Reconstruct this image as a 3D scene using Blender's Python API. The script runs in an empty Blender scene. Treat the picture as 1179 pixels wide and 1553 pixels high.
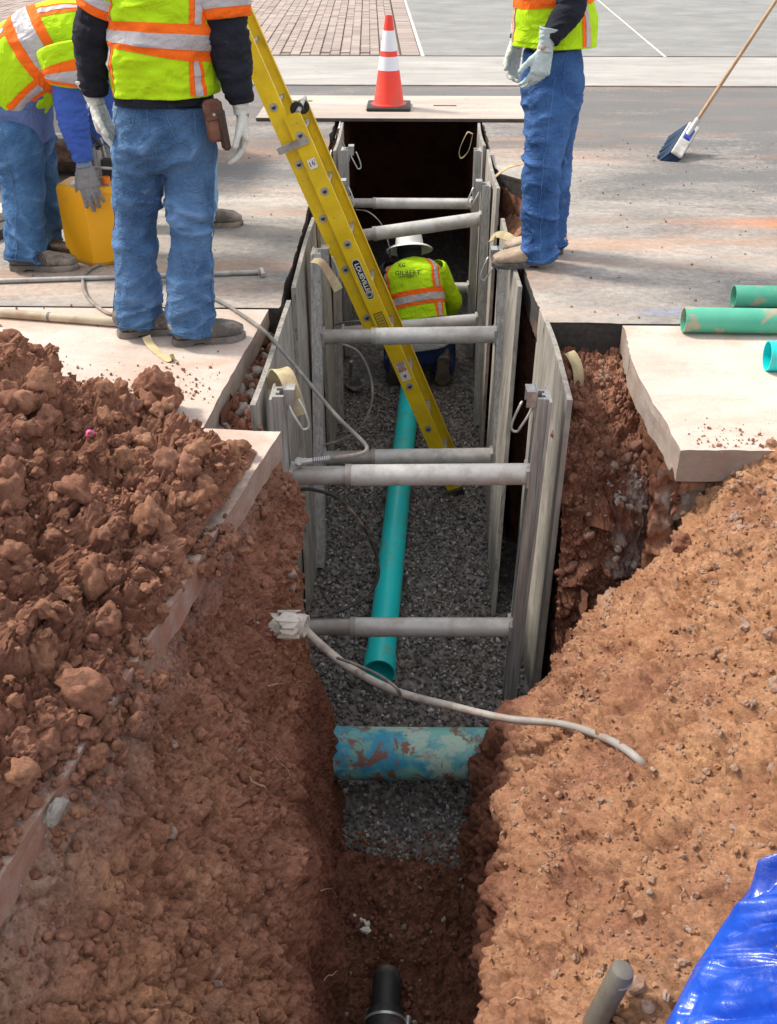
import bpy, math, random
import numpy as np
from mathutils import Vector, Matrix

random.seed(7)
RNG = np.random.default_rng(11)
SC = bpy.context.scene
COL = SC.collection

# ------------------------------------------------------------------ camera
CAM_H = 1.65
FPX = 1500.0
TILT = math.atan(951.0 / FPX)
YAW = math.atan(0.0214)
cam_data = bpy.data.cameras.new('camera')
cam = bpy.data.objects.new('camera', cam_data)
COL.objects.link(cam)
cam.location = (0, 0, CAM_H)
cam.rotation_euler = (math.pi / 2 - TILT, 0, YAW)
cam_data.sensor_fit = 'VERTICAL'
cam_data.sensor_height = 24.0
cam_data.lens = FPX / 1553.0 * 24.0
cam_data.clip_start = 0.05
cam_data.clip_end = 500
SC.camera = cam

# ------------------------------------------------------------------ light
SUN_EL, SUN_AZ = math.radians(47), math.radians(-68)      # azimuth from +Y, negative is to the left
world = bpy.data.worlds.new('World')
SC.world = world
world.use_nodes = True
wn = world.node_tree
wn.nodes.clear()
sky = wn.nodes.new('ShaderNodeTexSky')
sky.sky_type = 'NISHITA'
sky.sun_disc = False
sky.sun_elevation = SUN_EL
sky.sun_rotation = SUN_AZ
sky.dust_density = 5.0
sky.ozone_density = 1.0
sky.air_density = 1.0
# thin bright cloud in front of the blue: the sky in the photograph is hazy white
tcw = wn.nodes.new('ShaderNodeTexCoord')
wnz = wn.nodes.new('ShaderNodeTexNoise'); wnz.inputs['Scale'].default_value = 2.2; wnz.inputs['Detail'].default_value = 6
wn.links.new(tcw.outputs['Generated'], wnz.inputs['Vector'])
wrm = wn.nodes.new('ShaderNodeMapRange'); wrm.inputs[1].default_value = 0.3; wrm.inputs[2].default_value = 0.7
wrm.inputs[3].default_value = 0.45; wrm.inputs[4].default_value = 0.8
wn.links.new(wnz.outputs['Fac'], wrm.inputs[0])
wmx = wn.nodes.new('ShaderNodeMix'); wmx.data_type = 'RGBA'
wn.links.new(wrm.outputs[0], wmx.inputs[0])
wn.links.new(sky.outputs[0], wmx.inputs[6])
wmx.inputs[7].default_value = (11.0, 11.1, 11.4, 1)
bg = wn.nodes.new('ShaderNodeBackground'); bg.inputs[1].default_value = 0.108
wn.links.new(wmx.outputs[2], bg.inputs[0])
wo = wn.nodes.new('ShaderNodeOutputWorld')
wn.links.new(bg.outputs[0], wo.inputs[0])
sun_data = bpy.data.lights.new('sun', 'SUN')
sun_data.energy = 3.2
sun_data.angle = math.radians(9)
sun_data.color = (1.0, 0.93, 0.82)
sun = bpy.data.objects.new('sun', sun_data)
COL.objects.link(sun)
sd = Vector((math.sin(SUN_AZ) * math.cos(SUN_EL), math.cos(SUN_AZ) * math.cos(SUN_EL), math.sin(SUN_EL)))
sun.rotation_euler = (-sd).to_track_quat('-Z', 'Y').to_euler()
sun.location = sd * 20
SC.view_settings.view_transform = 'Standard'
SC.view_settings.look = 'None'
SC.view_settings.gamma = 1.0
SC.view_settings.use_curve_mapping = False
SC.view_settings.exposure = 0.46
SC.cycles.max_bounces = 6
SC.cycles.diffuse_bounces = 4
SC.cycles.use_denoising = True

# ------------------------------------------------------------------ pixel helpers (the place was measured from the photo)
_cf = Vector((-math.sin(YAW) * math.cos(TILT), math.cos(YAW) * math.cos(TILT), -math.sin(TILT)))
_cr = Vector((math.cos(YAW), math.sin(YAW), 0))
_cu = _cr.cross(_cf)
def ray(px, py):
    return _cf + _cr * ((px - 589.5) / FPX) + _cu * ((776.5 - py) / FPX)
def QZ(px, py, z):
    r = ray(px, py); t = (z - CAM_H) / r.z
    return Vector((0, 0, CAM_H)) + r * t
def QY(px, py, y):
    r = ray(px, py); t = y / r.y
    return Vector((0, 0, CAM_H)) + r * t
def QX(px, py, x):
    r = ray(px, py); t = x / r.x
    return Vector((0, 0, CAM_H)) + r * t

# ------------------------------------------------------------------ noise
def _hash(ix, iy, iz, s):
    h = (ix.astype(np.uint32) * np.uint32(374761393) + iy.astype(np.uint32) * np.uint32(668265263)
         + iz.astype(np.uint32) * np.uint32(2147483647 % 4294967295) + np.uint32((s * 974711 + 12345) & 0xffffffff))
    h ^= h >> np.uint32(13); h *= np.uint32(1274126177); h ^= h >> np.uint32(16)
    h *= np.uint32(2246822519); h ^= h >> np.uint32(15)
    return h
def vnoise(P, s=0):
    P = np.asarray(P, dtype=np.float64)
    I = np.floor(P).astype(np.int64); f = P - I; f = f * f * f * (f * (f * 6 - 15) + 10)
    out = 0
    for dx in (0, 1):
        wx = f[:, 0] if dx else 1 - f[:, 0]
        for dy in (0, 1):
            wy = f[:, 1] if dy else 1 - f[:, 1]
            for dz in (0, 1):
                wz = f[:, 2] if dz else 1 - f[:, 2]
                h = _hash(I[:, 0] + dx, I[:, 1] + dy, I[:, 2] + dz, s).astype(np.float64) / 4294967295.0
                out = out + h * wx * wy * wz
    return out                      # 0..1
def fbm(P, oct=4, s=0, gain=0.5):
    P = np.asarray(P, dtype=np.float64); a = 1; t = 0; o = 0
    for k in range(oct):
        o = o + a * (vnoise(P * 2 ** k + 17.3 * k, s + k) - 0.5); t += a; a *= gain
    return o / t * 2                # about -1..1
def worley(P, s=0):
    P = np.asarray(P, dtype=np.float64)
    I = np.floor(P).astype(np.int64); f = P - I
    F1 = np.full(len(P), 9.0); F2 = np.full(len(P), 9.0)
    for dx in (-1, 0, 1):
        for dy in (-1, 0, 1):
            for dz in (-1, 0, 1):
                a, b, c = I[:, 0] + dx, I[:, 1] + dy, I[:, 2] + dz
                h = _hash(a, b, c, s)
                hx = (h & np.uint32(1023)).astype(np.float64) / 1023
                hy = ((h >> np.uint32(10)) & np.uint32(1023)).astype(np.float64) / 1023
                hz = ((h >> np.uint32(20)) & np.uint32(1023)).astype(np.float64) / 1023
                d = (dx + hx - f[:, 0]) ** 2 + (dy + hy - f[:, 1]) ** 2 + (dz + hz - f[:, 2]) ** 2
                F2 = np.minimum(F2, np.maximum(F1, d)); F1 = np.minimum(F1, d)
    return np.sqrt(F1), np.sqrt(F2)
def chunk(Q, scale, amp, seed, tilt=1.1, warp=.3):
    """broken angular lumps: every cell has its own height and its own tilted face, dark gaps between"""
    P = Q * scale; P = P + np.stack([fbm(P * 1.7, 2, seed + 61), fbm(P * 1.7, 2, seed + 67), fbm(P * 1.7, 2, seed + 71)], -1) * warp
    I = np.floor(P).astype(np.int64); f = P - I; n = len(P)
    F1 = np.full(n, 9.0); F2 = np.full(n, 9.0); D = np.zeros((n, 3)); H = np.zeros(n, dtype=np.uint32)
    for dx in (-1, 0, 1):
        for dy in (-1, 0, 1):
            for dz in (-1, 0, 1):
                h = _hash(I[:, 0] + dx, I[:, 1] + dy, I[:, 2] + dz, seed)
                v = np.stack([dx + (h & np.uint32(1023)) / 1023.0 - f[:, 0], dy + ((h >> np.uint32(10)) & np.uint32(1023)) / 1023.0 - f[:, 1], dz + ((h >> np.uint32(20)) & np.uint32(1023)) / 1023.0 - f[:, 2]], -1)
                d = (v * v).sum(1); c = d < F1
                F2 = np.where(c, F1, np.minimum(F2, d)); F1 = np.where(c, d, F1); D[c] = v[c]; H[c] = h[c]
    g = H ^ (H >> np.uint32(7)); g = g * np.uint32(2654435761)
    t = np.stack([(g & np.uint32(255)) / 127.5 - 1, ((g >> np.uint32(8)) & np.uint32(255)) / 127.5 - 1, ((g >> np.uint32(16)) & np.uint32(255)) / 127.5 - 1], -1)
    r = ((g >> np.uint32(24)) & np.uint32(255)) / 255.0
    e = np.clip((np.sqrt(F2) - np.sqrt(F1)) * 4.5, 0, 1); e = e * (2 - e)
    return amp * ((.35 + .65 * r + tilt * (t * D).sum(1) - .35 * F1) * e - .25)

# ------------------------------------------------------------------ mesh helpers
def np_mesh(name, V, F, smooth=True):
    V = np.asarray(V, dtype=np.float32).reshape(-1, 3); F = np.asarray(F, dtype=np.int32)
    me = bpy.data.meshes.new(name)
    k = F.shape[1]
    me.vertices.add(len(V)); me.vertices.foreach_set('co', V.ravel())
    me.loops.add(F.size); me.loops.foreach_set('vertex_index', F.ravel())
    me.polygons.add(len(F))
    me.polygons.foreach_set('loop_start', np.arange(0, F.size, k, dtype=np.int32))
    me.polygons.foreach_set('loop_total', np.full(len(F), k, dtype=np.int32))
    me.update(calc_edges=True); me.validate()
    me.polygons.foreach_set('use_smooth', np.full(len(me.polygons), smooth, dtype=bool))
    return me
def link(name, me, mat=None, parent=None, loc=None):
    o = bpy.data.objects.new(name, me)
    COL.objects.link(o)
    if mat is not None and me is not None and len(me.materials) == 0:
        me.materials.append(mat)
    if parent is not None:
        o.parent = parent
        o.matrix_parent_inverse = Matrix.Translation(-Vector(parent.location)) if parent.rotation_euler.to_quaternion().angle < 1e-6 else parent.matrix_basis.inverted()
    if loc is not None: o.location = loc
    return o
def empty(name, loc=(0, 0, 0)):
    o = bpy.data.objects.new(name, None); COL.objects.link(o); o.location = loc
    o.empty_display_size = 0.1
    return o
def tag(o, label=None, cat=None, group=None, kind=None):
    if label: o['label'] = label
    if cat: o['category'] = cat
    if group: o['group'] = group
    if kind: o['kind'] = kind
    return o
def grid_faces(nu, nv, wrap=False):
    i = np.arange(nu - 1)[:, None]
    if wrap:
        j = np.arange(nv)[None, :]; j2 = (j + 1) % nv
    else:
        j = np.arange(nv - 1)[None, :]; j2 = j + 1
    a = i * nv + j; b = i * nv + j2; c = (i + 1) * nv + j2; d = (i + 1) * nv + j
    return np.stack([a, b, c, d], -1).reshape(-1, 4)
def grid_normals(P):
    du = np.gradient(P, axis=0); dv = np.gradient(P, axis=1)
    n = np.cross(du, dv); n /= np.linalg.norm(n, axis=2, keepdims=True) + 1e-12
    return n

class MB:
    """collects simple solids into one mesh"""
    def __init__(s): s.v = []; s.f = []
    def add(s, V, F):
        o = len(s.v); s.v += [tuple(v) for v in V]; s.f += [tuple(i + o for i in f) for f in F]; return s
    def box(s, c, size, R=None, bev=0.0):
        c = Vector(c); sx, sy, sz = [q / 2 for q in size]
        if bev <= 0:
            V = [Vector((x, y, z)) for x in (-sx, sx) for y in (-sy, sy) for z in (-sz, sz)]
            F = [(0, 1, 3, 2), (4, 6, 7, 5), (0, 4, 5, 1), (2, 3, 7, 6), (0, 2, 6, 4), (1, 5, 7, 3)]
        else:
            b = bev; V = []; idx = {}
            for X in (-1, 1):
                for Y in (-1, 1):
                    for Z in (-1, 1):
                        idx[(X, Y, Z)] = len(V)
                        V += [Vector((X * sx, Y * (sy - b), Z * (sz - b))), Vector((X * (sx - b), Y * sy, Z * (sz - b))), Vector((X * (sx - b), Y * (sy - b), Z * sz))]
            F = []
            def I(X, Y, Z, k): return idx[(X, Y, Z)] + k
            for X in (-1, 1):
                q = [I(X, -1, -1, 0), I(X, 1, -1, 0), I(X, 1, 1, 0), I(X, -1, 1, 0)]; F.append(q if X > 0 else q[::-1])
            for Y in (-1, 1):
                q = [I(-1, Y, -1, 1), I(1, Y, -1, 1), I(1, Y, 1, 1), I(-1, Y, 1, 1)]; F.append(q if Y < 0 else q[::-1])
            for Z in (-1, 1):
                q = [I(-1, -1, Z, 2), I(1, -1, Z, 2), I(1, 1, Z, 2), I(-1, 1, Z, 2)]; F.append(q if Z > 0 else q[::-1])
            for X in (-1, 1):
                for Y in (-1, 1):
                    q = [I(X, Y, -1, 0), I(X, Y, 1, 0), I(X, Y, 1, 1), I(X, Y, -1, 1)]; F.append(q if X * Y < 0 else q[::-1])
                for Z in (-1, 1):
                    q = [I(X, -1, Z, 0), I(X, 1, Z, 0), I(X, 1, Z, 2), I(X, -1, Z, 2)]; F.append(q if X * Z > 0 else q[::-1])
            for Y in (-1, 1):
                for Z in (-1, 1):
                    q = [I(-1, Y, Z, 1), I(1, Y, Z, 1), I(1, Y, Z, 2), I(-1, Y, Z, 2)]; F.append(q if Y * Z < 0 else q[::-1])
            for X in (-1, 1):
                for Y in (-1, 1):
                    for Z in (-1, 1):
                        q = [I(X, Y, Z, 0), I(X, Y, Z, 1), I(X, Y, Z, 2)]; F.append(q if X * Y * Z > 0 else q[::-1])
        if R is not None: V = [R @ v for v in V]
        return s.add([v + c for v in V], F)
    def tube(s, pts, r, n=12, caps=True, ell=1.0):
        pts = [Vector(p) for p in pts]; m = len(pts)
        rr = r if hasattr(r, '__len__') else [r] * m
        T = []
        for i in range(m):
            a = pts[max(i - 1, 0)]; b = pts[min(i + 1, m - 1)]
            T.append((b - a).normalized())
        up = Vector((0, 0, 1)) if abs(T[0].z) < 0.9 else Vector((0, 1, 0))
        X = T[0].cross(up).normalized(); V = []
        for i in range(m):
            X = (X - T[i] * X.dot(T[i])).normalized(); Y = T[i].cross(X)
            for k in range(n):
                a = 2 * math.pi * k / n
                V.append(pts[i] + (X * math.cos(a) + Y * math.sin(a) * ell) * rr[i])
        F = [(i * n + k, i * n + (k + 1) % n, (i + 1) * n + (k + 1) % n, (i + 1) * n + k) for i in range(m - 1) for k in range(n)]
        if caps:
            F.append(tuple(range(n))[::-1]); F.append(tuple((m - 1) * n + k for k in range(n)))
        return s.add(V, F)
    def pipe(s, a, b, ro, ri, n=32, bell=0.0):
        """hollow pipe with real wall thickness"""
        a = Vector(a); b = Vector(b); t = (b - a).normalized()
        up = Vector((0, 0, 1)) if abs(t.z) < 0.9 else Vector((0, 1, 0))
        X = t.cross(up).normalized(); Y = t.cross(X)
        L = (b - a).length
        if bell:
            prof = [(0, ro + bell), (0.10, ro + bell), (0.14, ro), (L, ro), (L, ri), (0.15, ri), (0.11, ri + bell), (0, ri + bell)]
        else:
            prof = [(0, ro), (L, ro), (L, ri), (0, ri)]
        V = [a + t * d + (X * math.cos(2 * math.pi * k / n) + Y * math.sin(2 * math.pi * k / n)) * q for d, q in prof for k in range(n)]
        m = len(prof)
        F = [(i * n + k, i * n + (k + 1) % n, ((i + 1) % m) * n + (k + 1) % n, ((i + 1) % m) * n + k) for i in range(m) for k in range(n)]
        return s.add(V, F)
    def prism(s, poly, a, b):
        """poly: list of offsets (Vector) in a plane, swept from point a to point b"""
        a = Vector(a); b = Vector(b); n = len(poly)
        V = [a + p for p in poly] + [b + p for p in poly]
        F = [(k, (k + 1) % n, n + (k + 1) % n, n + k) for k in range(n)] + [tuple(range(n))[::-1], tuple(range(n, 2 * n))]
        return s.add(V, F)
    def build(s, name, mat, parent=None, smooth=False, loc=None, split=None):
        me = bpy.data.meshes.new(name)
        me.from_pydata([tuple(v) for v in s.v], [], s.f); me.update()
        import bmesh
        bm = bmesh.new(); bm.from_mesh(me); bmesh.ops.recalc_face_normals(bm, faces=bm.faces); bm.to_mesh(me); bm.free()
        if smooth:
            me.polygons.foreach_set('use_smooth', np.ones(len(me.polygons), dtype=bool))
            try: me.set_sharp_from_angle(angle=math.radians(split or 40))
            except Exception: pass
        return link(name, me, mat, parent, loc)

def smooth_path(pts, n=10):
    """Catmull-Rom through the points"""
    P = [Vector(p) for p in pts]; P = [P[0] * 2 - P[1]] + P + [P[-1] * 2 - P[-2]]; out = []
    for i in range(1, len(P) - 2):
        for k in range(n):
            t = k / n
            out.append(0.5 * ((2 * P[i]) + (P[i + 1] - P[i - 1]) * t + (2 * P[i - 1] - 5 * P[i] + 4 * P[i + 1] - P[i + 2]) * t * t
                              + (3 * P[i] - P[i - 1] - 3 * P[i + 1] + P[i + 2]) * t ** 3))
    out.append(P[-2]); return out

def remesh(V, F, voxel, smooth_it=2):
    me = bpy.data.meshes.new('tmp'); me.from_pydata([tuple(v) for v in V], [], F); me.update()
    o = bpy.data.objects.new('tmp', me); COL.objects.link(o)
    m = o.modifiers.new('r', 'REMESH'); m.mode = 'VOXEL'; m.voxel_size = voxel; m.use_smooth_shade = True
    if smooth_it:
        s = o.modifiers.new('s', 'SMOOTH'); s.factor = 0.5; s.iterations = smooth_it
    dg = bpy.context.evaluated_depsgraph_get()
    out = bpy.data.meshes.new_from_object(o.evaluated_get(dg))
    bpy.data.objects.remove(o); bpy.data.meshes.remove(me)
    out.polygons.foreach_set('use_smooth', np.ones(len(out.polygons), dtype=bool))
    return out
def mesh_co(me):
    a = np.empty(len(me.vertices) * 3, dtype=np.float32); me.vertices.foreach_get('co', a); return a.reshape(-1, 3).astype(np.float64)
def mesh_no(me):
    a = np.empty(len(me.vertices) * 3, dtype=np.float32); me.vertices.foreach_get('normal', a); return a.reshape(-1, 3).astype(np.float64)
def set_co(me, P):
    me.vertices.foreach_set('co', np.asarray(P, dtype=np.float32).ravel()); me.update()

def text_obj(body, size, M, mat, parent, name='lettering', ext=0.0006, bold=0.0, spacing=1.0):
    cu = bpy.data.curves.new('t', 'FONT'); cu.body = body; cu.size = size; cu.extrude = ext
    cu.align_x = 'CENTER'; cu.align_y = 'CENTER'; cu.offset = bold; cu.space_character = spacing
    cu.resolution_u = 3
    o = bpy.data.objects.new('t', cu); COL.objects.link(o)
    dg = bpy.context.evaluated_depsgraph_get()
    me = bpy.data.meshes.new_from_object(o.evaluated_get(dg))
    bpy.data.objects.remove(o)
    me.transform(M); me.materials.clear()
    return link(name, me, mat, parent)

# ------------------------------------------------------------------ materials
def hexc(h):
    h = h.lstrip('#'); c = [int(h[i:i + 2], 16) / 255 for i in (0, 2, 4)]
    return tuple(((x / 12.92) if x <= 0.04045 else ((x + 0.055) / 1.055) ** 2.4) for x in c)
class NT:
    def __init__(s, name):
        s.m = bpy.data.materials.new(name); s.m.use_nodes = True; s.t = s.m.node_tree
        s.b = s.t.nodes['Principled BSDF']
        tc = s.t.nodes.new('ShaderNodeTexCoord'); s.obj = tc.outputs['Object']; s.geo = s.t.nodes.new('ShaderNodeNewGeometry').outputs['Position']
        s.bumps = None
    def n(s, k): return s.t.nodes.new(k)
    def l(s, a, b): s.t.links.new(a, b)
    def mapping(s, scale=(1, 1, 1), src=None, rot=(0, 0, 0)):
        m = s.n('ShaderNodeMapping'); m.inputs['Scale'].default_value = scale; m.inputs['Rotation'].default_value = rot
        s.l(src or s.geo, m.inputs['Vector']); return m.outputs[0]
    def noise(s, scale, detail=5, rough=0.55, vec=None, dist=0.0):
        x = s.n('ShaderNodeTexNoise'); x.inputs['Scale'].default_value = scale; x.inputs['Detail'].default_value = detail
        x.inputs['Roughness'].default_value = rough; x.inputs['Distortion'].default_value = dist
        s.l(vec or s.geo, x.inputs['Vector']); return x.outputs['Fac']
    def vor(s, scale, vec=None, feat='F1', out='Distance'):
        x = s.n('ShaderNodeTexVoronoi'); x.inputs['Scale'].default_value = scale; x.feature = feat
        s.l(vec or s.geo, x.inputs['Vector']); return x.outputs[out]
    def rng(s, v, a, b, c=0.0, d=1.0):
        x = s.n('ShaderNodeMapRange'); x.inputs[1].default_value = a; x.inputs[2].default_value = b
        x.inputs[3].default_value = c; x.inputs[4].default_value = d
        s.l(v, x.inputs[0]); return x.outputs[0]
    def math(s, op, a, b=None):
        x = s.n('ShaderNodeMath'); x.operation = op
        for i, q in enumerate((a, b)):
            if q is None: continue
            if isinstance(q, (int, float)): x.inputs[i].default_value = q
            else: s.l(q, x.inputs[i])
        return x.outputs[0]
    def mix(s, f, a, b, mode='MIX'):
        x = s.n('ShaderNodeMix'); x.data_type = 'RGBA'; x.blend_type = mode
        if isinstance(f, (int, float)): x.inputs[0].default_value = f
        else: s.l(f, x.inputs[0])
        for i, q in ((6, a), (7, b)):
            if isinstance(q, tuple): x.inputs[i].default_value = (*q[:3], 1)
            else: s.l(q, x.inputs[i])
        return x.outputs[2]
    def attr(s, name):
        x = s.n('ShaderNodeAttribute'); x.attribute_name = name; return x.outputs['Fac']
    def sep(s, v=None):
        x = s.n('ShaderNodeSeparateXYZ'); s.l(v or s.geo, x.inputs[0]); return x.outputs
    def color(s, c):
        if isinstance(c, tuple): s.b.inputs['Base Color'].default_value = (*c[:3], 1)
        else: s.l(c, s.b.inputs['Base Color'])
        return s
    def rough(s, r):
        if isinstance(r, (int, float)): s.b.inputs['Roughness'].default_value = r
        else: s.l(r, s.b.inputs['Roughness'])
        return s
    def bump(s, h, strength=0.5, dist=0.01):
        x = s.n('ShaderNodeBump'); x.inputs['Strength'].default_value = strength; x.inputs['Distance'].default_value = dist
        s.l(h, x.inputs['Height'])
        if s.bumps: s.l(s.bumps, x.inputs['Normal'])
        s.bumps = x.outputs[0]; s.l(s.bumps, s.b.inputs['Normal']); return s
    def metal(s, v): s.b.inputs['Metallic'].default_value = v; return s

def simple(name, c, rough=0.6, metal=0.0, var=0.25, scale=14, bump=0.15, dirt=None, dirt_amt=0.4, dscale=6, spec=None):
    k = NT(name)
    n1 = k.noise(scale, 6)
    c2 = tuple(max(0, q * (1 - var)) for q in c)
    col = k.mix(k.rng(n1, 0.3, 0.7), c2, c)
    if dirt:
        col = k.mix(k.rng(k.noise(dscale, 8, 0.65), 0.62 - dirt_amt * 0.35, 0.72 - dirt_amt * 0.2, 0, 0.85), col, dirt)
    k.color(col); k.rough(k.rng(k.noise(scale * 2.3, 4), 0.3, 0.7, rough - 0.08, min(1, rough + 0.1))); k.metal(metal)
    if bump: k.bump(k.noise(scale * 6, 4), bump, 0.004)
    if spec is not None: k.b.inputs['Specular IOR Level'].default_value = spec
    return k.m

RED = (0.235, 0.100, 0.058)
def dirt_mat():
    k = NT('earth')
    dry_tone = k.attr('dry_tone')
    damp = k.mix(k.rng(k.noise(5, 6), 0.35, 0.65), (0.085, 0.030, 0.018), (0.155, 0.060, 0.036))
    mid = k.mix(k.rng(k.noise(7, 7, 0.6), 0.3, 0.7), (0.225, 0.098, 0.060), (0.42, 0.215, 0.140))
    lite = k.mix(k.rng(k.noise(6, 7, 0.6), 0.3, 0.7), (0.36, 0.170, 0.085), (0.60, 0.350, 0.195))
    c = k.mix(k.rng(dry_tone, 0.0, 0.5), damp, mid)
    c = k.mix(k.rng(dry_tone, 0.5, 1.0), c, lite)
    # grain, small pale grit, dark crumbs
    g = k.rng(k.noise(70, 8, 0.78), 0.3, 0.7, 0.55, 1.38)
    gm = k.n('ShaderNodeCombineColor'); [k.l(g, gm.inputs[i]) for i in range(3)]
    c = k.mix(1.0, c, gm.outputs[0], 'MULTIPLY')
    grit = k.rng(k.vor(70), 0.05, 0.12, 1, 0)
    grit = k.math('MULTIPLY', grit, k.rng(k.noise(9, 3), 0.55, 0.65))
    c = k.mix(k.math('MULTIPLY', grit, 0.55), c, (0.46, 0.34, 0.26))
    cal = k.attr('pale')
    c = k.mix(cal, c, k.mix(k.rng(k.noise(25, 5), 0.35, 0.65), (0.30, 0.255, 0.22), (0.55, 0.52, 0.48)))
    tint = k.rng(k.noise(1.6, 5, .6), .35, .65, 0, .5)
    c = k.mix(tint, c, k.mix(1.0, c, (.86, .80, .86), 'MULTIPLY'))
    k.color(c).rough(0.92)
    k.b.inputs['Specular IOR Level'].default_value = 0.15
    k.bump(k.noise(150, 6, 0.8), 0.9, 0.005)
    k.bump(k.noise(40, 8, 0.75), 0.8, 0.014)
    return k.m
M_DIRT = dirt_mat()

def concrete(name, a, b, stain, sa=0.4, stretch=(1, 1, 1), grain=0.5, soil=False):
    k = NT(name)
    v = k.mapping(stretch)
    c = k.mix(k.rng(k.noise(1.6, 8, 0.6, v), 0.35, 0.65), a, b)
    c = k.mix(k.rng(k.noise(2.1, 9, 0.7, k.mapping((stretch[0] * 0.7, stretch[1] * 1.3, 1)), 0.6), 0.58 - 0.2 * sa, 0.75, 0, 0.85), c, stain)
    c = k.mix(k.rng(k.noise(130, 3, 0.7), 0.60, 0.73, 0, 0.6), c, (0.16, 0.14, 0.13))
    c = k.mix(k.rng(k.noise(5, 9, 0.75, None, .6), 0.54, 0.70, 0, 0.35), c, tuple(q * .45 for q in a))
    if soil:      # earth trodden and spilt over the slab where the heap lies
        xyz = k.sep()
        m = k.math('MULTIPLY', k.math('MULTIPLY', k.rng(xyz[1], 3.3, 2.3, .12, 1.0), k.rng(xyz[0], -.25, -.45)), k.rng(k.noise(11, 9, .72), .34, .54, 0, .92))
        c = k.mix(m, c, (.27, .125, .078))
    c = k.mix(k.rng(k.noise(60, 5, 0.7), 0.3, 0.7, 0.25, 0), c, (0.2, 0.18, 0.17))
    k.color(c).rough(0.85)
    k.bump(k.noise(90, 6, 0.7), grain, 0.004); k.bump(k.noise(12, 5), 0.3, 0.01)
    return k.m
M_SLAB = concrete('pale_concrete', (0.54, 0.45, 0.385), (0.70, 0.62, 0.555), (0.50, 0.30, 0.20), 0.72, soil=True)
M_CUT = concrete('cut_concrete', (0.31, 0.27, 0.235), (0.44, 0.40, 0.36), (0.26, 0.135, 0.085), 1.35, (2, 2, 4), 1.0, True)
M_GUTTER = concrete('gutter_concrete', (0.34, 0.325, 0.305), (0.46, 0.44, 0.41), (0.26, 0.25, 0.24), 0.6, (0.5, 1.3, 1))
M_DRIVE = concrete('driveway_concrete', (0.205, 0.208, 0.202), (0.285, 0.288, 0.278), (0.15, 0.153, 0.15), 0.5, (0.8, 1, 1))

def road_mat():
    k = NT('dusty_asphalt')
    xyz = k.sep()
    st = k.mapping((0.55, 1.25, 1))
    st2 = k.mapping((0.35, 1.6, 1), rot=(0, 0, .12))
    # bare bitumen and stone
    base = k.mix(k.rng(k.noise(120, 4, 0.8), 0.38, 0.62), (0.070, 0.070, 0.072), (0.20, 0.195, 0.19))
    base = k.mix(k.rng(k.noise(1.1, 8, .65, st), .4, .65, 0, .5), base, (0.19, 0.185, 0.18))
    near = k.rng(xyz[1], 4.2, 10.3, 0.84, 0.10)
    side = k.rng(k.math('ABSOLUTE', xyz[0]), 0.5, 3.2, 0.14, -0.16)
    cov = k.math('ADD', k.math('ADD', near, side), k.rng(k.noise(0.9, 10, 0.68, st, 0.4), 0.3, 0.7, -0.75, 0.45))
    cov = k.math('ADD', cov, k.rng(k.noise(26, 6, 0.75), 0.3, 0.7, -0.28, 0.28))
    dustc = k.mix(k.rng(k.noise(1.7, 8, 0.65, st), 0.35, 0.65), (0.36, 0.315, 0.275), (0.60, 0.53, 0.465))
    c = k.mix(k.rng(cov, 0.2, 1.0, 0.0, 0.9), base, dustc)
    mud = k.rng(k.noise(0.8, 10, 0.70, st2, 0.9), 0.50, 0.66, 0, 0.8)
    mud = k.math('MULTIPLY', mud, k.rng(xyz[1], 5.5, 9.8, 1.0, 0.3))
    mud = k.math('MULTIPLY', mud, k.rng(k.noise(22, 6, .75), .35, .6, .35, 1))
    c = k.mix(mud, c, (0.46, 0.235, 0.125))
    # one strong orange smear across the right lane
    dy = k.math('ABSOLUTE', k.math('SUBTRACT', xyz[1], k.rng(k.noise(.8, 5, .6), .3, .7, 5.62, 5.86)))
    sm = k.math('MULTIPLY', k.rng(dy, .02, .15, 1, 0), k.math('MULTIPLY', k.rng(xyz[0], 1.4, 2.3), k.rng(k.noise(9, 8, .75, st2), .30, .52)))
    c = k.mix(k.math('MULTIPLY', sm, 1.0), c, (0.60, 0.22, 0.085))
    for (y0, w, x0, x1, colr, a) in ((4.62, 0.12, 1.7, 3.4, (0.55, 0.50, 0.16), 0.5), (4.34, 0.055, 0.95, 1.75, (0.12, 0.22, 0.50), 0.65)):
        dy = k.rng(k.math('ABSOLUTE', k.math('SUBTRACT', xyz[1], y0)), 0.2 * w, w, 1, 0)
        dx = k.math('MULTIPLY', k.rng(xyz[0], x0, x0 + 0.15), k.rng(xyz[0], x1 - 0.15, x1, 1, 0))
        f = k.math('MULTIPLY', k.math('MULTIPLY', dy, dx), k.rng(k.noise(9, 8, 0.7, k.mapping((0.6, 2, 1))), 0.42, 0.62, 0, a))
        c = k.mix(f, c, colr)
    c = k.mix(k.rng(k.noise(2.2, 9, 0.72, k.mapping((0.3, 2.2, 1), rot=(0, 0, 0.16))), 0.58, 0.70, 0, 0.5), c, (0.13, 0.128, 0.125))
    c = k.mix(k.rng(k.noise(2.6, 9, 0.75, k.mapping((0.3, 2.6, 1), rot=(0, 0, -0.2))), 0.60, 0.72, 0, 0.5), c, (0.50, 0.45, 0.40))
    c = k.mix(k.rng(k.noise(75, 4, 0.85), 0.57, 0.70, 0, 0.45), c, (0.075, 0.07, 0.068))
    c = k.mix(k.rng(k.vor(38), 0.04, 0.10, .4, 0), c, (0.55, 0.50, 0.45))
    k.color(c).rough(0.88)
    k.bump(k.noise(110, 5, 0.8), 0.8, 0.006); k.bump(k.noise(8, 6), 0.3, 0.012)
    return k.m
M_ROAD = road_mat()
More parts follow.
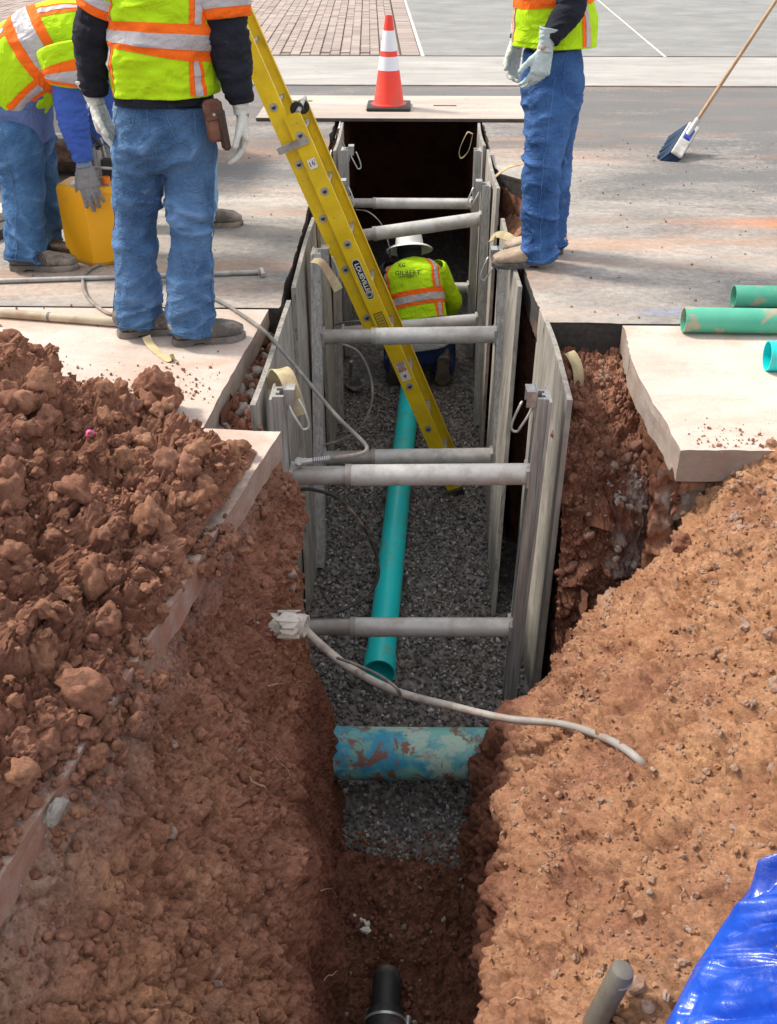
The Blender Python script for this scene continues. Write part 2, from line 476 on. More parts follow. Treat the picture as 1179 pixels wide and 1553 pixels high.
M_ASPH_CUT = simple('cut_asphalt', (0.055, 0.048, 0.043), 0.95, 0, 0.5, 40, 0.8, (0.16, 0.08, 0.05), 0.2)

def wood_mat(name, a, b, rot=None, sx=40, sz=2.2, dust=(0.50, 0.42, 0.34), da=0.4):
    k = NT(name)
    v = k.mapping((sx, sx, sz))
    c = k.mix(k.rng(k.noise(1, 6, 0.65, v, 0.4), 0.35, 0.65), a, b)
    c = k.mix(k.rng(k.noise(1.0, 4, 0.6, k.mapping((sx * 2.6, sx * 2.6, sz * 1.3))), 0.56, 0.66, 0, 0.6), c, tuple(q * 0.3 for q in a))
    c = k.mix(k.rng(k.noise(4.5, 8, 0.65), 0.6 - da * 0.2, 0.75, 0, 0.7), c, dust)
    k.color(c).rough(0.85)
    k.bump(k.noise(1, 5, 0.6, v), 0.4, 0.004)
    return k.m
M_PLY = wood_mat('weathered_plywood', (0.175, 0.160, 0.140), (0.34, 0.315, 0.28), sx=20, dust=(0.46, 0.42, 0.37), da=.5)
M_ALU = wood_mat('dull_aluminium', (0.26, 0.255, 0.245), (0.46, 0.45, 0.43), sx=60, sz=3, dust=(0.42, 0.33, 0.26), da=0.35)
M_ALU.node_tree.nodes['Principled BSDF'].inputs['Metallic'].default_value = 0.35
M_ALU.node_tree.nodes['Principled BSDF'].inputs['Roughness'].default_value = 0.55
M_TUBE = simple('brushed_tube', (0.66, 0.65, 0.63), 0.42, 0.15, 0.3, 9, 0.15, (0.33, 0.30, 0.27), 0.65, 9)
M_SLEEVE = simple('strut_inner_tube', (0.40, 0.385, 0.36), 0.5, 0.3, 0.3, 12, 0.2, (0.27, 0.23, 0.20), 0.6, 11)
M_STEEL = simple('galvanised_steel', (0.50, 0.50, 0.49), 0.4, 0.6, 0.3, 20, 0.1, (0.25, 0.2, 0.16), 0.3)
M_WEB = simple('webbing_strap', (0.50, 0.43, 0.25), 0.9, 0, 0.35, 25, 0.4, (0.30, 0.2, 0.13), 0.5)
M_PLATE = concrete('dusty_steel_plate', (0.42, 0.35, 0.29), (0.58, 0.50, 0.43), (0.30, 0.27, 0.25), 0.6, (0.4, 1.4, 1))
M_PLATE_EDGE = simple('steel_plate_edge', (0.10, 0.085, 0.075), 0.7, 0.3, 0.4, 8, 0.3)
M_HOSE = simple('grey_rubber_hose', (0.19, 0.185, 0.175), 0.7, 0, 0.35, 18, 0.1, (0.33, 0.27, 0.22), 0.45, 12)
M_HOSE_DK = simple('black_rubber_hose', (0.03, 0.03, 0.03), 0.55, 0, 0.3, 18, 0.1, (0.25, 0.2, 0.16), 0.25, 10)
M_TEAL = simple('green_sewer_pipe', (0.004, 0.62, 0.63), 0.36, 0, 0.12, 3, 0.02, (0.10, 0.40, 0.33), 0.25, 8)
M_CONE = simple('fluorescent_red_plastic', (0.86, 0.045, 0.022), 0.5, 0, 0.12, 6, 0.05, (0.55, 0.10, 0.06), 0.2)
M_CONE_W = simple('reflective_white_collar', (0.80, 0.80, 0.86), 0.45, 0, 0.08, 5, 0.02)
M_BLACK = simple('black_rubber', (0.02, 0.02, 0.021), 0.6, 0, 0.4, 12, 0.2, (0.12, 0.09, 0.07), 0.3)
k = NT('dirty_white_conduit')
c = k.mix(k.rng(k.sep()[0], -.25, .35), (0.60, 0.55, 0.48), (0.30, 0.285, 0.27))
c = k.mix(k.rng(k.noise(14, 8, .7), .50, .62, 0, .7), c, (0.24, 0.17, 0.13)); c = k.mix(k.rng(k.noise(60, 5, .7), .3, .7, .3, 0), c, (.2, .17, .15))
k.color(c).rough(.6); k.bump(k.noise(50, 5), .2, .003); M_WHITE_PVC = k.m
M_WOOD_H = simple('varnished_handle', (0.40, 0.24, 0.12), 0.45, 0, 0.4, 12, 0.1)
# =================================================================== SETTING
FLOOR = -1.60
import bmesh
def rough_poly(pts, rough_edges, amp=0.012, step=0.03, seed=0):
    """polygon with the edges listed in rough_edges broken up"""
    out = []
    n = len(pts)
    for i in range(n):
        a = np.array(pts[i], float); b = np.array(pts[(i + 1) % n], float)
        L = np.linalg.norm(b - a)
        if i in rough_edges:
            m = max(2, int(L / step)); t = np.arange(m) / m
            P = a[None] + (b - a)[None] * t[:, None]
            nrm = np.array([-(b - a)[1], (b - a)[0]]) / L
            q = np.c_[P * 3.2, np.full(m, seed * 3.7)]
            d = amp * (fbm(q, 5, seed, 0.65) * 1.6)
            d[0] = 0
            P = P + nrm[None] * d[:, None]
            out += [tuple(p) for p in P]
        else:
            out.append(tuple(a))
    return out
def slab(name, pts, ztop, thick, mat_top, mat_side, rough_edges=(), amp=0.012, seed=0, step=0.03, bevel=0.0):
    P = rough_poly(pts, rough_edges, amp, step, seed)
    n = len(P); rg = np.random.default_rng(seed)
    lv = [0, -0.012, -0.035, -thick * 0.62, -thick]
    V = []
    cx = np.mean([p[0] for p in P]); cy = np.mean([p[1] for p in P])
    for li, z in enumerate(lv):
        q = np.array([[p[0], p[1], z * 3] for p in P])
        dd = fbm(q * 9, 4, seed + 5, 0.6) * (0.0, 0.004, 0.006, 0.008, 0.012)[li]
        for (x, y), d in zip(P, dd):
            rough = 1
            V.append((x + d * rough, y + d * rough, ztop + z))
    F = [tuple(range(n))]
    for li in range(len(lv) - 1):
        for k in range(n):
            F.append((li * n + k, (li + 1) * n + k, (li + 1) * n + (k + 1) % n, li * n + (k + 1) % n))
    me = bpy.data.meshes.new(name); me.from_pydata(V, [], F); me.update()
    bm = bmesh.new(); bm.from_mesh(me); bmesh.ops.recalc_face_normals(bm, faces=bm.faces)
    bm.faces.ensure_lookup_table(); top = [bm.faces[0]]
    # n-gon normal must face up
    for f in top:
        if f.normal.z < 0: bmesh.ops.reverse_faces(bm, faces=bm.faces); break
    bmesh.ops.triangulate(bm, faces=[f for f in bm.faces if len(f.verts) > 4])
    bm.to_mesh(me); bm.free()
    me.materials.append(mat_top); me.materials.append(mat_side)
    for p in me.polygons: p.material_index = 0 if p.normal.z > 0.5 else 1
    return tag(link(name, me), kind='structure')

# open country round the site so that nothing ends at the picture's edge
def sheet(name, rects, z, mat):
    m = MB()
    for x0, x1, y0, y1 in rects:
        m.add([(x0, y0, z), (x1, y0, z), (x1, y1, z), (x0, y1, z)], [(0, 1, 2, 3)])
    return tag(m.build(name, mat), kind='structure')
M_GROUND = simple('far_ground', (0.32, 0.24, 0.18), 0.95, 0, 0.4, 2, 0.4)
sheet('ground', [(-200, -5.0, -150, 4.0), (5.0, 200, -150, 4.0), (-5.0, 5.0, -150, 0.35), (-200, 200, 26, 400), (-200, -24, 4.0, 26), (24, 200, 4.0, 26)], -0.16, M_GROUND)

TL, TR = -0.63, 0.585          # trench edges at street level
# the road: left part, right part with a bite broken out of its edge, far part
slab('road', [(-24, 4.37), (TL + .03, 4.35), (TL, 8.7), (TL, 9.55), (-24, 9.55)], 0, 0.13, M_ROAD, M_ASPH_CUT, (1,), 0.014, 2)
slab('road', [(TR + .02, 4.20), (0.93, 4.19), (24, 4.19), (24, 9.55), (TR, 9.55), (TR, 7.05), (TR + .02, 6.9), (0.82, 6.62), (0.92, 6.2), (0.74, 5.85), (0.64, 5.35), (TR, 5.05)], 0, 0.15, M_ROAD, M_ASPH_CUT,
     (0, 4, 5, 6, 7, 8, 9, 10, 11), 0.016, 5)
slab('road', [(-24, 9.552), (24, 9.552), (24, 10.32), (-24, 10.32)], 0, 0.13, M_ROAD, M_ASPH_CUT, ())
# pale gutter strip and the drive beyond it
slab('gutter', [(-24, 10.328), (24, 10.328), (24, 12.22), (-24, 12.22)], 0.012, 0.15, M_GUTTER, M_CUT, (0,), 0.01, 8, 0.08)
# concrete slabs on this side of the road
slab('sidewalk', [(-0.452, 3.13), (-0.735, 3.15), (-0.668, 4.02), (-0.645, 4.33), (-6, 4.345), (-6, 0.3), (-0.90, 0.3), (-0.80, 1.2)][::-1], 0, 0.10, M_SLAB, M_CUT,
     (1, 2, 5, 6, 7), 0.009, 3)
slab('sidewalk', [(0.945, 3.02), (6, 3.02), (6, 3.845), (0.925, 3.845)], 0, 0.125, M_SLAB, M_CUT, (0, 3), 0.014, 4)
slab('sidewalk', [(0.925, 3.853), (6, 3.853), (6, 4.178), (0.95, 4.178)], -0.004, 0.125, M_SLAB, M_CUT, (3,), 0.014, 9)

# driveway slabs with joints, and the brick drive
xj = QZ(640, 84, 0).x
def drive_piece(pts): return slab('driveway', pts, 0.02, 0.14, M_DRIVE, M_CUT, (), 0)
pA, pB = QZ(905, 0, 0), QZ(1005, 85, 0)
u = (pB - pA) / (pB.y - pA.y)
y0, y1 = 12.235, 24
xl = lambda y: QZ(612, 0, 0).x + (QZ(638, 84, 0).x - QZ(612, 0, 0).x) * (y - QZ(612, 0, 0).y) / (QZ(638, 84, 0).y - QZ(612, 0, 0).y)
xd = lambda y: pB.x + u.x * (y - pB.y)
drive_piece([(xl(y0) + .04, y0), (xd(y0) - .02, y0), (xd(y1) - .02, y1), (xl(y1) + .04, y1)])
drive_piece([(xd(y0) + .02, y0), (24, y0), (24, y1), (xd(y1) + .02, y1)])
M_JOINT = simple('joint_filler', (0.62, 0.60, 0.56), 0.9, 0, 0.2, 20, 0.3)
sheet('driveway_joint', [], 0, M_JOINT) if False else None
jm = MB(); jm.add([(xd(y0) - .02, y0, .013), (xd(y0) + .02, y0, .013), (xd(y1) + .02, y1, .013), (xd(y1) - .02, y1, .013)], [(0, 1, 2, 3)])
jm.add([(xl(y0) + .0, y0, .013), (xl(y0) + .04, y0, .013), (xl(y1) + .04, y1, .013), (xl(y1) + .0, y1, .013)], [(0, 1, 2, 3)])
tag(jm.build('driveway_joint', M_JOINT), kind='structure')

def brick_mat():
    k = NT('brick_paver')
    oi = k.n('ShaderNodeObjectInfo').outputs['Random']
    at = k.attr('tint')
    r = k.math('FRACT', k.math('ADD', oi, at))
    c = k.mix(r, (0.27, 0.215, 0.19), (0.43, 0.34, 0.295))
    c = k.mix(k.rng(k.noise(2.0, 5), 0.5, 0.7, 0, 0.5), c, (0.42, 0.38, 0.35))
    c = k.mix(k.rng(k.noise(60, 4, 0.7), 0.3, 0.7, 0.35, 0), c, (0.20, 0.16, 0.145))
    k.color(c).rough(0.9); k.bump(k.noise(90, 4, 0.7), 0.4, 0.004); return k.m
M_BRICK = brick_mat()
bed = MB(); bed.add([(-9, y0, -.02), (xl(y0), y0, -.02), (xl(y1), y1, -.02), (-9, y1, -.02)], [(0, 1, 2, 3)])
bed_o = tag(bed.build('brick_driveway', simple('joint_sand', (0.50, 0.45, 0.39), 0.95, 0, 0.25, 30, 0.4)), kind='structure')
def brick_mesh(sx, sy, nm):
    m = MB(); m.box((0, 0, 0), (sx, sy, .05), bev=.004)
    me = bpy.data.meshes.new(nm); me.from_pydata([tuple(v) for v in m.v], [], m.f); me.materials.append(M_BRICK); return me
b1 = brick_mesh(.104, .205, 'brick'); b2 = brick_mesh(.205, .104, 'edge_brick')
rg = np.random.default_rng(5); cand = []
for j in range(0, 56):
    y = y0 + .11 + j * .215 + .115
    for i in range(0, 62):
        x = xl(y) - .235 - .06 - i * .114
        yy = y + (.1075 if i % 2 else 0)
        if yy < y1 - .2 and x > -8.9: cand.append((x, yy, 0))
for j in range(100):
    y = y0 + .06 + j * .112
    if y < y1 - .1: cand.append((xl(y) - .115, y, 1))
for i in range(60):
    cand.append((xl(y0) - .235 - .06 - i * .114, y0 + .055, 2))
def seen(x, y):
    d = Vector((x, y, 0)) - Vector((0, 0, CAM_H)); z = d.dot(_cf)
    px = 589.5 + FPX * d.dot(_cr) / z; py = 776.5 - FPX * d.dot(_cu) / z
    return 330 < px < 660 and -5 < py < 100 and not (px < 395 and py < 20)
cand.sort(key=lambda c: (not seen(c[0], c[1]), c[1]))
rest = MB(); tint = []
for q, (x, y, t) in enumerate(cand):
    z = .0 + rg.normal(0, .0015); a = rg.normal(0, .012)
    if q < 300:
        o = link('brick', b1 if t != 1 else b2, None, bed_o)
        o.location = (x, y, z); o.rotation_euler = (rg.normal(0, .006), rg.normal(0, .006), a)
        if t == 2: o.scale = (1, .5, 1)
    else:
        s = (.104, .205, .05) if t == 0 else ((.205, .104, .05) if t == 1 else (.104, .1, .05))
        n0 = len(rest.f); rest.box((x, y, z), s, Matrix.Rotation(a, 3, 'Z'))
        tint += [rg.random()] * (len(rest.f) - n0)
ro = rest.build('brick_paving', M_BRICK, bed_o)
at = ro.data.attributes.new('tint', 'FLOAT', 'FACE'); at.data.foreach_set('value', np.array(tint, dtype=np.float32))
tag(ro, kind='stuff')

# ------------------------------------------------------------------ earth
def add_attr(me, name, arr):
    a = me.attributes.new(name, 'FLOAT', 'POINT'); a.data.foreach_set('value', np.clip(np.asarray(arr, dtype=np.float32).ravel(), 0, 1))
def resample(profile, n):
    """profile: (ny, k, 2) x,z polylines -> (ny, n, 2) evenly spaced along each"""
    out = np.empty((profile.shape[0], n, 2))
    for i, p in enumerate(profile):
        d = np.r_[0, np.cumsum(np.linalg.norm(np.diff(p, axis=0), axis=1))]
        t = np.linspace(0, d[-1], n)
        out[i, :, 0] = np.interp(t, d, p[:, 0]); out[i, :, 1] = np.interp(t, d, p[:, 1])
    return out
def smooth1(a, ax, it):
    for _ in range(it):
        p = np.concatenate([np.take(a, [0], ax), a, np.take(a, [-1], ax)], ax)
        n = a.shape[ax]
        a = 0.25 * np.take(p, range(0, n), ax) + 0.5 * a + 0.25 * np.take(p, range(2, n + 2), ax)
    return a
def clumps(Q, scale, amp, seed, sharp=1.0):
    f1, f2 = worley(Q * scale + fbm(Q * scale * 1.3, 2, seed + 3)[:, None] * 0.35, seed)
    return amp * (1.0 - np.clip(f1 * 1.25, 0, 1) ** 2 * 1.6) * np.clip((f2 - f1) * 3.0 * sharp, 0.25, 1)

# ---- left bank: from the slab's edge down to the trench floor
LK = [  # y, slab edge, shoulder, lip, mid, floor  (x, z)
    (0.45, [(-.93, .02), (-.62, -.30), (-.20, -.78), (-.14, -1.2), (-.08, -1.66)]),
    (1.20, [(-.86, -.05), (-.55, -.32), (-.215, -.80), (-.17, -1.2), (-.11, -1.66)]),
    (1.62, [(-.79, .02), (-.545, -.35), (-.26, -.82), (-.21, -1.2), (-.16, -1.66)]),
    (1.85, [(-.75, .02), (-.54, -.36), (-.275, -.82), (-.22, -1.2), (-.17, -1.66)]),
    (2.14, [(-.69, -.065), (-.52, -.38), (-.345, -.80), (-.27, -1.2), (-.215, -1.66)]),
    (2.42, [(-.64, .015), (-.505, -.36), (-.375, -.80), (-.29, -1.2), (-.24, -1.66)]),
    (2.62, [(-.60, -.05), (-.50, -.36), (-.385, -.80), (-.30, -1.2), (-.245, -1.66)]),
    (2.90, [(-.56, -.07), (-.45, -.36), (-.375, -.80), (-.30, -1.2), (-.265, -1.66)]),
    (3.18, [(-.52, -.06), (-.43, -.30), (-.415, -.78), (-.43, -1.2), (-.45, -1.66)]),
    (3.32, [(-.56, -.06), (-.48, -.30), (-.50, -.80), (-.54, -1.2), (-.56, -1.66)])]
RK = [  # floor, mid, lip, slope, slope, top, far
    (0.45, [(.18, -1.66), (.20, -1.15), (.215, -.70), (.50, -.28), (.80, .02), (1.25, .27), (2.6, .55)]),
    (1.20, [(.24, -1.66), (.225, -1.15), (.225, -.68), (.52, -.28), (.84, .02), (1.30, .25), (2.6, .50)]),
    (1.75, [(.27, -1.66), (.265, -1.2), (.29, -.74), (.60, -.33), (.94, .02), (1.4, .20), (2.6, .40)]),
    (2.14, [(.28, -1.66), (.30, -1.2), (.37, -.84), (.64, -.42), (1.0, .00), (1.45, .14), (2.6, .30)]),
    (2.50, [(.27, -1.66), (.34, -1.25), (.43, -.93), (.68, -.50), (1.06, -.04), (1.5, .08), (2.6, .20)]),
    (2.85, [(.275, -1.66), (.33, -1.38), (.51, -1.04), (.75, -.62), (1.08, -.16), (1.4, .03), (2.6, .08)]),
    (3.02, [(.44, -1.66), (.50, -1.42), (.56, -1.12), (.80, -.66), (1.06, -.28), (1.25, .00), (2.6, .05)]),
    (3.16, [(.50, -1.66), (.55, -1.50), (.60, -1.30), (.84, -.95), (1.06, -.55), (1.25, -.15), (2.6, -.12)])]
def bank(keys, ny, nx):
    ys = np.array([k[0] for k in keys]); P = np.array([k[1] for k in keys])
    y = np.linspace(ys[0], ys[-1], ny)
    prof = np.empty((ny, P.shape[1], 2))
    for a in range(P.shape[1]):
        for b in range(2):
            prof[:, a, b] = smooth1(np.interp(y, ys, P[:, a, b]), 0, max(2, ny // 18))
    R = resample(prof, nx); R = smooth1(R, 1, nx // 22)
    G = np.empty((ny, nx, 3)); G[:, :, 0] = R[:, :, 0]; G[:, :, 2] = R[:, :, 1]; G[:, :, 1] = y[:, None]
    return G
def displace(G, h, flip=1):
    n = grid_normals(G) * flip
    return G + n * h[:, :, None]

NYR, NXR = 430, 500
GL = bank(LK, 480, 400)
PL = GL.reshape(-1, 3)
wall = np.clip((-.72 - PL[:, 2]) / .18, 0, 1)             # vertical wall below the lip
slope = 1 - wall
fade_y = np.clip((PL[:, 1] - .45) / .2, 0, 1)
sc = np.array([1, 1, 1])
h = fbm(PL * [2.6, 2.6, 2.2], 4, 21) * .080
h += chunk(PL * [1, 1, .7], 7, .034, 31) * (0.35 + .65 * slope)
h += chunk(PL, 19, .018, 33) * (0.45 + 0.6 * slope)
h += chunk(PL, 44, .009, 35) + chunk(PL, 90, .0045, 36) * (.4 + .6 * slope)
h += (1 - np.abs(fbm(PL * [7, 9, 1.6], 4, 41)) * 2) * .020 * wall      # bucket and shovel scrapes run down the wall
r = 1 - np.abs(fbm((PL + fbm(PL * 2, 3, 5)[:, None] * .15) * [6, 5, 9], 4, 43)) * 2.2
h -= np.clip(r - .55, 0, 1) * .045 * slope                             # cracks between slumped crusts
h += fbm(PL * 60, 3, 51, .6) * .004
edge = np.clip((PL[:, 2] + .26) / .18, 0, 1)                           # keep below the slab's edge
h = h * (1 - .55 * edge) - .0 * edge
GLd = displace(GL, h.reshape(480, 400), -1)
if (grid_normals(GL)[260, 200, 0] * -1) < 0: GLd = displace(GL, h.reshape(480, 400), 1)
meL = np_mesh('earth_bank', GLd, grid_faces(480, 400)[:, ::-1], smooth=False)
add_attr(meL, 'dry_tone', .36 + .14 * slope + .36 * slope * fbm(PL * 2.4, 4, 9, .6) - .24 * wall + .22 * np.clip(1.9 - PL[:, 1], 0, 1) * slope * (1 + fbm(PL * 4, 3, 10)))
add_attr(meL, 'pale', np.clip(fbm(PL * [5, 5, 8], 4, 77) * 2 - 1.05, 0, .8) * slope + .25 * np.clip((PL[:, 2] + .22) / .1, 0, 1))
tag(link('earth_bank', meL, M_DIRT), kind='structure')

ridge0 = lambda P, sc, seed: np.clip(1 - np.abs(fbm(np.asarray(P) * sc, 3, seed)) * 2.2, 0, 1)
GR = bank(RK, NYR, NXR)
PR = GR.reshape(-1, 3)
tt = np.tile(np.linspace(0, 1, NXR), NYR)
lipz = np.interp(PR[:, 1], [k[0] for k in RK], [k[1][2][1] for k in RK])
wallR = np.clip((lipz - PR[:, 2]) / .12, 0, 1); slR = 1 - wallR
h = fbm(PR * [2.4, 2.4, 2.2], 4, 121) * .085 + .05 * (ridge0(PR, (3.2, 4.5, 3.2), 122) - .4)
h += chunk(PR, 9, .022, 131) * (.5 + .3 * slR)
h += chunk(PR, 23, .016, 133)
h += chunk(PR, 50, .0075, 135) * (.5 + .6 * slR) 
h += (1 - np.abs(fbm(PR * [7, 9, 1.4], 4, 141)) * 2) * .022 * wallR
r = 1 - np.abs(fbm((PR + fbm(PR * 2, 3, 5)[:, None] * .12) * [5, 7, 6], 4, 143)) * 2.4
pit = np.clip(r - .5, 0, 1)
h -= pit * .055
hole = np.clip(vnoise(PR * 7 + 31) - .70, 0, 1) * slR; h -= hole * .10
h += fbm(PR * 45, 3, 151, .6) * .003
# a lump of clay clings to the wall round the end of the old pipe
lump = np.exp(-(((PR[:, 1] - 2.90) / .17) ** 2 + ((PR[:, 2] + 1.22) / .22) ** 2))
nR = grid_normals(GR); sg = 1 if nR[215, 48, 0] < 0 else -1
GRd = displace(GR, (h + .085 * lump).reshape(NYR, NXR), sg)
meR = np_mesh('earth_bank', GRd, grid_faces(NYR, NXR) if sg > 0 else grid_faces(NYR, NXR)[:, ::-1], smooth=True)
add_attr(meR, 'dry_tone', .20 + (.70 + .58 * fbm(PR * 1.7, 5, 19, .65) + .14 * np.clip(PR[:, 0] - .5, 0, 1)) * slR - 1.1 * hole - .35 * pit)  # value also lowered in holes and cracks, which darkens them
add_attr(meR, 'pale', np.clip(fbm(PR * [4, 4, 6], 4, 79) * 2 - 1.0, 0, .6) * slR)
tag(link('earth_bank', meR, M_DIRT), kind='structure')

# ---- bottom of the near trench
ny, nx = 300, 110
gx, gy = np.meshgrid(np.linspace(-.42, .48, nx), np.linspace(.5, 2.80, ny))
G = np.stack([gx, gy, np.full_like(gx, 0)], -1); P = G.reshape(-1, 3)
z = -1.555 + .10 * np.clip((2.2 - P[:, 1]) / 1.0, 0, 1)
side = np.clip((np.abs(P[:, 0] - .03) - .12) / .2, 0, 1) ** 2
z += side * .10 - .10 * np.clip((P[:, 1] - 2.50 + .05 * fbm(P * [6, 0, 0] + 3, 3, 3)) / .10, 0, 1.6)
z += fbm(P * 4, 4, 201) * .035 + chunk(P, 13, .028, 203) + chunk(P, 34, .013, 205) + chunk(P, 80, .006, 206) + fbm(P * 70, 3, 7) * .004
G[:, :, 2] = z.reshape(ny, nx)
meF = np_mesh('earth_floor', G, grid_faces(ny, nx), smooth=False)
add_attr(meF, 'dry_tone', .10 + .14 * vnoise(P * 5)); add_attr(meF, 'pale', np.clip(fbm(P * 9, 3, 81) * 2 - 1.3, 0, .5))
tag(link('earth_floor', meF, M_DIRT), kind='structure')

# ---- pit between the right hand sheet and the slab
ny, nx = 300, 170
py_, pz_ = [3.04, 3.16, 3.26, 3.36, 3.6, 3.85, 4.26], [-1.85, -1.28, -.98, -.50, -.32, -.22, -.15]
al = np.r_[0, np.cumsum(np.hypot(np.diff(py_), np.diff(pz_)))]; yl = np.interp(np.linspace(0, al[-1], ny), al, py_)
gy, gx = np.meshgrid(yl, np.linspace(.627, 1.12, nx), indexing='ij')
P = np.stack([gx, gy, 0 * gx], -1).reshape(-1, 3)
yy = P[:, 1] - .10 * (P[:, 0] - .62) - .03 * fbm(P * 5, 3, 8)
z = np.interp(yy, [3.04, 3.16, 3.26, 3.36, 3.6, 3.85, 4.2], [-1.85, -1.28, -.98, -.50, -.32, -.22, -.15])
z = z + .10 * np.clip((P[:, 0] - .80) / .2, 0, 1) * np.clip((3.7 - P[:, 1]) / .5, 0, 1)
Gn = np.stack([gx, gy, smooth1(z.reshape(ny, nx), 0, 3)], -1); PN = Gn.reshape(-1, 3)
h = fbm(PN * 3.5, 4, 221) * .05 + chunk(PN, 9, .045, 223) + chunk(PN, 24, .020, 225) + chunk(PN, 60, .009, 227)
rr = 1 - np.abs(fbm(PN * [4, 6, 9], 4, 229)) * 2
h += rr * .012
Gn = displace(Gn, h.reshape(ny, nx), 1 if grid_normals(Gn)[150, 80, 2] > 0 else -1)
Gn[:, :, 2] = np.minimum(Gn[:, :, 2], -.05)
meN = np_mesh('earth_ledge', Gn, grid_faces(ny, nx)[:, ::-1], smooth=False)
blk = np.exp(-(((PN[:, 0] - .90) / .13) ** 2 + ((PN[:, 1] - 3.33) / .17) ** 2)) + .8 * np.exp(-(((PN[:, 0] - .66) / .06) ** 2 + ((PN[:, 1] - 3.75) / .12) ** 2)) + .5 * np.exp(-(((PN[:, 0] - .84) / .09) ** 2 + ((PN[:, 1] - 4.02) / .07) ** 2))
add_attr(meN, 'dry_tone', .30 + .25 * fbm(PN * 4, 3, 19) + .15 * np.clip((PN[:, 1] - 3.4) / .3, 0, 1))
add_attr(meN, 'pale', np.clip((blk - .45) * .9 + fbm(PN * 14, 4, 83) * 1.1, 0, .7) * np.clip(blk * 2, 0, 1) * (PN[:, 2] > -.75))
tag(link('earth_ledge', meN, M_DIRT), kind='structure')
# narrow gap on the left
ny, nx = 130, 70
gy, gx = np.meshgrid(np.linspace(3.10, 4.42, ny), np.linspace(-.82, -.565, nx), indexing='ij')
P = np.stack([gx, gy, 0 * gx], -1).reshape(-1, 3)
z = -.17 + .05 * fbm(P * 5, 3, 4) + clumps(P, 11, .04, 233) + clumps(P, 28, .016, 235) + clumps(P, 60, .006, 237)
G = np.stack([gx, gy, np.minimum(z, -.03).reshape(ny, nx)], -1)
meG = np_mesh('earth_ledge', G, grid_faces(ny, nx)[:, ::-1])
add_attr(meG, 'dry_tone', .15 + .2 * vnoise(P * 6)); add_attr(meG, 'pale', np.clip(fbm(P * 7, 4, 85) * 2 - .5, 0, .8))
tag(link('earth_ledge', meG, M_DIRT), kind='structure')

# ---- earth walls behind the shoring, the end of the tunnel and its floor
for sx, xs in ((-1, -.60), (1, .60)):
    ny, nz = 260, 84
    y_s = 3.35 if sx < 0 else 3.1
    gy, gz = np.meshgrid(np.linspace(y_s, 11.2, ny), np.linspace(-1.75, -.06, nz), indexing='ij')
    xx = np.full_like(gy, xs) + sx * .11 * np.clip((4.9 - gy) / .3, 0, 1)
    if sx > 0: gz = np.minimum(gz, np.interp(gy, [4.05, 4.3], [-.75, 0]))
    if sx > 0: xx = xx + .16 * np.exp(-((gy - 6.25) / .42) ** 2) * np.clip((gz + .9) / .6, 0, 1)
    P = np.stack([xx, gy, gz], -1).reshape(-1, 3)
    h = fbm(P * 2.5, 4, 241) * .03 + chunk(P, 10, .02, 243) + chunk(P, 28, .010, 245) + (1 - np.abs(fbm(P * [1, 8, 1.5], 4, 247)) * 2) * .014
    G = P.reshape(ny, nz, 3); G[:, :, 0] += -sx * h.reshape(ny, nz) * .8 + sx * .012
    F = grid_faces(ny, nz); F = F if sx < 0 else F[:, ::-1]
    me = np_mesh('earth_wall', G, F)
    add_attr(me, 'dry_tone', .28 + .2 * fbm(P * [2, 2, 4], 3, 3) + .15 * (P[:, 2] + 1)); add_attr(me, 'pale', np.zeros(len(P)))
    tag(link('earth_wall', me, M_DIRT), kind='structure')
    if sx > 0:      # loose earth showing in the broken bite of the road
        gy, gx = np.meshgrid(np.linspace(4.9, 7.15, 150), np.linspace(.60, 1.0, 60), indexing='ij')
        P = np.stack([gx, gy, 0 * gx], -1).reshape(-1, 3)
        z = -.10 - .20 * np.clip((.78 - P[:, 0]) / .18, 0, 1) + clumps(P, 12, .03, 253) + clumps(P, 30, .012, 255) + clumps(P, 70, .005, 257)
        G = np.stack([gx, gy, np.minimum(z, -.02).reshape(150, 60)], -1)
        me = np_mesh('earth_ledge', G, grid_faces(150, 60)[:, ::-1]); add_attr(me, 'dry_tone', .5 + .2 * vnoise(P * 6)); add_attr(me, 'pale', np.clip(fbm(P * 8, 4, 85) * 2 - .6, 0, .6))
        tag(link('earth_ledge', me, M_DIRT), kind='structure')
gy, gz = np.meshgrid(np.linspace(2.9, 4.3, 120), np.linspace(-1.9, -.95, 60), indexing='ij')
gz = -1.9 + (gz + 1.9) / .95 * (1.9 + np.interp(gy, [3.3, 3.5, 4.3], [-.95, -.62, -.34]))
P = np.stack([np.full_like(gy, .69), gy, gz], -1).reshape(-1, 3); P[:, 0] -= chunk(P, 12, .03, 281) + chunk(P, 30, .012, 283)
me = np_mesh('earth_wall', P, grid_faces(120, 60)); add_attr(me, 'dry_tone', .3 + .2 * vnoise(P * 4)); add_attr(me, 'pale', np.zeros(len(P)))
tag(link('earth_wall', me, M_DIRT), kind='structure')
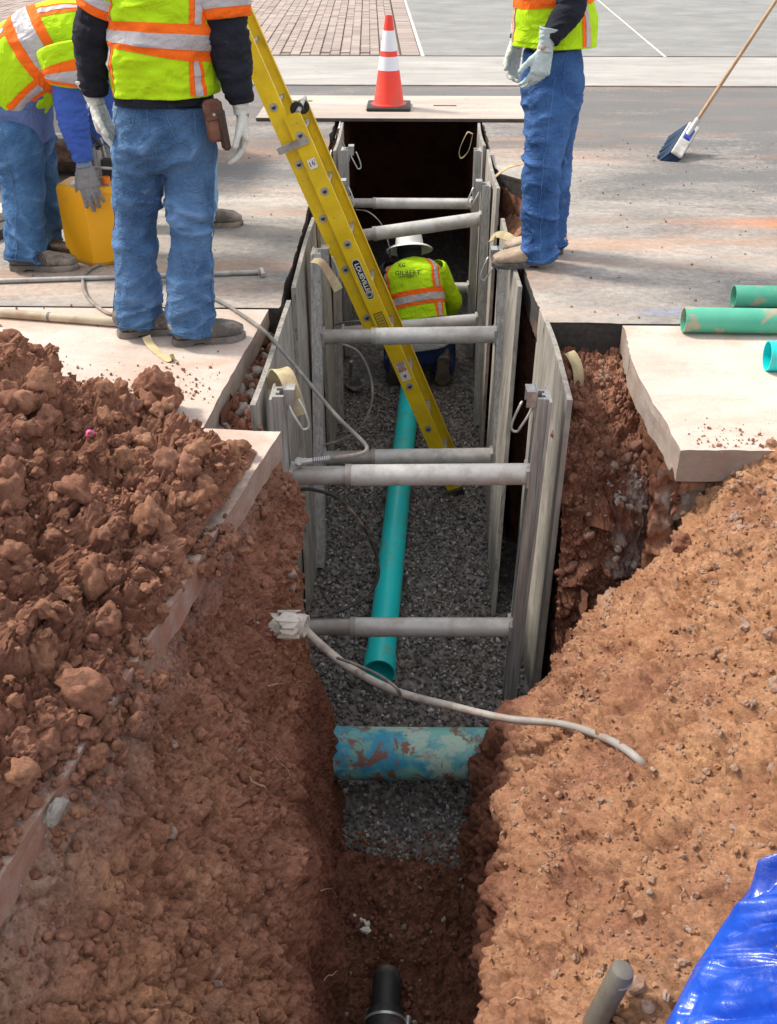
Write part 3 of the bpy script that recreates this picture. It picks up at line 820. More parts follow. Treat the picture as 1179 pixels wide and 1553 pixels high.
# earth under the right hand slab
gx, gz = np.meshgrid(np.linspace(.90, 3, 200), np.linspace(-1.9, -.10, 90), indexing='ij')
P = np.stack([gx, np.full_like(gx, 3.09), gz], -1).reshape(-1, 3)
h = fbm(P * 3, 4, 261) * .05 + chunk(P, 10, .05, 263) + chunk(P, 26, .02, 265) + chunk(P, 60, .008, 267)
P[:, 1] -= h; P[:, 1] = np.maximum(P[:, 1], 3.035)
me = np_mesh('earth_wall', P, grid_faces(200, 90)); add_attr(me, 'dry_tone', .5 + .3 * fbm(P * 4, 3, 5)); add_attr(me, 'pale', np.clip(fbm(P * [5, 5, 9], 4, 87) * 2 - .2 + (P[:, 2] + .35) * 2, 0, .75))
tag(link('earth_wall', me, M_DIRT), kind='structure')
gy, gz = np.meshgrid(np.linspace(3.05, 4.3, 160), np.linspace(-1.2, -.09, 90), indexing='ij')
P = np.stack([np.full_like(gy, .985), gy, gz], -1).reshape(-1, 3)
h = fbm(P * 3, 4, 271) * .03 + chunk(P, 12, .03, 273) + chunk(P, 30, .012, 275)
P[:, 0] -= h - .01; me = np_mesh('earth_wall', P, grid_faces(160, 90)); add_attr(me, 'dry_tone', .4 + .3 * fbm(P * 4, 3, 5)); add_attr(me, 'pale', np.clip(fbm(P * 7, 4, 89) * 2 - .7, 0, .6))
tag(link('earth_wall', me, M_DIRT), kind='structure')
m = MB(); m.add([(-.75, 11.1, -1.8), (.75, 11.1, -1.8), (.75, 11.1, -.05), (-.75, 11.1, -.05)], [(0, 1, 2, 3)])
tag(m.build('earth_wall', M_DIRT), kind='structure')

# ---- gravel bedding
def gravel_mat():
    k = NT('crushed_stone')
    a = k.attr('tint')
    c = k.mix(k.rng(a, 0, .8), (0.055, 0.050, 0.047), (0.25, 0.228, 0.212))
    c = k.mix(k.rng(a, .8, 1), c, (0.48, 0.45, 0.42))
    c = k.mix(k.rng(k.noise(6, 4), .5, .7, 0, .4), c, (0.17, 0.115, 0.09))
    k.color(c).rough(.8); k.bump(k.noise(160, 3), .3, .002); return k.m
M_GRAVEL = gravel_mat()
ny, nx = 430, 100
gy, gx = np.meshgrid(np.linspace(2.36, 11.1, ny), np.linspace(-.66, .80, nx), indexing='ij')
P = np.stack([gx, gy, 0 * gx], -1).reshape(-1, 3)
def gravel_z(X, Y):
    q = np.stack([X, Y, 0 * X], -1)
    return FLOOR + fbm(q * 3, 3, 301) * .022
z = gravel_z(P[:, 0], P[:, 1]) + clumps(P, 60, .012, 303) - .006
me = np_mesh('gravel_bed', np.stack([gx, gy, z.reshape(ny, nx)], -1), grid_faces(ny, nx)[:, ::-1])
add_attr(me, 'tint', vnoise(P * 70) ** 2)
tag(link('gravel_bed', me, M_GRAVEL), kind='structure')

def ico(sub):
    bm = bmesh.new(); bmesh.ops.create_icosphere(bm, subdivisions=sub, radius=1)
    V = np.array([v.co[:] for v in bm.verts]); F = np.array([[v.index for v in f.verts] for f in bm.faces]); bm.free(); return V, F
def stones(name, C, S, mat, sub=1, flat=.65, rough=.28, seed=1, attrs=None, smooth=False, parent=None, ang=True):
    """many separate stones/clods in one mesh: C centres, S radii"""
    r = np.random.default_rng(seed); V0, F0 = ico(sub); nt = 24; T = []
    for k in range(nt):
        d = 1 + fbm(V0 * 1.3 + k * 9.1, 2, seed + k) * rough * 1.6 + fbm(V0 * 3.4 + k * 5.3, 2, seed + k + 50) * rough * (.6 if sub > 1 else .5)
        if sub > 2: d = d + chunk(V0 + k * 7.7, 1.5, .30, seed + k, .9) + chunk(V0 + k * 3.3, 3.6, .13, seed + k + 9)
        elif sub > 1: d = d + chunk(V0 + k * 7.7, 1.3, .35, seed + k, .9)
        v = V0 * d[:, None]; v *= [1, r.uniform(.65, .95), r.uniform(flat - .1, flat + .15)]
        T.append(v)
    T = np.array(T); n = len(C); kk = r.integers(0, nt, n)
    q = r.normal(size=(n, 4)); q /= np.linalg.norm(q, axis=1, keepdims=True)
    if not ang: q[:, 1:3] *= .25; q /= np.linalg.norm(q, axis=1, keepdims=True)
    w, x, y, zq = q.T
    R = np.stack([1 - 2 * (y * y + zq * zq), 2 * (x * y - zq * w), 2 * (x * zq + y * w), 2 * (x * y + zq * w), 1 - 2 * (x * x + zq * zq), 2 * (y * zq - x * w),
                  2 * (x * zq - y * w), 2 * (y * zq + x * w), 1 - 2 * (x * x + y * y)], -1).reshape(n, 3, 3)
    V = np.einsum('nij,nvj->nvi', R, T[kk]) * np.asarray(S)[:, None, None] + np.asarray(C)[:, None, :]
    F = F0[None] + (np.arange(n) * len(V0))[:, None, None]
    me = np_mesh(name, V, F.reshape(-1, 3), smooth)
    for a, val in (attrs or {}).items(): add_attr(me, a, np.repeat(np.asarray(val), len(V0)))
    return tag(link(name, me, mat, parent), kind='stuff')

r = np.random.default_rng(3)
n = 14500
Y = 2.40 + (6.9 - 2.40) * r.random(n) ** 1.25; X = r.uniform(-.56, .58, n)
Sz = r.uniform(.006, .0115, n) * (1 + .5 * (r.random(n) > .93))
C = np.stack([X, Y, gravel_z(X, Y) + Sz * .5], -1)
stones('gravel', C, Sz, M_GRAVEL, 1, .7, .3, 5, {'tint': r.random(n) ** 1.3})

# ---- spoil heap on the left
ny, nx = 470, 440
ey = lambda y: np.interp(y, [.3, 1.2, 3.13], [-.90, -.80, -.452])     # slab edge
gy, gt = np.meshgrid(np.linspace(.38, 4.15, ny), np.linspace(0, 1, nx) ** 1.25, indexing='ij')
X = ey(gy) + .12 - gt * 2.5
P = np.stack([X, gy, 0 * X], -1).reshape(-1, 3)
def heap_base(x, y):
    t0 = ey(y) - x
    t = np.clip(t0, 0, 9)
    yf = np.interp(x, [-3, -1.6, -1.25, -1.0, -.75, -.6, -.45], [4.0, 3.60, 3.34, 3.18, 3.08, 3.04, 3.0])
    q = np.stack([x, y, 0 * x], -1)
    yf = yf + .07 * fbm(q * 3.3, 3, 401)
    hh = .035 + .36 * (1 - np.exp(-t / .50)) * np.interp(y, [.4, 1.3, 2.2, 3], [.55, .75, 1, 1])
    far = np.clip((yf - y) / .55, -.2, 1)
    far = np.where(far > 0, far * (2 - far), far * 2.5)
    nearedge = np.clip(t / .09 - .1, -.25, 1)
    # earth spilt over the slab's edge, except where the slab still shows
    sp = 0 * np.clip((2.50 - y) / .06, 0, 1) * (1 - np.exp(-((y - 2.12) / .13) ** 2) * 1.2) * (1 - np.exp(-((y - 1.22) / .16) ** 2) * 1.1) * (1 - np.exp(-((y - 1.75) / .05) ** 2))
    sp = np.clip(sp + 0 * np.clip((2.52 - y) / .05, 0, 1) * fbm(np.stack([y * 4, 0 * y + 3, 0 * y], -1), 3, 405), 0, 1)
    nearedge = np.maximum(nearedge, .35 * sp)
    base = hh * far * np.where(nearedge < 0, nearedge, 1) * np.clip(.25 + nearedge, 0, 1)
    over = np.clip(-t0, 0, 1)
    drop = np.where(sp > .45, .035 - over * 1.35, -over * 4)
    return np.where(t0 < .03, np.minimum(base, drop), base)
hb = heap_base(P[:, 0], P[:, 1])
w = np.clip(np.where(P[:, 0] > ey(P[:, 1]) - .03, .05 + .3 * (hb + .2), hb) / .06, 0, 1)
z = hb + w * (fbm(P * 2.2, 4, 411) * .10 + .0)
Q3 = np.c_[P[:, :2], z]
sw = np.clip((ey(P[:, 1]) - P[:, 0] + .04) / .16, .12, 1)
hd = w * ((chunk(Q3, 4.4, .075, 421, .6, .5) + clumps(Q3, 6.0, .045, 422)) * sw + chunk(Q3, 11, .042, 423, .8, .5) * (.35 + .65 * sw) + chunk(Q3, 25, .022, 425, .9) + chunk(Q3, 56, .011, 427) + chunk(Q3, 115, .005, 428))
G = Q3.reshape(ny, nx, 3); G[:, :, 2] = smooth1(smooth1(G[:, :, 2], 0, 3), 1, 3)
sg = 1 if grid_normals(G)[200, 200, 2] > 0 else -1
Gh = displace(G, hd.reshape(ny, nx), sg)
okm = (hb.reshape(ny, nx) > .003) | ((X > ey(gy) - .03) & (hb.reshape(ny, nx) > -.16) & (heap_base(np.full(ny * nx, -9.0) * 0 + (ey(gy) - .02).ravel(), gy.ravel()).reshape(ny, nx) > .012))
Gh[:, :, 2] = np.where(okm, Gh[:, :, 2], -.9)
me = np_mesh('spoil_heap', Gh, grid_faces(ny, nx)[:, ::-1] if sg < 0 or True else grid_faces(ny, nx))
Ph = Gh.reshape(-1, 3)
add_attr(me, 'dry_tone', .42 + .22 * fbm(Ph * 2.5, 4, 431) + .10 * fbm(Ph * 14, 3, 433) + .10 * np.clip(1.4 - Ph[:, 1], 0, 1)); add_attr(me, 'pale', np.clip(fbm(Ph * 16, 3, 435) * 2 - 1.25, 0, .4))
bm = bmesh.new(); bm.from_mesh(me); bm.faces.ensure_lookup_table()
dead = [f for f in bm.faces if any(v.co.z < -.5 for v in f.verts)]
bmesh.ops.delete(bm, geom=dead, context='FACES')
up = sum(1 for f in list(bm.faces)[::97] if f.normal.z > 0)
if up < len(list(bm.faces)[::97]) / 2: bmesh.ops.reverse_faces(bm, faces=bm.faces)
bm.to_mesh(me); bm.free()
me.polygons.foreach_set('use_smooth', np.zeros(len(me.polygons), dtype=bool))
heap = link('spoil_heap', me, M_DIRT)
tag(heap, 'large heap of cloddy red brown earth dumped on the left concrete slab', 'dirt pile')

# ---- loose clods and pebbles
def pick(G, n, mask=None, seed=1, p=None):
    r = np.random.default_rng(seed); P = G.reshape(-1, 3); N = (grid_normals(G)).reshape(-1, 3)
    idx = np.arange(len(P))
    if mask is not None: idx = idx[mask.reshape(-1)]
    i = r.choice(idx, n); return P[i], N[i], r, i
m_h = (hb.reshape(ny, nx) > .02) & (G[:, :, 0] > -2.2)
for cnt, lo, hi, sub, sd in ((420, .018, .055, 3, 61), (1900, .008, .020, 2, 62), (6500, .0028, .008, 1, 63)):
    Pp, N, r, i = pick(Gh, cnt, m_h, sd)
    S = lo + (hi - lo) * r.random(cnt) ** 2
    Pp = Pp + np.c_[r.normal(0, .01, (cnt, 2)), S * .25]
    stones('clods', Pp, S, M_DIRT, sub, .75, .42, sd, {'dry_tone': .42 + .25 * r.random(cnt), 'pale': (r.random(cnt) > .985) * .35 * (S < .02)}, smooth=sub > 2)
slm = (slR > .9).reshape(NYR, NXR)
dens = (vnoise(PR * [3, 3, 3], 5) + 1.1 * np.clip(PR[:, 0] - .75, 0, .5)).reshape(NYR, NXR)
for cnt, lo, hi, sub, sd, th in ((850, .008, .022, 2, 74, .85), (90, .012, .022, 2, 71, .6), (1900, .005, .012, 2, 72, .42), (11000, .0022, .0065, 1, 73, .25)):
    Pp, N, r, i = pick(GRd, cnt, slm & (dens > th) & (GR[:, :, 0] < 2.0), sd)
    S = lo + (hi - lo) * r.random(cnt) ** 2
    Pp = Pp + N * np.sign(N[:, 2:3]) * S[:, None] * .55
    stones('pebbles', Pp, S, M_DIRT, sub, .75, .34, sd, {'dry_tone': .78 + .22 * r.random(cnt), 'pale': np.clip(r.random(cnt) * .5 - .12 * (sub < 2), 0, .38)}, smooth=False)
for cnt, lo, hi, sub, sd in ((650, .008, .022, 2, 81), (3500, .003, .009, 1, 82)):
    Pp, N, r, i = pick(GLd, cnt, (slope > .8).reshape(480, 400), sd)
    S = lo + (hi - lo) * r.random(cnt) ** 2.4
    stones('clods', Pp + np.c_[0 * S, 0 * S, S * .2], S, M_DIRT, sub, .7, .35, sd, {'dry_tone': .38 + .25 * r.random(cnt), 'pale': (r.random(cnt) > .96) * .6}, smooth=sub > 1)
for cnt, lo, hi, sub, sd in ((260, .010, .030, 2, 91), (1800, .003, .010, 1, 92)):
    Pp, N, r, i = pick(Gn, cnt, None, sd)
    S = lo + (hi - lo) * r.random(cnt) ** 2
    bk = np.exp(-(((Pp[:, 0] - .90) / .14) ** 2 + ((Pp[:, 1] - 3.35) / .18) ** 2)) + .5 * np.exp(-(((Pp[:, 0] - .84) / .1) ** 2 + ((Pp[:, 1] - 4.02) / .08) ** 2))
    stones('clods', Pp + np.c_[0 * S, 0 * S, S * .3], S, M_DIRT, sub, .7, .35, sd, {'dry_tone': .3 + .25 * r.random(cnt), 'pale': np.clip(bk * 1.2 * (r.random(cnt) > .3) + (r.random(cnt) > .96) * .5, 0, 1)}, smooth=sub > 1)
r = np.random.default_rng(29); cnt = 340
Y = np.concatenate([r.uniform(.6, 2.5, 220), r.normal(1.68, .12, 60), r.normal(2.42, .07, 60)]); X = ey(Y) + .015 + r.normal(0, .035, cnt); S = .004 + .021 * r.random(cnt) ** 2.5
X = np.where((np.abs(Y - 2.14) < .14) | (np.abs(Y - 1.2) < .15), np.minimum(X, ey(Y) - .02), X)
stones('clods', np.stack([X, Y, np.where(X > ey(Y), -.02 - (X - ey(Y)) * .5, .004) + S * .3], -1), S, M_DIRT, 3, .75, .55, 14, {'dry_tone': .40 + .25 * r.random(cnt), 'pale': np.zeros(cnt)}, smooth=True)
r = np.random.default_rng(9); cnt = 1600                               # crumbs strewn on trench floor, slabs and road
X = r.uniform(-.25, .28, cnt); Y = r.uniform(1.2, 2.62, cnt); S = .003 + .013 * r.random(cnt) ** 2.5
stones('clods', np.stack([X, Y, -1.52 + .09 * np.clip((2.2 - Y) / 1.0, 0, 1) + .01 * r.random(cnt)], -1), S, M_DIRT, 1, .7, .35, 4, {'dry_tone': .1 + .2 * r.random(cnt), 'pale': (r.random(cnt) > .95) * .7})
cnt = 1500
X = np.concatenate([r.normal(-.95, .35, 500), r.uniform(-3, -.72, 250), r.normal(1.3, .25, 350), r.uniform(.7, 3.2, 400)])
Y = np.concatenate([3.35 + np.abs(r.normal(0, .18, 500)), r.uniform(3.3, 7.5, 250), 3.04 + np.abs(r.normal(0, .09, 350)), r.uniform(4.25, 8, 400)])
S = .0015 + .007 * r.random(cnt) ** 3
k = ((X < -.74) | (X > 1.0)) | ((X > .66) & (Y > 4.25) & ((Y < 5.2) | (X > .95)))
stones('crumbs', np.stack([X, Y, S * .5 + .001], -1)[k], S[k], M_DIRT, 1, .7, .35, 6, {'dry_tone': (.45 + .4 * r.random(cnt))[k], 'pale': np.zeros(k.sum())})
cnt = 260
X = np.concatenate([r.uniform(-.72, -.60, 160), r.normal(-.70, .02, 100)]); Y = r.uniform(3.15, 4.3, cnt); S = .006 + .028 * r.random(cnt) ** 2
stones('clods', np.stack([X, Y, -.14 + .03 * r.random(cnt)], -1), S, M_DIRT, 2, .75, .35, 8, {'dry_tone': .2 + .2 * r.random(cnt), 'pale': (r.random(cnt) > .5) * .8}, smooth=True)
# =================================================================== OBJECTS
def project(P):
    d = np.asarray(P) - np.array([0, 0, CAM_H])
    z = d @ np.array(_cf)
    return np.stack([589.5 + FPX * (d @ np.array(_cr)) / z, 776.5 - FPX * (d @ np.array(_cu)) / z, z], -1)
_pc = {}
def on_surf(G, px, py, lift=0.0):
    k = id(G)
    if k not in _pc: _pc[k] = (project(G.reshape(-1, 3)), G.reshape(-1, 3))
    pr, PP = _pc[k]
    d = np.hypot(pr[:, 0] - px, pr[:, 1] - py)
    near = d < max(6, d.min() + 4)
    zmin = pr[near, 2].min(); near &= pr[:, 2] < zmin + .08
    idx = np.where(near)[0]; i = idx[np.argmin(d[idx])]
    return Vector(PP[i]) + Vector((0, 0, lift))

# ---- plywood sheets
def ply_sheet(tn, tf, bf, bn, sx, label, group='plywood sheets lining the trench', strap=None, hole=True):
    """corners on the trench side: top near, top far, bottom far, bottom near; thickness away from the trench (sx)"""
    m = MB(); t = Vector((sx * .021, 0, 0)); cs = [Vector(c) for c in (tn, tf, bf, bn)]
    ns, nz = 26, 40; V = []; q = random.Random(label)
    for lay in (0, 1):
        for i in range(ns + 1):
            for j in range(nz + 1):
                u = i / ns; v = j / nz
                p = cs[0].lerp(cs[1], u).lerp(cs[3].lerp(cs[2], u), v)
                ee = 0.004 * math.sin(i * 12.3 + j * .7) if j in (0,) else 0
                bow = sx * .012 * math.sin(v * 2.6 + len(label)) * math.sin(u * 3.1)
                V.append(p + Vector((bow, 0, ee)) + (t if lay else Vector()))
    n1 = (ns + 1) * (nz + 1); F = []
    I = lambda l, i, j: l * n1 + i * (nz + 1) + j
    for i in range(ns):
        for j in range(nz):
            F.append((I(0, i, j), I(0, i + 1, j), I(0, i + 1, j + 1), I(0, i, j + 1)))
            F.append((I(1, i, j), I(1, i, j + 1), I(1, i + 1, j + 1), I(1, i + 1, j)))
    for i in range(ns):
        F.append((I(0, i, 0), I(1, i, 0), I(1, i + 1, 0), I(0, i + 1, 0))); F.append((I(0, i, nz), I(0, i + 1, nz), I(1, i + 1, nz), I(1, i, nz)))
    for j in range(nz):
        F.append((I(0, 0, j), I(0, 0, j + 1), I(1, 0, j + 1), I(1, 0, j))); F.append((I(0, ns, j), I(1, ns, j), I(1, ns, j + 1), I(0, ns, j + 1)))
    m.add(V, F)
    root = empty('plywood_sheet', cs[3]); tag(root, label, 'plywood sheet', group)
    m.build('panel', M_PLY, root)
    if strap:
        pts, w, wd = strap
        ribbon(pts, w, wd, .004).build('strap', M_WEB, root, smooth=True)
    return root
def ribbon(pts, w, wd, th=.004):
    """flat strap along a path; wd the width direction (vector or list)"""
    P = smooth_path(pts, 8); n = len(P); V = []; F = []
    for i, p in enumerate(P):
        t = (P[min(i + 1, n - 1)] - P[max(i - 1, 0)]).normalized()
        if isinstance(wd, list):
            f = i / (n - 1) * (len(wd) - 1); k = min(int(f), len(wd) - 2); d = Vector(wd[k]).lerp(Vector(wd[k + 1]), f - k)
        else: d = Vector(wd)
        d = (d - t * d.dot(t)).normalized(); nn = t.cross(d)
        for a, b in ((-1, -1), (1, -1), (1, 1), (-1, 1)): V.append(p + d * (a * w / 2) + nn * (b * th / 2))
    for i in range(n - 1):
        for k in range(4): F.append((i * 4 + k, i * 4 + (k + 1) % 4, i * 4 + 4 + (k + 1) % 4, i * 4 + 4 + k))
    F += [(0, 1, 2, 3), tuple((n - 1) * 4 + k for k in (3, 2, 1, 0))]
    return MB().add(V, F)

XL, XR = -.545, .535
ply_sheet((-.565, 3.30, .02), (-.555, 4.46, .00), (-.53, 4.40, -1.6), (-.54, 3.32, -1.6), -1, 'plywood sheet at the left slab corner with a wide yellow strap over its top',
          strap=([QY(414, 590, 3.60), QY(418, 566, 3.58), QY(426, 560, 3.56), QY(436, 572, 3.50), QY(446, 600, 3.46), QY(455, 630, 3.43)], .06, [(1, .35, .1), (1, .3, .1), (1, .2, .15), (1, .1, .2), (1, 0, .25), (1, 0, .25)]))
ply_sheet((.605, 3.41, .00), (.60, 4.36, .0), (.58, 4.30, -1.6), (.60, 3.42, -1.6), 1, 'broad weathered plywood sheet on the right beside the earth pit, nearest the camera',
          strap=([QY(838, 535, 4.05) + Vector((.06, 0, -.02)), QY(846, 538, 4.02) + Vector((.05, 0, .01)), QY(856, 550, 3.98) + Vector((.05, 0, .0)), QY(861, 566, 3.95) + Vector((.05, 0, -.02)), QY(860, 590, 3.93) + Vector((.05, 0, -.06))], .05, (1, .5, .2)))
ply_sheet((-.55, 4.62, .00), (-.555, 5.84, .00), (-.51, 5.5, -1.6), (-.505, 4.14, -1.6), -1, 'second plywood sheet on the left, a curled tan strap hanging from its top edge',
          strap=([QY(474, 395, 5.02), QY(487, 398, 5.0), QY(500, 416, 4.98), QY(514, 440, 4.96)], .05, [(.5, .8, .2), (.5, .8, .3), (.2, .7, .6), (.3, .3, .8)]))
ply_sheet((.53, 4.66, .00), (.535, 5.84, .00), (.50, 5.5, -1.6), (.455, 4.12, -1.6), 1, 'plywood sheet on the right, directly below the tan boots, a curled strap on top',
          strap=([QY(745, 366, 5.35), QY(752, 356, 5.38), QY(768, 358, 5.30), QY(782, 368, 5.22), QY(786, 388, 5.16)], .045, [(.2, .9, .3), (.2, .9, .3), (.1, .8, .5), (.3, .9, .1), (.3, .9, .1)]))
ply_sheet((-.55, 6.05, .00), (-.555, 7.3, .00), (-.51, 7.1, -1.6), (-.50, 5.7, -1.6), -1, 'plywood sheet on the left behind the ladder, level with the kneeling man')
ply_sheet((.545, 6.35, .04), (.55, 7.45, .04), (.52, 7.2, -1.6), (.50, 5.95, -1.6), 1, 'plywood sheet on the right by the broken road edge, pale strap end lying over it',
          strap=([QY(751, 268, 6.6), QY(765, 257, 6.62), QY(778, 251, 6.65), QY(800, 246, 6.72)], .045, [(.2, .9, .2), (.2, .9, .2), (.1, .9, .1), (.1, .9, .0)]))
ply_sheet((-.55, 7.55, .0), (-.555, 8.60, .0), (-.54, 8.5, -1.6), (-.52, 7.4, -1.6), -1, 'farthest plywood sheet on the left, thin hanging loop, at the steel plate',
          strap=([QY(514, 198, 8.3), QY(520, 215, 8.25), QY(530, 238, 8.2), QY(526, 246, 8.2), QY(517, 228, 8.22), QY(512, 202, 8.3)], .02, (.1, .9, 0)))
ply_sheet((.545, 7.75, .0), (.55, 8.60, .0), (.54, 8.5, -1.6), (.53, 7.5, -1.6), 1, 'farthest plywood sheet on the right, pale hanging loop, at the steel plate',
          strap=([QY(716, 202, 8.3), QY(708, 203, 8.25), QY(697, 228, 8.2), QY(700, 240, 8.2), QY(711, 228, 8.2), QY(717, 205, 8.3)], .03, (.1, .9, 0)))

# ---- hydraulic shores
def shore(label, yt, yb, xlt, xlb, xrt, xrb, ztl, ztr, zll, zlr, frac=.26, r=.043, ztop=0.0, zbot=-1.58, lhook=True, rhook=True):
    """y of rail top and bottom, x of the rails' inner faces (top/bottom), heights of the strut ends"""
    root = empty('trench_shore', ((xlt + xrt) / 2, yb, zbot)); tag(root, label, 'hydraulic shore', 'aluminium trench shores set across the trench')
    def pos(side, z):
        t = (ztop - z) / (ztop - zbot)
        x = (xlt + (xlb - xlt) * t) if side < 0 else (xrt + (xrb - xrt) * t)
        return Vector((x, yt + (yb - yt) * t, z))
    for side in (-1, 1):
        s = -side       # towards the trench's middle
        a = pos(side, ztop); b = pos(side, zbot)
        D = .052; off = -s * D
        poly = [(0, -.072), (.010, -.072), (.010, -.046), (D, -.046), (D, -.030), (.020, -.030), (.020, -.010), (.032, -.010), (.032, .010), (.020, .010), (.020, .030), (D, .030), (D, .046), (.010, .046), (.010, .072), (0, .072)]
        pl = [Vector((off + s * p, q, 0)) for p, q in poly]
        rail = MB().prism(pl, a, b).build('rail', M_ALU, root)
        bm_ = MB()
        for k in range(9):
            z = ztop - .12 - k * .17
            c = pos(side, z) + Vector((s * -.018, 0, 0))
            bm_.tube([c, c + Vector((s * .012, 0, 0))], .011, 8)
        bm_.build('bolt_head', M_STEEL, rail, True)
        # bracket and wire hook on top
        if (side < 0 and lhook) or (side > 0 and rhook):
            c = pos(side, ztop - .03)
            br = MB(); br.box(c + Vector((s * .004, 0, .0)), (.008, .075, .11)); br.box(c + Vector((s * .022, -.034, .02)), (.036, .006, .06)); br.box(c + Vector((s * .022, .034, .02)), (.036, .006, .06)); br.box(c + Vector((s * .022, 0, .052)), (.040, .072, .006))
            br.build('bracket', M_STEEL, root)
            h0 = c + Vector((s * .012, -.045, -.03))
            loop = [h0 + Vector((0, .03, .03)), h0 + Vector((s * .02, -.012, .0)), h0 + Vector((s * .045, -.02, -.045)), h0 + Vector((s * .06, -.018, -.07)), h0 + Vector((s * .080, -.014, -.062)), h0 + Vector((s * .078, -.010, -.03)), h0 + Vector((s * .055, 0, .03)), h0 + Vector((s * .045, .01, .045))]
            MB().tube(smooth_path(loop, 6), .005, 8).build('hook', M_STEEL, root, True)
    for zl, zr in ((ztl, ztr), (zll, zlr)):
        a = pos(-1, zl); b = pos(1, zr); c = a.lerp(b, frac); d = (b - a).normalized()
        st = MB().tube([a - d * .02, a, c - d * .006, c, c, b - d * .012, b - d * .012, b + d * .01], [r * .86, r * .86, r * .86, r * .9, r, r, r * 1.0, r * 1.0], 32).build('strut', M_TUBE, root, True)
        MB().tube([a + d * .004, c - d * .008], r * .868, 32).build('inner_tube', M_SLEEVE, st, True)
        MB().tube([c - d * .008, c + d * .016], r * 1.06, 32).build('collar', M_SLEEVE, st, True)
        MB().box(a + Vector((.004, 0, 0)), (.018, .10, .085), bev=.004).build('end_pad', M_ALU, st)
        MB().box(b + Vector((-.004, 0, 0)), (.018, .10, .085), bev=.004).build('end_pad', M_ALU, st)
    return root
A = shore('nearest hydraulic shore, its two pale struts crossing lowest, above the pipe end', 3.46, 3.46, -.475, -.455, .495, .462, -.375, -.355, -1.16, -1.145, .24, .044)
B = shore('second hydraulic shore, its bright upper strut in front of the ladder', 5.20, 4.55, -.47, -.455, .475, .465, -.42, -.40, -1.03, -1.01, .29, .046)
C_ = shore('third hydraulic shore, its struts sloping up to the right past the kneeling man', 6.62, 6.30, -.46, -.455, .47, .47, -.345, -.215, -.96, -.87, .24, .045)
D_ = shore('farthest hydraulic shore, dull struts in the dark beyond the kneeling man', 7.62, 7.5, -.46, -.455, .47, .47, -.39, -.39, -1.03, -1.03, .2, .04, rhook=False)

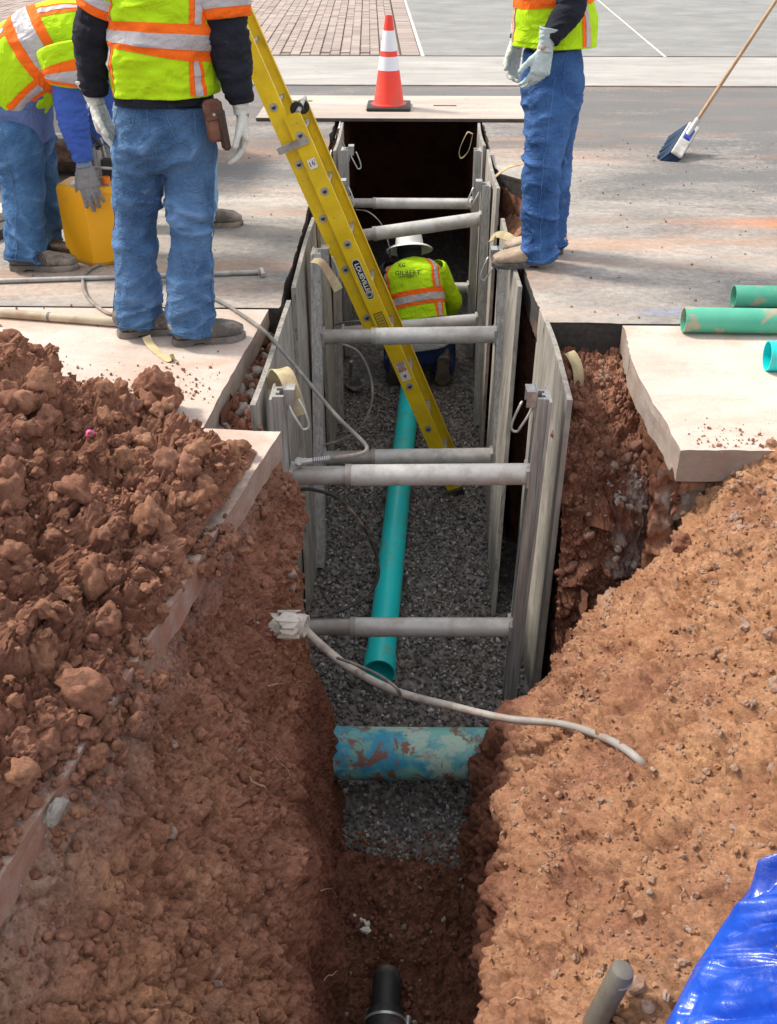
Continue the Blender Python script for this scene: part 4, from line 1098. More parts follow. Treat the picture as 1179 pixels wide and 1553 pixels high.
# ---- extension ladder
def ladder():
    PB = QY(694, 752, 5.33); PT = QY(449, 190, 5.33)
    L = (PT - PB).normalized(); PB = PB + L * ((-1.585 - PB.z) / L.z)
    R = Vector((0, 1, 0)); W = L.cross(R).normalized()
    if W.x > 0: W = -W                                   # towards the upper left
    root = empty('extension_ladder', PB); tag(root, 'yellow extension ladder standing on the gravel and leaning to the upper left', 'ladder')
    K = NT('yellow_fibreglass')
    c = K.mix(K.rng(K.noise(9, 7, .6), .35, .65), (0.66, 0.44, 0.003), (0.80, 0.56, 0.008))
    c = K.mix(K.rng(K.noise(34, 8, .75), .60, .68, 0, .65), c, (.36, .27, .14)); c = K.mix(K.rng(K.noise(1.0, 6, .7, K.mapping((30, 30, 5))), .60, .68, 0, .5), c, (.50, .36, .08))
    K.color(c).rough(.42); K.bump(K.noise(1, 3, .5, K.mapping((150, 150, 6))), .12, .002); MY = K.m
    MHOLE = simple('rung_end_shade', (0.05, 0.045, 0.04), .8, 0, .3, 20, 0)
    MRING = simple('rung_end_collar', (0.50, 0.49, 0.46), .45, .5, .3, 30, .1)
    length = 2.44
    def section(base, w0, yoff, gap, start, end, first):
        sec_parts = []
        D = .088; fl = .026; th = .005
        for side in (0, 1):
            y0 = yoff if side == 0 else yoff + gap
            s = 1 if side == 0 else -1
            poly = [(-D / 2, 0), (D / 2, 0), (D / 2, fl), (D / 2 - th, fl), (D / 2 - th, th), (-D / 2 + th, th), (-D / 2 + th, fl), (-D / 2, fl)]
            pl = [W * p + R * (s * q) for p, q in poly]
            o0 = base + W * w0 + R * y0
            rl = MB().prism(pl, o0 + L * start, o0 + L * end).build('rail', MY, root)
            if side == 0: near = rl
        k = 0
        while first + k * .305 < length - .05:
            q = first + k * .305; k += 1
            c = base + W * w0 + L * (start + q) + R * yoff
            # D shaped rung with its hollow end drawn as a dark patch
            def prof(r, n=14):
                out = []
                for i in range(n + 1):
                    a = math.pi * i / n
                    out.append(W * (math.cos(a) * r) * .95 + L * (math.sin(a) * -r))
                return out + [W * -r * .95 + L * r * .35, W * r * .95 + L * r * .35]
            ru = MB(); P1 = prof(.0165); P2 = prof(.0125); n = len(P1)
            V = [c + p - R * .003 for p in P1] + [c + p + R * (gap + .003) for p in P1] + [c + p - R * .003 for p in P2] + [c + p + R * .09 for p in P2]
            F = [(i, (i + 1) % n, n + (i + 1) % n, n + i) for i in range(n)] + [(i, 2 * n + i, 2 * n + (i + 1) % n, (i + 1) % n) for i in range(n)] + [(2 * n + i, 3 * n + i, 3 * n + (i + 1) % n, 2 * n + (i + 1) % n) for i in range(n)] + [tuple(range(3 * n, 4 * n)), tuple(range(n, 2 * n))]
            ru.add(V, F); r_ = ru.build('rung', MRING, root)
            MB().tube([c - R * .0048, c - R * .0005], .0215, 18).build('collar', MRING, r_, True)
            MB().add([c + p - R * .0056 for p in P2], [tuple(range(n))]).build('hole', MHOLE, r_)  # dark face on the collar paints the shade in the hollow rung
        return near
    section(PB, 0.0, 0.0, .40, 0.0, 2.43, .185)
    sh = 1.17
    section(PB, .074, .034, .345, sh, sh + 2.44, .10)
    # guide bracket near the top of the lower section, rope pulley, feet, flange tips
    b0 = PB + L * 2.29
    MB().box(b0 + W * .052 - R * .010, (.165, .010, .038), Matrix((W, R, L)).transposed()).build('guide_bracket', M_STEEL, root)
    MB().box(b0 + W * .138 + R * .010, (.006, .05, .034), Matrix((W, R, L)).transposed()).build('guide_bracket', M_STEEL, root)
    MB().tube([PB + L * 2.43 + R * .10 - W * .02, PB + L * 2.43 + R * .125 - W * .02], .035, 20).build('pulley', M_BLACK, root, True)
    MB().tube([PB + L * 2.40 + R * .30 - W * .02, PB + L * 2.40 + R * .325 - W * .02], .035, 20).build('pulley', M_BLACK, root, True)
    MB().tube([PB + L * 2.425 - W * .035 + R * .0, PB + L * 2.43 - W * .035 + R * .40], .012, 12).build('end_bar', M_STEEL, root, True)
    for yy in (0, .4):
        MB().box(PB + L * .01 + R * yy, (.10, .034, .05), Matrix((W, R, L)).transposed(), bev=.005).build('foot', M_BLACK, root)
    # stickers on the outer face of the near rail
    Rm = Matrix((L, W, -R)).transposed()                 # x along the ladder (up), y towards the upper left, z to the camera
    def M4(pos, rot=0):
        m = Rm.to_4x4() @ Matrix.Rotation(rot, 4, 'Z'); m.translation = pos; return m
    def plate(nm, pos, sx, sy, mt, rnd=.006, z=.0006, par=root):
        pts = []
        for cx, cy, a0 in ((1, 1, 0), (-1, 1, 90), (-1, -1, 180), (1, -1, 270)):
            for k in range(5):
                a = math.radians(a0 + k * 22.5); pts.append((cx * (sx / 2 - rnd) + math.cos(a) * rnd, cy * (sy / 2 - rnd) + math.sin(a) * rnd, z))
        M = M4(pos); return MB().add([M @ Vector(p) for p in pts], [tuple(range(len(pts)))]).build(nm, mt, par)
    MWH = simple('sticker_white', (.78, .77, .74), .5, 0, .1, 20, 0, (.5, .42, .3), .2); MBK = simple('sticker_black', (.012, .012, .012), .45, 0, .2, 20, 0); MRD = simple('sticker_red', (.50, .05, .03), .5, 0, .2, 20, 0)
    def at(py):        # distance along the ladder of a picture height
        lo, hi = 0, 2.44
        for _ in range(30):
            m = (lo + hi) / 2
            if project([list(PB + L * m)])[0][1] > py: lo = m
            else: hi = m
        return lo
    n0 = -R * .002
    t = PB + L * at(248) - R * .002
    plate('size_sticker', t, .052, .046, MWH); text_obj("16'", .036, M4(t - R * .001, math.radians(-90 + 8)), MBK, root)
    t = PB + L * at(424) - R * .002
    plate('brand_sticker', t, .245, .046, MWH, .022); plate('brand_sticker', t - R * .0008, .238, .040, MBK, .019)
    text_obj('LOUISVILLE', .035, M4(t - R * .0018 + L * .014, math.pi), MWH, root, bold=.0007, spacing=.95)
    MB().add([t - R * .0022 - L * .092 + W * .012, t - R * .0022 - L * .112, t - R * .0022 - L * .092 - W * .012, t - R * .0022 - L * .099], [(0, 1, 2, 3)]).build('arrow_mark', MWH, root)
    t = PB + L * at(563) - R * .002
    plate('warning_sticker', t, .125, .056, MWH, .004)
    plate('warning_sticker', t + L * .052 - R * .0008, .016, .050, MRD, .002); plate('warning_sticker', t + L * .008 - R * .0008, .016, .050, MRD, .002)
    text_obj('DANGER', .012, M4(t + L * .052 - R * .0016, math.radians(-90)), MWH, root); text_obj('WARNING', .011, M4(t + L * .008 - R * .0016, math.radians(-90)), MWH, root)
    for kk in (.038, .032, .026, .020): plate('print_line', t + L * kk - R * .0008, .0022, .042, MBK, .0005)
    pc = t - L * .035 - R * .0010
    MB().add([pc + W * .010 + L * .008, pc - W * .010 + L * .012, pc - L * .014], [(0, 1, 2)]).build('print_mark', MBK, root)
    t = PB + L * at(487) - R * .002
    MYL = simple('sticker_yellow', (.55, .40, .03), .5, 0, .3, 40, 0)
    plate('rating_sticker', t, .110, .052, MBK, .003); plate('rating_sticker', t - R * .0008, .102, .045, MYL, .002)
    for kk in (-.034, -.016, .002, .020, .038): plate('print_line', t + L * kk - R * .0016, .003, .036, MBK, .001)
    # rivets
    rv = MB()
    for q in (.05, .30, .62, .93, 1.23, 1.55, 1.85, 2.14, 2.36):
        for w in (-.012, .014):
            c = PB + L * (q + .02) + W * w - R * .001; rv.tube([c, c - R * .003], .0035, 8)
    for q in (1.45, 1.75, 2.1, 2.5):
        for w in (-.012, .014):
            c = PB + L * q + W * (.074 + w) + R * .033; rv.tube([c, c - R * .003], .0035, 8)
    tag(rv.build('rivet', M_STEEL, root), kind='stuff')
ladder()

# ---- steel road plate and the cone on it
root = empty('road_plate', (0, 9.1, 0)); tag(root, 'large steel road plate bridging the trench under the traffic cone', 'steel plate')
MB().box((.02, 9.125, .0165), (2.60, 1.03, .025), bev=.003).build('plate', M_PLATE, root)
MB().box((.02, 8.606, .0155), (2.598, .004, .023)).build('shaded_front_edge', M_PLATE_EDGE, root)  # separate dark strip: shade on the plate's front put into its colour
for px, py in ((675, 160), (457, 153)):
    p = QZ(px, py, .03); MB().box((p.x, p.y, .0292), (.20, .05, .0015)).build('painted_lifting_slot', M_BLACK, root)  # thin dark strips on the plate paint the shade of its slots
root = empty('traffic_cone', QZ(590, 163, .03)); c = root.location
tag(root, 'red traffic cone with two white collars standing on the steel plate', 'traffic cone')
MB().box(c + Vector((0, 0, .014)), (.375, .375, .028), bev=.008).build('base', M_BLACK, root)
def rev(name, prof, mt, cen, n=40):
    V = [cen + Vector((math.cos(2 * math.pi * k / n) * r, math.sin(2 * math.pi * k / n) * r, z)) for r, z in prof for k in range(n)]
    F = [(i * n + k, i * n + (k + 1) % n, (i + 1) * n + (k + 1) % n, (i + 1) * n + k) for i in range(len(prof) - 1) for k in range(n)]
    return MB().add(V, F)
H = .715; rr = lambda t: .128 - (.128 - .030) * t
rev('body', [(.150, .028), (.148, .036), (.132, .042), (rr(.0), .05), (rr(1) + .0, H - .01), (.028, H), (.018, H), (.018, H - .03)], M_CONE, c).build('body', M_CONE, root, True) if False else rev('body', [(.150, .028), (.148, .036), (.132, .042), (rr(.0), .05), (rr(1) + .0, H - .01), (.028, H), (.018, H), (.018, H - .03)], M_CONE, c).build('body', M_CONE, root, True)
for t0, t1 in ((.61, .844), (.385, .545)):
    z = lambda t: .05 + (H - .06) * t
    rev('c', [(rr(t0), z(t0)), (rr(t0) + .002, z(t0)), (rr(t1) + .002, z(t1)), (rr(t1), z(t1))], M_CONE_W, c).build('collar', M_CONE_W, root, True)

# ---- pipes
a = QY(575, 1022, 3.55); a.z = FLOOR + .095
b = QY(622, 598, 6.70); b.z = FLOOR + .09
d = (b - a).normalized(); b2 = b + d * 2.2
root = empty('sewer_pipe', a); tag(root, 'long bright green sewer pipe lying on the gravel along the trench, belled end open', 'pipe')
MB().pipe(a, b2, .072, .066, 48, .006).build('pipe_wall', M_TEAL, root, True)
MB().tube([a + d * .155, a + d * .16], .065, 24).build('bore_shade_disc', M_BLACK, root)  # black disc across the bore paints the shade deeper in the pipe
K = NT('stained_old_pipe')
nz1 = K.noise(7, 7, .6)
cc = K.mix(K.rng(nz1, .42, .56), (0.018, .255, .40), (.16, .42, .37))
cc = K.mix(K.rng(K.noise(5.5, 7, .62, None, .4), .50, .56, 0, .9), cc, (.36, .50, .42))
cc = K.mix(K.rng(K.noise(8.5, 9, .68, K.mapping((1, 1, 1), rot=(.3, .2, 1)), .5), .525, .575, 0, .95), cc, (.19, .072, .042))
cc = K.mix(K.rng(K.noise(70, 5, .7), .55, .7, 0, .5), cc, (.25, .16, .12))
K.color(cc).rough(.6); K.bump(K.noise(30, 6), .4, .004)
root = empty('old_pipe', (.05, 2.92, -1.36)); tag(root, 'stained blue and green old pipe crossing the trench from wall to wall', 'pipe')
MB().tube([(-.50, 2.885, -1.345), (-.1, 2.895, -1.36), (.30, 2.91, -1.37), (.60, 2.92, -1.375)], .108, 56).build('pipe_wall', K.m, root, True)
# lower drain pipe with rubber coupling, bottom of the picture
ax = Vector((.008, 1, .012)).normalized(); base = QZ(582, 1553, -1.44); base = Vector((base.x, 1.15, -1.452))
def onax(y): return base + ax * (y - 1.15)
root = empty('drain_pipe', base); tag(root, 'grey drain pipe with a black rubber coupling and steel clamps on the trench floor', 'pipe')
MB().tube([onax(.9), onax(1.76)], .056, 40).build('pipe_wall', simple('grey_scuffed_pipe', (.30, .28, .25), .7, 0, .35, 30, .3, (.30, .17, .11), .5, 20), root, True)
MB().tube([onax(1.715), onax(1.72), onax(1.80), onax(1.84), onax(1.845)], [.062, .067, .067, .060, .05], 40).build('coupling', M_BLACK, root, True)
for yy in (1.745, 1.80): MB().tube([onax(yy), onax(yy + .009)], .070, 40).build('clamp', M_STEEL, root, True)
MB().tube([onax(1.83), onax(1.96), onax(1.985), onax(1.99)], [.048, .047, .040, .02], 36).build('cap', M_BLACK, root, True)
MB().tube([onax(1.75) + Vector((.068, -.01, .02)), onax(1.80) + Vector((.074, .02, .015))], .010, 10).build('clamp_screw', M_STEEL, root, True)
# capped stub standing out of the right bank
lo = on_surf(GRd, 902, 1548); p0 = lo + Vector((-.03, -.03, -.14))
hi = Vector((0, 0, CAM_H)).lerp(on_surf(GRd, 944, 1466), .945); lo = Vector((0, 0, CAM_H)).lerp(lo, .99); p0 = lo + (lo - hi).normalized() * .15
root = empty('pipe_stub', lo); tag(root, 'grey pipe stub sticking up out of the right earth bank beside the blue tarpaulin', 'pipe')
dd = (hi - p0).normalized()
MB().tube([p0, hi - dd * .012, hi - dd * .003, hi], [.0245, .0245, .022, .015], 32).build('pipe_wall', simple('weathered_grey_pipe', (.17, .155, .13), .6, 0, .4, 18, .3, (.10, .08, .065), .6), root, True)
MB().tube([hi - dd * .035 + _cr * .004, hi - dd * .030 + _cr * .002], .0254, 32).build('rim', simple('rim_grey', (.30, .28, .25), .6), root, True)
# green pipes lying on the right slab
K = NT('faded_green_pipe'); c0 = K.mix(K.rng(K.noise(4, 5), .3, .7), (.05, .33, .22), (.12, .45, .31))
c0 = K.mix(K.rng(K.noise(7, 8, .7, None, .6), .53, .60, 0, .9), c0, (.42, .30, .21)); K.color(c0).rough(.6)
for (px, py, rad, lab) in ((1038, 510, .054, 'faded muddy green pipe, the nearer of the two, lying on the right slab'), (1114, 471, .050, 'faded green pipe, the farther of the two, on the road edge at the right')):
    p = QZ(px, py, 0); s = p + Vector((0, rad, rad + .001)); e = s + Vector((2.4, -.06, 0))
    root = empty('spare_pipe', s); tag(root, lab, 'pipe')
    MB().pipe(s, e, rad, rad - .005, 36).build('pipe_wall', K.m, root, True)
p = QZ(1166, 570, 0); s = p + Vector((0, .06, .061))
root = empty('spare_pipe', s); tag(root, 'bright teal pipe end on the right slab at the edge of the picture', 'pipe')
MB().pipe(s, s + Vector((2.2, -.1, 0)), .060, .054, 40).build('pipe_wall', M_TEAL, root, True)

# ---- conduit slung across the trench
cp = [QY(450, 942, 3.06), QY(480, 972, 3.02), QY(530, 1012, 2.95), QY(600, 1048, 2.75), QY(690, 1072, 2.58), QY(770, 1090, 2.44), on_surf(GRd, 850, 1112, .045), on_surf(GRd, 915, 1134, .03), on_surf(GRd, 962, 1153, .012), on_surf(GRd, 962, 1153, .0) + Vector((.05, -.03, -.03))]
root = empty('conduit', cp[0]); tag(root, 'dirty white conduit sagging across the trench from left wall to right bank', 'conduit')
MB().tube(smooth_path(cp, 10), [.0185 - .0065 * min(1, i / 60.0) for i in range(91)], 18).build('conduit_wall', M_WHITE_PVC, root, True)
MB().tube(smooth_path([QY(512, 998, 2.93), QY(540, 1008, 2.86), QY(575, 1024, 2.78), QY(600, 1042, 2.70), QY(609, 1055, 2.72)], 8), .0062, 8).build('cable', M_HOSE, root, True)
_s = on_surf(GLd, 425, 950); a1 = QY(408, 952, _s.y - .05) + Vector((-.10, .03, .0)); b1_ = QY(448, 950, _s.y - .05)
root = empty('broken_pipe', b1_); tag(root, 'short broken white pipe with a cracked collar poking out of the left earth wall', 'pipe')
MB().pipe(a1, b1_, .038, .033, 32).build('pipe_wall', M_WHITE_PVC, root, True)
K = MB(); pc = QY(447, 948, _s.y - .055)
K.pipe(pc + Vector((-.045, .0, .0)), pc + Vector((.012, 0, .002)), .047, .041, 26)
V0 = list(K.v); K.v = [Vector(v) + Vector((.012 * math.sin(5 * i_ + .7), .004 * math.sin(3.1 * i_), .004 * math.cos(2.3 * i_))) for i_, v in enumerate(V0)]
K.pipe(pc + Vector((-.005, .004, .004)), pc + Vector((.040, -.006, .0)), .038, .034, 26)
K.build('cracked_collar', M_WHITE_PVC, root, True)

# ---- hoses
def hose(label, pts, r, mt, extra=None, n=10, group=None):
    root = empty('hydraulic_hose', pts[0]); tag(root, label, 'hose', group)
    MB().tube(smooth_path(pts, n), r, 12).build('hose_line', mt, root, True)
    return root
z0 = .009
hp = [QZ(172, 300, .30), QZ(176, 400, .012), QZ(150, 402, z0), QZ(128, 418, z0), QZ(130, 445, z0), QZ(152, 468, z0), QZ(176, 476, z0 + .001), QZ(200, 452, z0 + .012), QZ(232, 424, z0 + .01), QZ(290, 440, z0), QZ(335, 458, z0),
      QZ(375, 483, .012), QY(402, 503, 3.98), QY(430, 534, 3.85), QY(470, 582, 3.75), QY(512, 632, 3.66), QY(545, 664, 3.60), QY(557, 680, 3.56), QY(545, 689, 3.52), QY(510, 694, 3.48), QY(470, 699, 3.46), QY(448, 702, 3.46)]
h1 = hose('long grey hydraulic hose coiling past the boots down to the nearest shore', hp, .0085, M_HOSE)
q1, q2 = QY(505, 694.5, 3.475), QY(448, 702, 3.455); dd = (q1 - q2)
fit = MB()
for i in range(8): fit.tube([q2.lerp(q1, .5 + i * .055), q2.lerp(q1, .53 + i * .055)], .0125, 12)
fit.build('spring_guard', M_STEEL, h1, True)
fit = MB().tube([q2, q2.lerp(q1, .30)], .016, 12).tube([q2.lerp(q1, .05), q2.lerp(q1, .16)], .021, 6).tube([q2.lerp(q1, .28), q2.lerp(q1, .46)], .0125, 10); fit.build('coupler', M_STEEL, h1, True)
hose('thin grey hose looping between the struts of the second shore', [QY(485, 521, 5.05), QY(515, 521, 5.0), QY(545, 535, 4.98), QY(563, 575, 4.95), QY(563, 615, 4.9), QY(545, 650, 4.88), QY(515, 668, 4.86), QY(485, 676, 4.85)], .007, M_HOSE)
hose('black hose looping out over the gravel beside the green pipe on the nearest shore', [QY(452, 742, 3.48), QY(478, 743, 3.5), QY(515, 758, 3.6), QY(552, 800, 3.65), QY(573, 850, 3.66), QY(570, 885, 3.62), QY(545, 912, 3.56), QY(505, 930, 3.5), QY(464, 936, 3.47)], .008, M_HOSE_DK)
hose('thin hose hanging in the dark between the farthest struts', [QY(540, 318, 7.5), QY(560, 322, 7.4), QY(580, 342, 7.3), QY(590, 372, 7.3), QY(592, 390, 7.3)], .005, M_HOSE)
hose('thin hose lying against the lower strut of the third shore', [QY(508, 492, 6.2), QY(525, 489, 6.18), QY(545, 487, 6.16), QY(566, 487, 6.15)], .007, M_HOSE)

# ---- things on the left slab
p, q = QZ(-60, 428, .014), QZ(392, 413, .014)
root = empty('release_rod', p); tag(root, 'long grey metal rod with a T end lying behind the standing man\'s boots', 'rod')
MB().tube([p, q], .0125, 14).build('shaft', M_STEEL, root, True)
MB().box(QZ(398, 413, .016), (.022, .085, .022), Matrix.Rotation(.25, 3, 'Z'), bev=.003).build('head', M_STEEL, root)
p, q = QZ(-60, 470, .021), QZ(186, 489, .021)
root = empty('wooden_pole', p); tag(root, 'pale round pole lying along the slab joint on the left', 'pole')
MB().tube([p, q], .0205, 20).build('shaft', simple('pale_pole', (.55, .46, .33), .7, 0, .3, 8, .2, (.35, .25, .17), .4, 9), root, True)
MB().tube([p.lerp(q, .55), p.lerp(q, .565)], .0215, 20).build('band', M_HOSE, root, True)

def clod_mesh(r, seed, sub=5):
    V, F = ico(sub); P = V * r
    h = fbm(V * 1.5 + seed, 3, seed) * r * .35 + clumps(V * r + seed, .9 / r, r * .30, seed) + clumps(V * r + seed, 2.6 / r, r * .14, seed + 1) + fbm(V * 12, 3, seed) * r * .03
    me = np_mesh('clod', P + V * h[:, None], F); add_attr(me, 'dry_tone', .38 + .2 * vnoise(V * 4)); add_attr(me, 'pale', np.zeros(len(P))); return me
c = QZ(236, 634, 0)
o = link('earth_clod', clod_mesh(.072, 3), M_DIRT); o.location = c + Vector((0, .05, .075)); o.scale = (1.05, .95, 1.15)
tag(o, 'big single clod of red brown earth sitting on the pale slab beside the heap', 'earth clod')
o = link('earth_clod', clod_mesh(.035, 8, 4), M_DIRT); o.location = on_surf(GRd, 1035, 830, .02)
tag(o, 'dark red clod lying at the corner of the right hand slab on the bank', 'earth clod')
rg_ = random.Random(4)
# clods one can pick out on the heap
for (px, py, rad) in ((280, 700, .075), (205, 745, .07), (330, 560 + 130, .06), (120, 800, .10), (180, 880, .085), (60, 900, .11), (245, 860, .08), (150, 990, .09), (90, 1010, .07), (20, 1080, .09), (120, 1120, .07), (210, 930, .06), (300, 780, .065), (80, 740, .06)):
    pass
# yellow peel, pink flagging, white crumbs
p = QZ(222, 512, .004)
rb = ribbon([QZ(222, 510, .035), QZ(228, 522, .012), QZ(242, 536, .004), QZ(258, 546, .006), QZ(264, 541, .014)], .035, [(1, .2, .1), (1, .6, .1), (.7, 1, 0), (.5, 1, .1), (.5, 1, .1)], .002)
tag(rb.build('wood_shaving', simple('yellowish_shaving', (.62, .50, .28), .7, 0, .3, 20, .1)), 'curled yellowish strip of debris on the slab in front of the boots', 'debris')
o = link('flagging_scrap', clod_mesh(.012, 5, 3), simple('pink_plastic', (.85, .08, .30), .5)); o.location = on_surf(Gh, 138, 663, .012); tag(o, 'tiny bright pink scrap on the earth heap', 'plastic scrap')
o = link('flat_stone', clod_mesh(.035, 6, 4), simple('pale_grey_stone', (.33, .31, .27), .8)); o.location = on_surf(GLd, 88, 1232, .0); o.scale = (.35, .9, 1.1); o.rotation_euler = (.5, .2, -.4)
tag(o, 'smooth grey green stone half buried at the foot of the heap on the left', 'stone')
for (px, py, s, lab) in ((556, 1405, .016, 'cluster of small white stones on the dark trench floor'),):
    r5 = np.random.default_rng(2); n = 9
    pos = np.array(QZ(px, py, -1.47))[None] + r5.normal(0, .018, (n, 3)) * [1, 1.2, .3]
    stones('white_stones', pos, .006 + .008 * r5.random(n), simple('white_stone', (.62, .58, .52), .8), 2, .7, .3, 3)

# ---- roots
M_ROOT = simple('pale_root', (.42, .27, .17), .8, 0, .3, 30, .2)
rl = [(GLd, 410, 1040, 60, -4, 'forked pale root reaching out of the left wall over the gravel end'), (GLd, 372, 1176, 34, 24, 'short thick broken root in the left bank'), (GLd, 492, 1355, 26, 8, 'looped thin root on the left wall halfway down'), (GLd, 492, 1488, 30, -6, 'looped thin root low on the left wall'),
      (GLd, 410, 1130, 30, 50, 'hair thin root hanging on the left wall'), (GRd, 822, 1292, 45, -14, 'thin pale root on the lower right bank'), (GRd, 1040, 1330, -10, 36, 'thin pale root curving on the right bank above the tarpaulin'), (GRd, 765, 1520, 40, -12, 'small pale root at the bottom of the right wall'),
      (GRd, 870, 955, 30, -6, 'short pale twig at the top of the right bank beside the plywood')]
for i, (G_, px, py, dx, dy, lab) in enumerate(rl):
    rq = random.Random(i * 3 + 1); pts = []
    for k in range(6):
        t = k / 5
        pts.append(on_surf(G_, px + dx * t + rq.uniform(-3, 3), py + dy * t + rq.uniform(-3, 3) - (10 * math.sin(t * 3.1) if 'loop' in lab else 0), .006) + Vector((0, -.008, .004)))
    rad = .006 if 'thick' in lab else .0024
    m = MB().tube(smooth_path(pts, 5), [rad * (1 - .6 * j / 26) for j in range(26)], 6)
    if 'fork' in lab: m.tube(smooth_path([pts[2], pts[2].lerp(pts[4], .5) + Vector((0, 0, -.03)), pts[4] + Vector((-.01, 0, -.05))], 5), .002, 6)
    tag(m.build('root', M_ROOT, None, True), lab, 'root', 'roots sticking out of the earth')

# ---- pump with yellow tank
M_YEL = simple('yellow_tank', (.86, .40, .006), .42, 0, .1, 4, .03, (.70, .33, .03), .1, 7)
cen = QZ(142, 405, 0); cen = Vector((cen.x, cen.y + .155, 0)); R0 = Matrix.Rotation(math.radians(4), 3, 'Z')
root = empty('hydraulic_pump', cen); tag(root, 'yellow hydraulic pump tank with lever held down by the stooping man', 'pump')
oc = [(-.17, -.09), (-.10, -.155), (.10, -.155), (.17, -.09), (.17, .09), (.10, .155), (-.10, .155), (-.17, .09)]
oc = [(-.165, -.035), (.0, -.165), (.175, -.10), (.20, .06), (.06, .17), (-.13, .12)]
V = []
for z, s in ((.0, .93), (.022, 1.0), (.365, 1.0), (.388, .93)):
    V += [cen + R0 @ Vector((x * s, y * s, z)) for x, y in oc]
n = 6; F = [(i * n + k, i * n + (k + 1) % n, (i + 1) * n + (k + 1) % n, (i + 1) * n + k) for i in range(3) for k in range(n)] + [tuple(range(n))[::-1], tuple(range(3 * n, 4 * n))]
tk = MB().add(V, F).build('tank', M_YEL, root)
bv = tk.modifiers.new('b', 'BEVEL'); bv.width = .004; bv.segments = 2
MB().box(cen + Vector((.02, 0, .392)), (.20, .18, .014), R0, bev=.003).build('lid', M_STEEL, root)
pm = cen + Vector((.055, .02, .40))
MB().tube([pm, pm + Vector((0, 0, .14))], .022, 16).build('piston', M_STEEL, root, True)
MB().box(pm + Vector((.045, .0, .05)), (.05, .05, .09), R0, bev=.004).build('valve_block', M_HOSE_DK, root)
MB().tube([pm + Vector((.0, 0, .15)), QY(155, 222, cen.y + .02), QY(128, 196, cen.y + .03)], .011, 12).build('lever', M_HOSE_DK, root, True)
MB().tube([pm + Vector((.03, .02, .10)), pm + Vector((.02, .02, .19))], .009, 10).build('linkage', M_STEEL, root, True)
MB().tube([pm + Vector((.05, -.09, .0)), pm + Vector((.05, -.09, .03))], .022, 18).build('filler_cap', simple('orange_plastic', (.85, .22, .02), .5), root, True)
MB().tube(smooth_path([pm + Vector((-.10, -.06, .0)), pm + Vector((-.09, -.06, .05)), pm + Vector((.03, -.08, .07)), pm + Vector((.13, -.06, .05)), pm + Vector((.14, -.06, 0))], 6), .008, 10).build('carrying_handle', M_STEEL, root, True)
# ---- digger bucket behind the men
K = NT('scraped_bucket_steel'); v = K.sep()
c0 = K.mix(K.rng(K.noise(5, 8, .65), .35, .65), (.24, .225, .205), (.36, .34, .315))
edge = K.rng(K.math('ADD', v[2], K.rng(K.noise(9, 6), 0, 1, -.07, .07)), .25, .31)
c0 = K.mix(edge, K.mix(K.rng(K.noise(20, 7), .35, .65), (.045, .025, .018), (.15, .085, .055)), c0); K.color(c0).rough(.8); K.bump(K.noise(30, 6), .5, .01)
root = empty('digger_bucket', (-2.4, 6.8, 0)); tag(root, 'grey steel bucket with earth along its lower lip behind the men at the left', 'excavator bucket')
prof = [(6.52, .30), (6.50, .33), (6.62, .72), (7.6, .75), (7.7, .35), (7.2, .02), (6.75, .03), (6.60, .13)]
V = [Vector((x, y, z)) for x in (-3.9, -1.62) for y, z in prof]; n = len(prof)
MB().add(V, [(k, (k + 1) % n, n + (k + 1) % n, n + k) for k in range(n)] + [tuple(range(n)), tuple(range(n, 2 * n))[::-1]]).build('shell', K.m, root)
MB().box((-2.76, 6.49, .315), (2.32, .035, .03), bev=.004).build('lip', M_GUTTER, root)
for x in (-3.6, -2.95, -2.3, -1.75): MB().box((x, 6.60, .52), (.035, .16, .40), bev=.004).build('rib', K.m, root)
# boards beside the stooping man's feet
for (a_, b_, w, h_, mt, lab) in ((QZ(-10, 352, .05), QZ(88, 316, .05), .16, .045, wood_mat('pale_board', (.42, .34, .26), (.62, .53, .43), sx=8, sz=40), 'pale timber board behind the stooping man\'s feet'),
                                 (QZ(-10, 392, .03), QZ(92, 352, .03), .10, .05, M_PLATE_EDGE, 'dark muddy steel bar behind the stooping man\'s feet')):
    d = (b_ - a_); ang = math.atan2(d.y, d.x)
    root = empty('timber_board' if 'timber' in lab else 'steel_bar', (a_ + b_) / 2); tag(root, lab, 'board' if 'timber' in lab else 'steel bar')
    c_ = (a_ + b_) / 2 - Vector((.35, -.0, 0)); c_.z = h_ / 2 + .002
    MB().box(c_, (d.length + .7, w, h_), Matrix.Rotation(ang, 3, 'Z'), bev=.004).build('plank' if 'timber' in lab else 'bar', mt, root)

# ---- broom
hb_ = QZ(1030, 240, 0)
root = empty('push_broom', hb_); tag(root, 'push broom with blue bristles and a wooden handle on the road at the right', 'broom')
B0 = QY(1046, 200, hb_.y + .05); B1 = QY(1179, -2, 7.72); dv = (B1 - B0).normalized()
MB().tube([B0 - dv * .02, B0 + dv * 1.42, B0 + dv * 1.45], [.0135, .0135, .008], 14).build('handle', M_WOOD_H, root, True)
MB().tube([B0 - dv * .03, B0 + dv * .10], .019, 14).build('socket', M_STEEL, root, True)
e0 = QY(1027, 233, hb_.y - .11); e1 = QY(1052, 192, hb_.y + .15); hv = (e1 - e0).normalized()
hc = (e0 + e1) / 2; upv = (dv - hv * dv.dot(hv)).normalized(); sv = hv.cross(upv)
if sv.x > 0: sv = -sv
Rb = Matrix((hv, sv, upv)).transposed()
hl = .36
blk_ = MB().box(hc, (hl, .085, .028), Rb, bev=.008).build('block', simple('white_plastic_block', (.62, .60, .55), .5, 0, .15, 10, .05, (.3, .28, .26), .3), root)
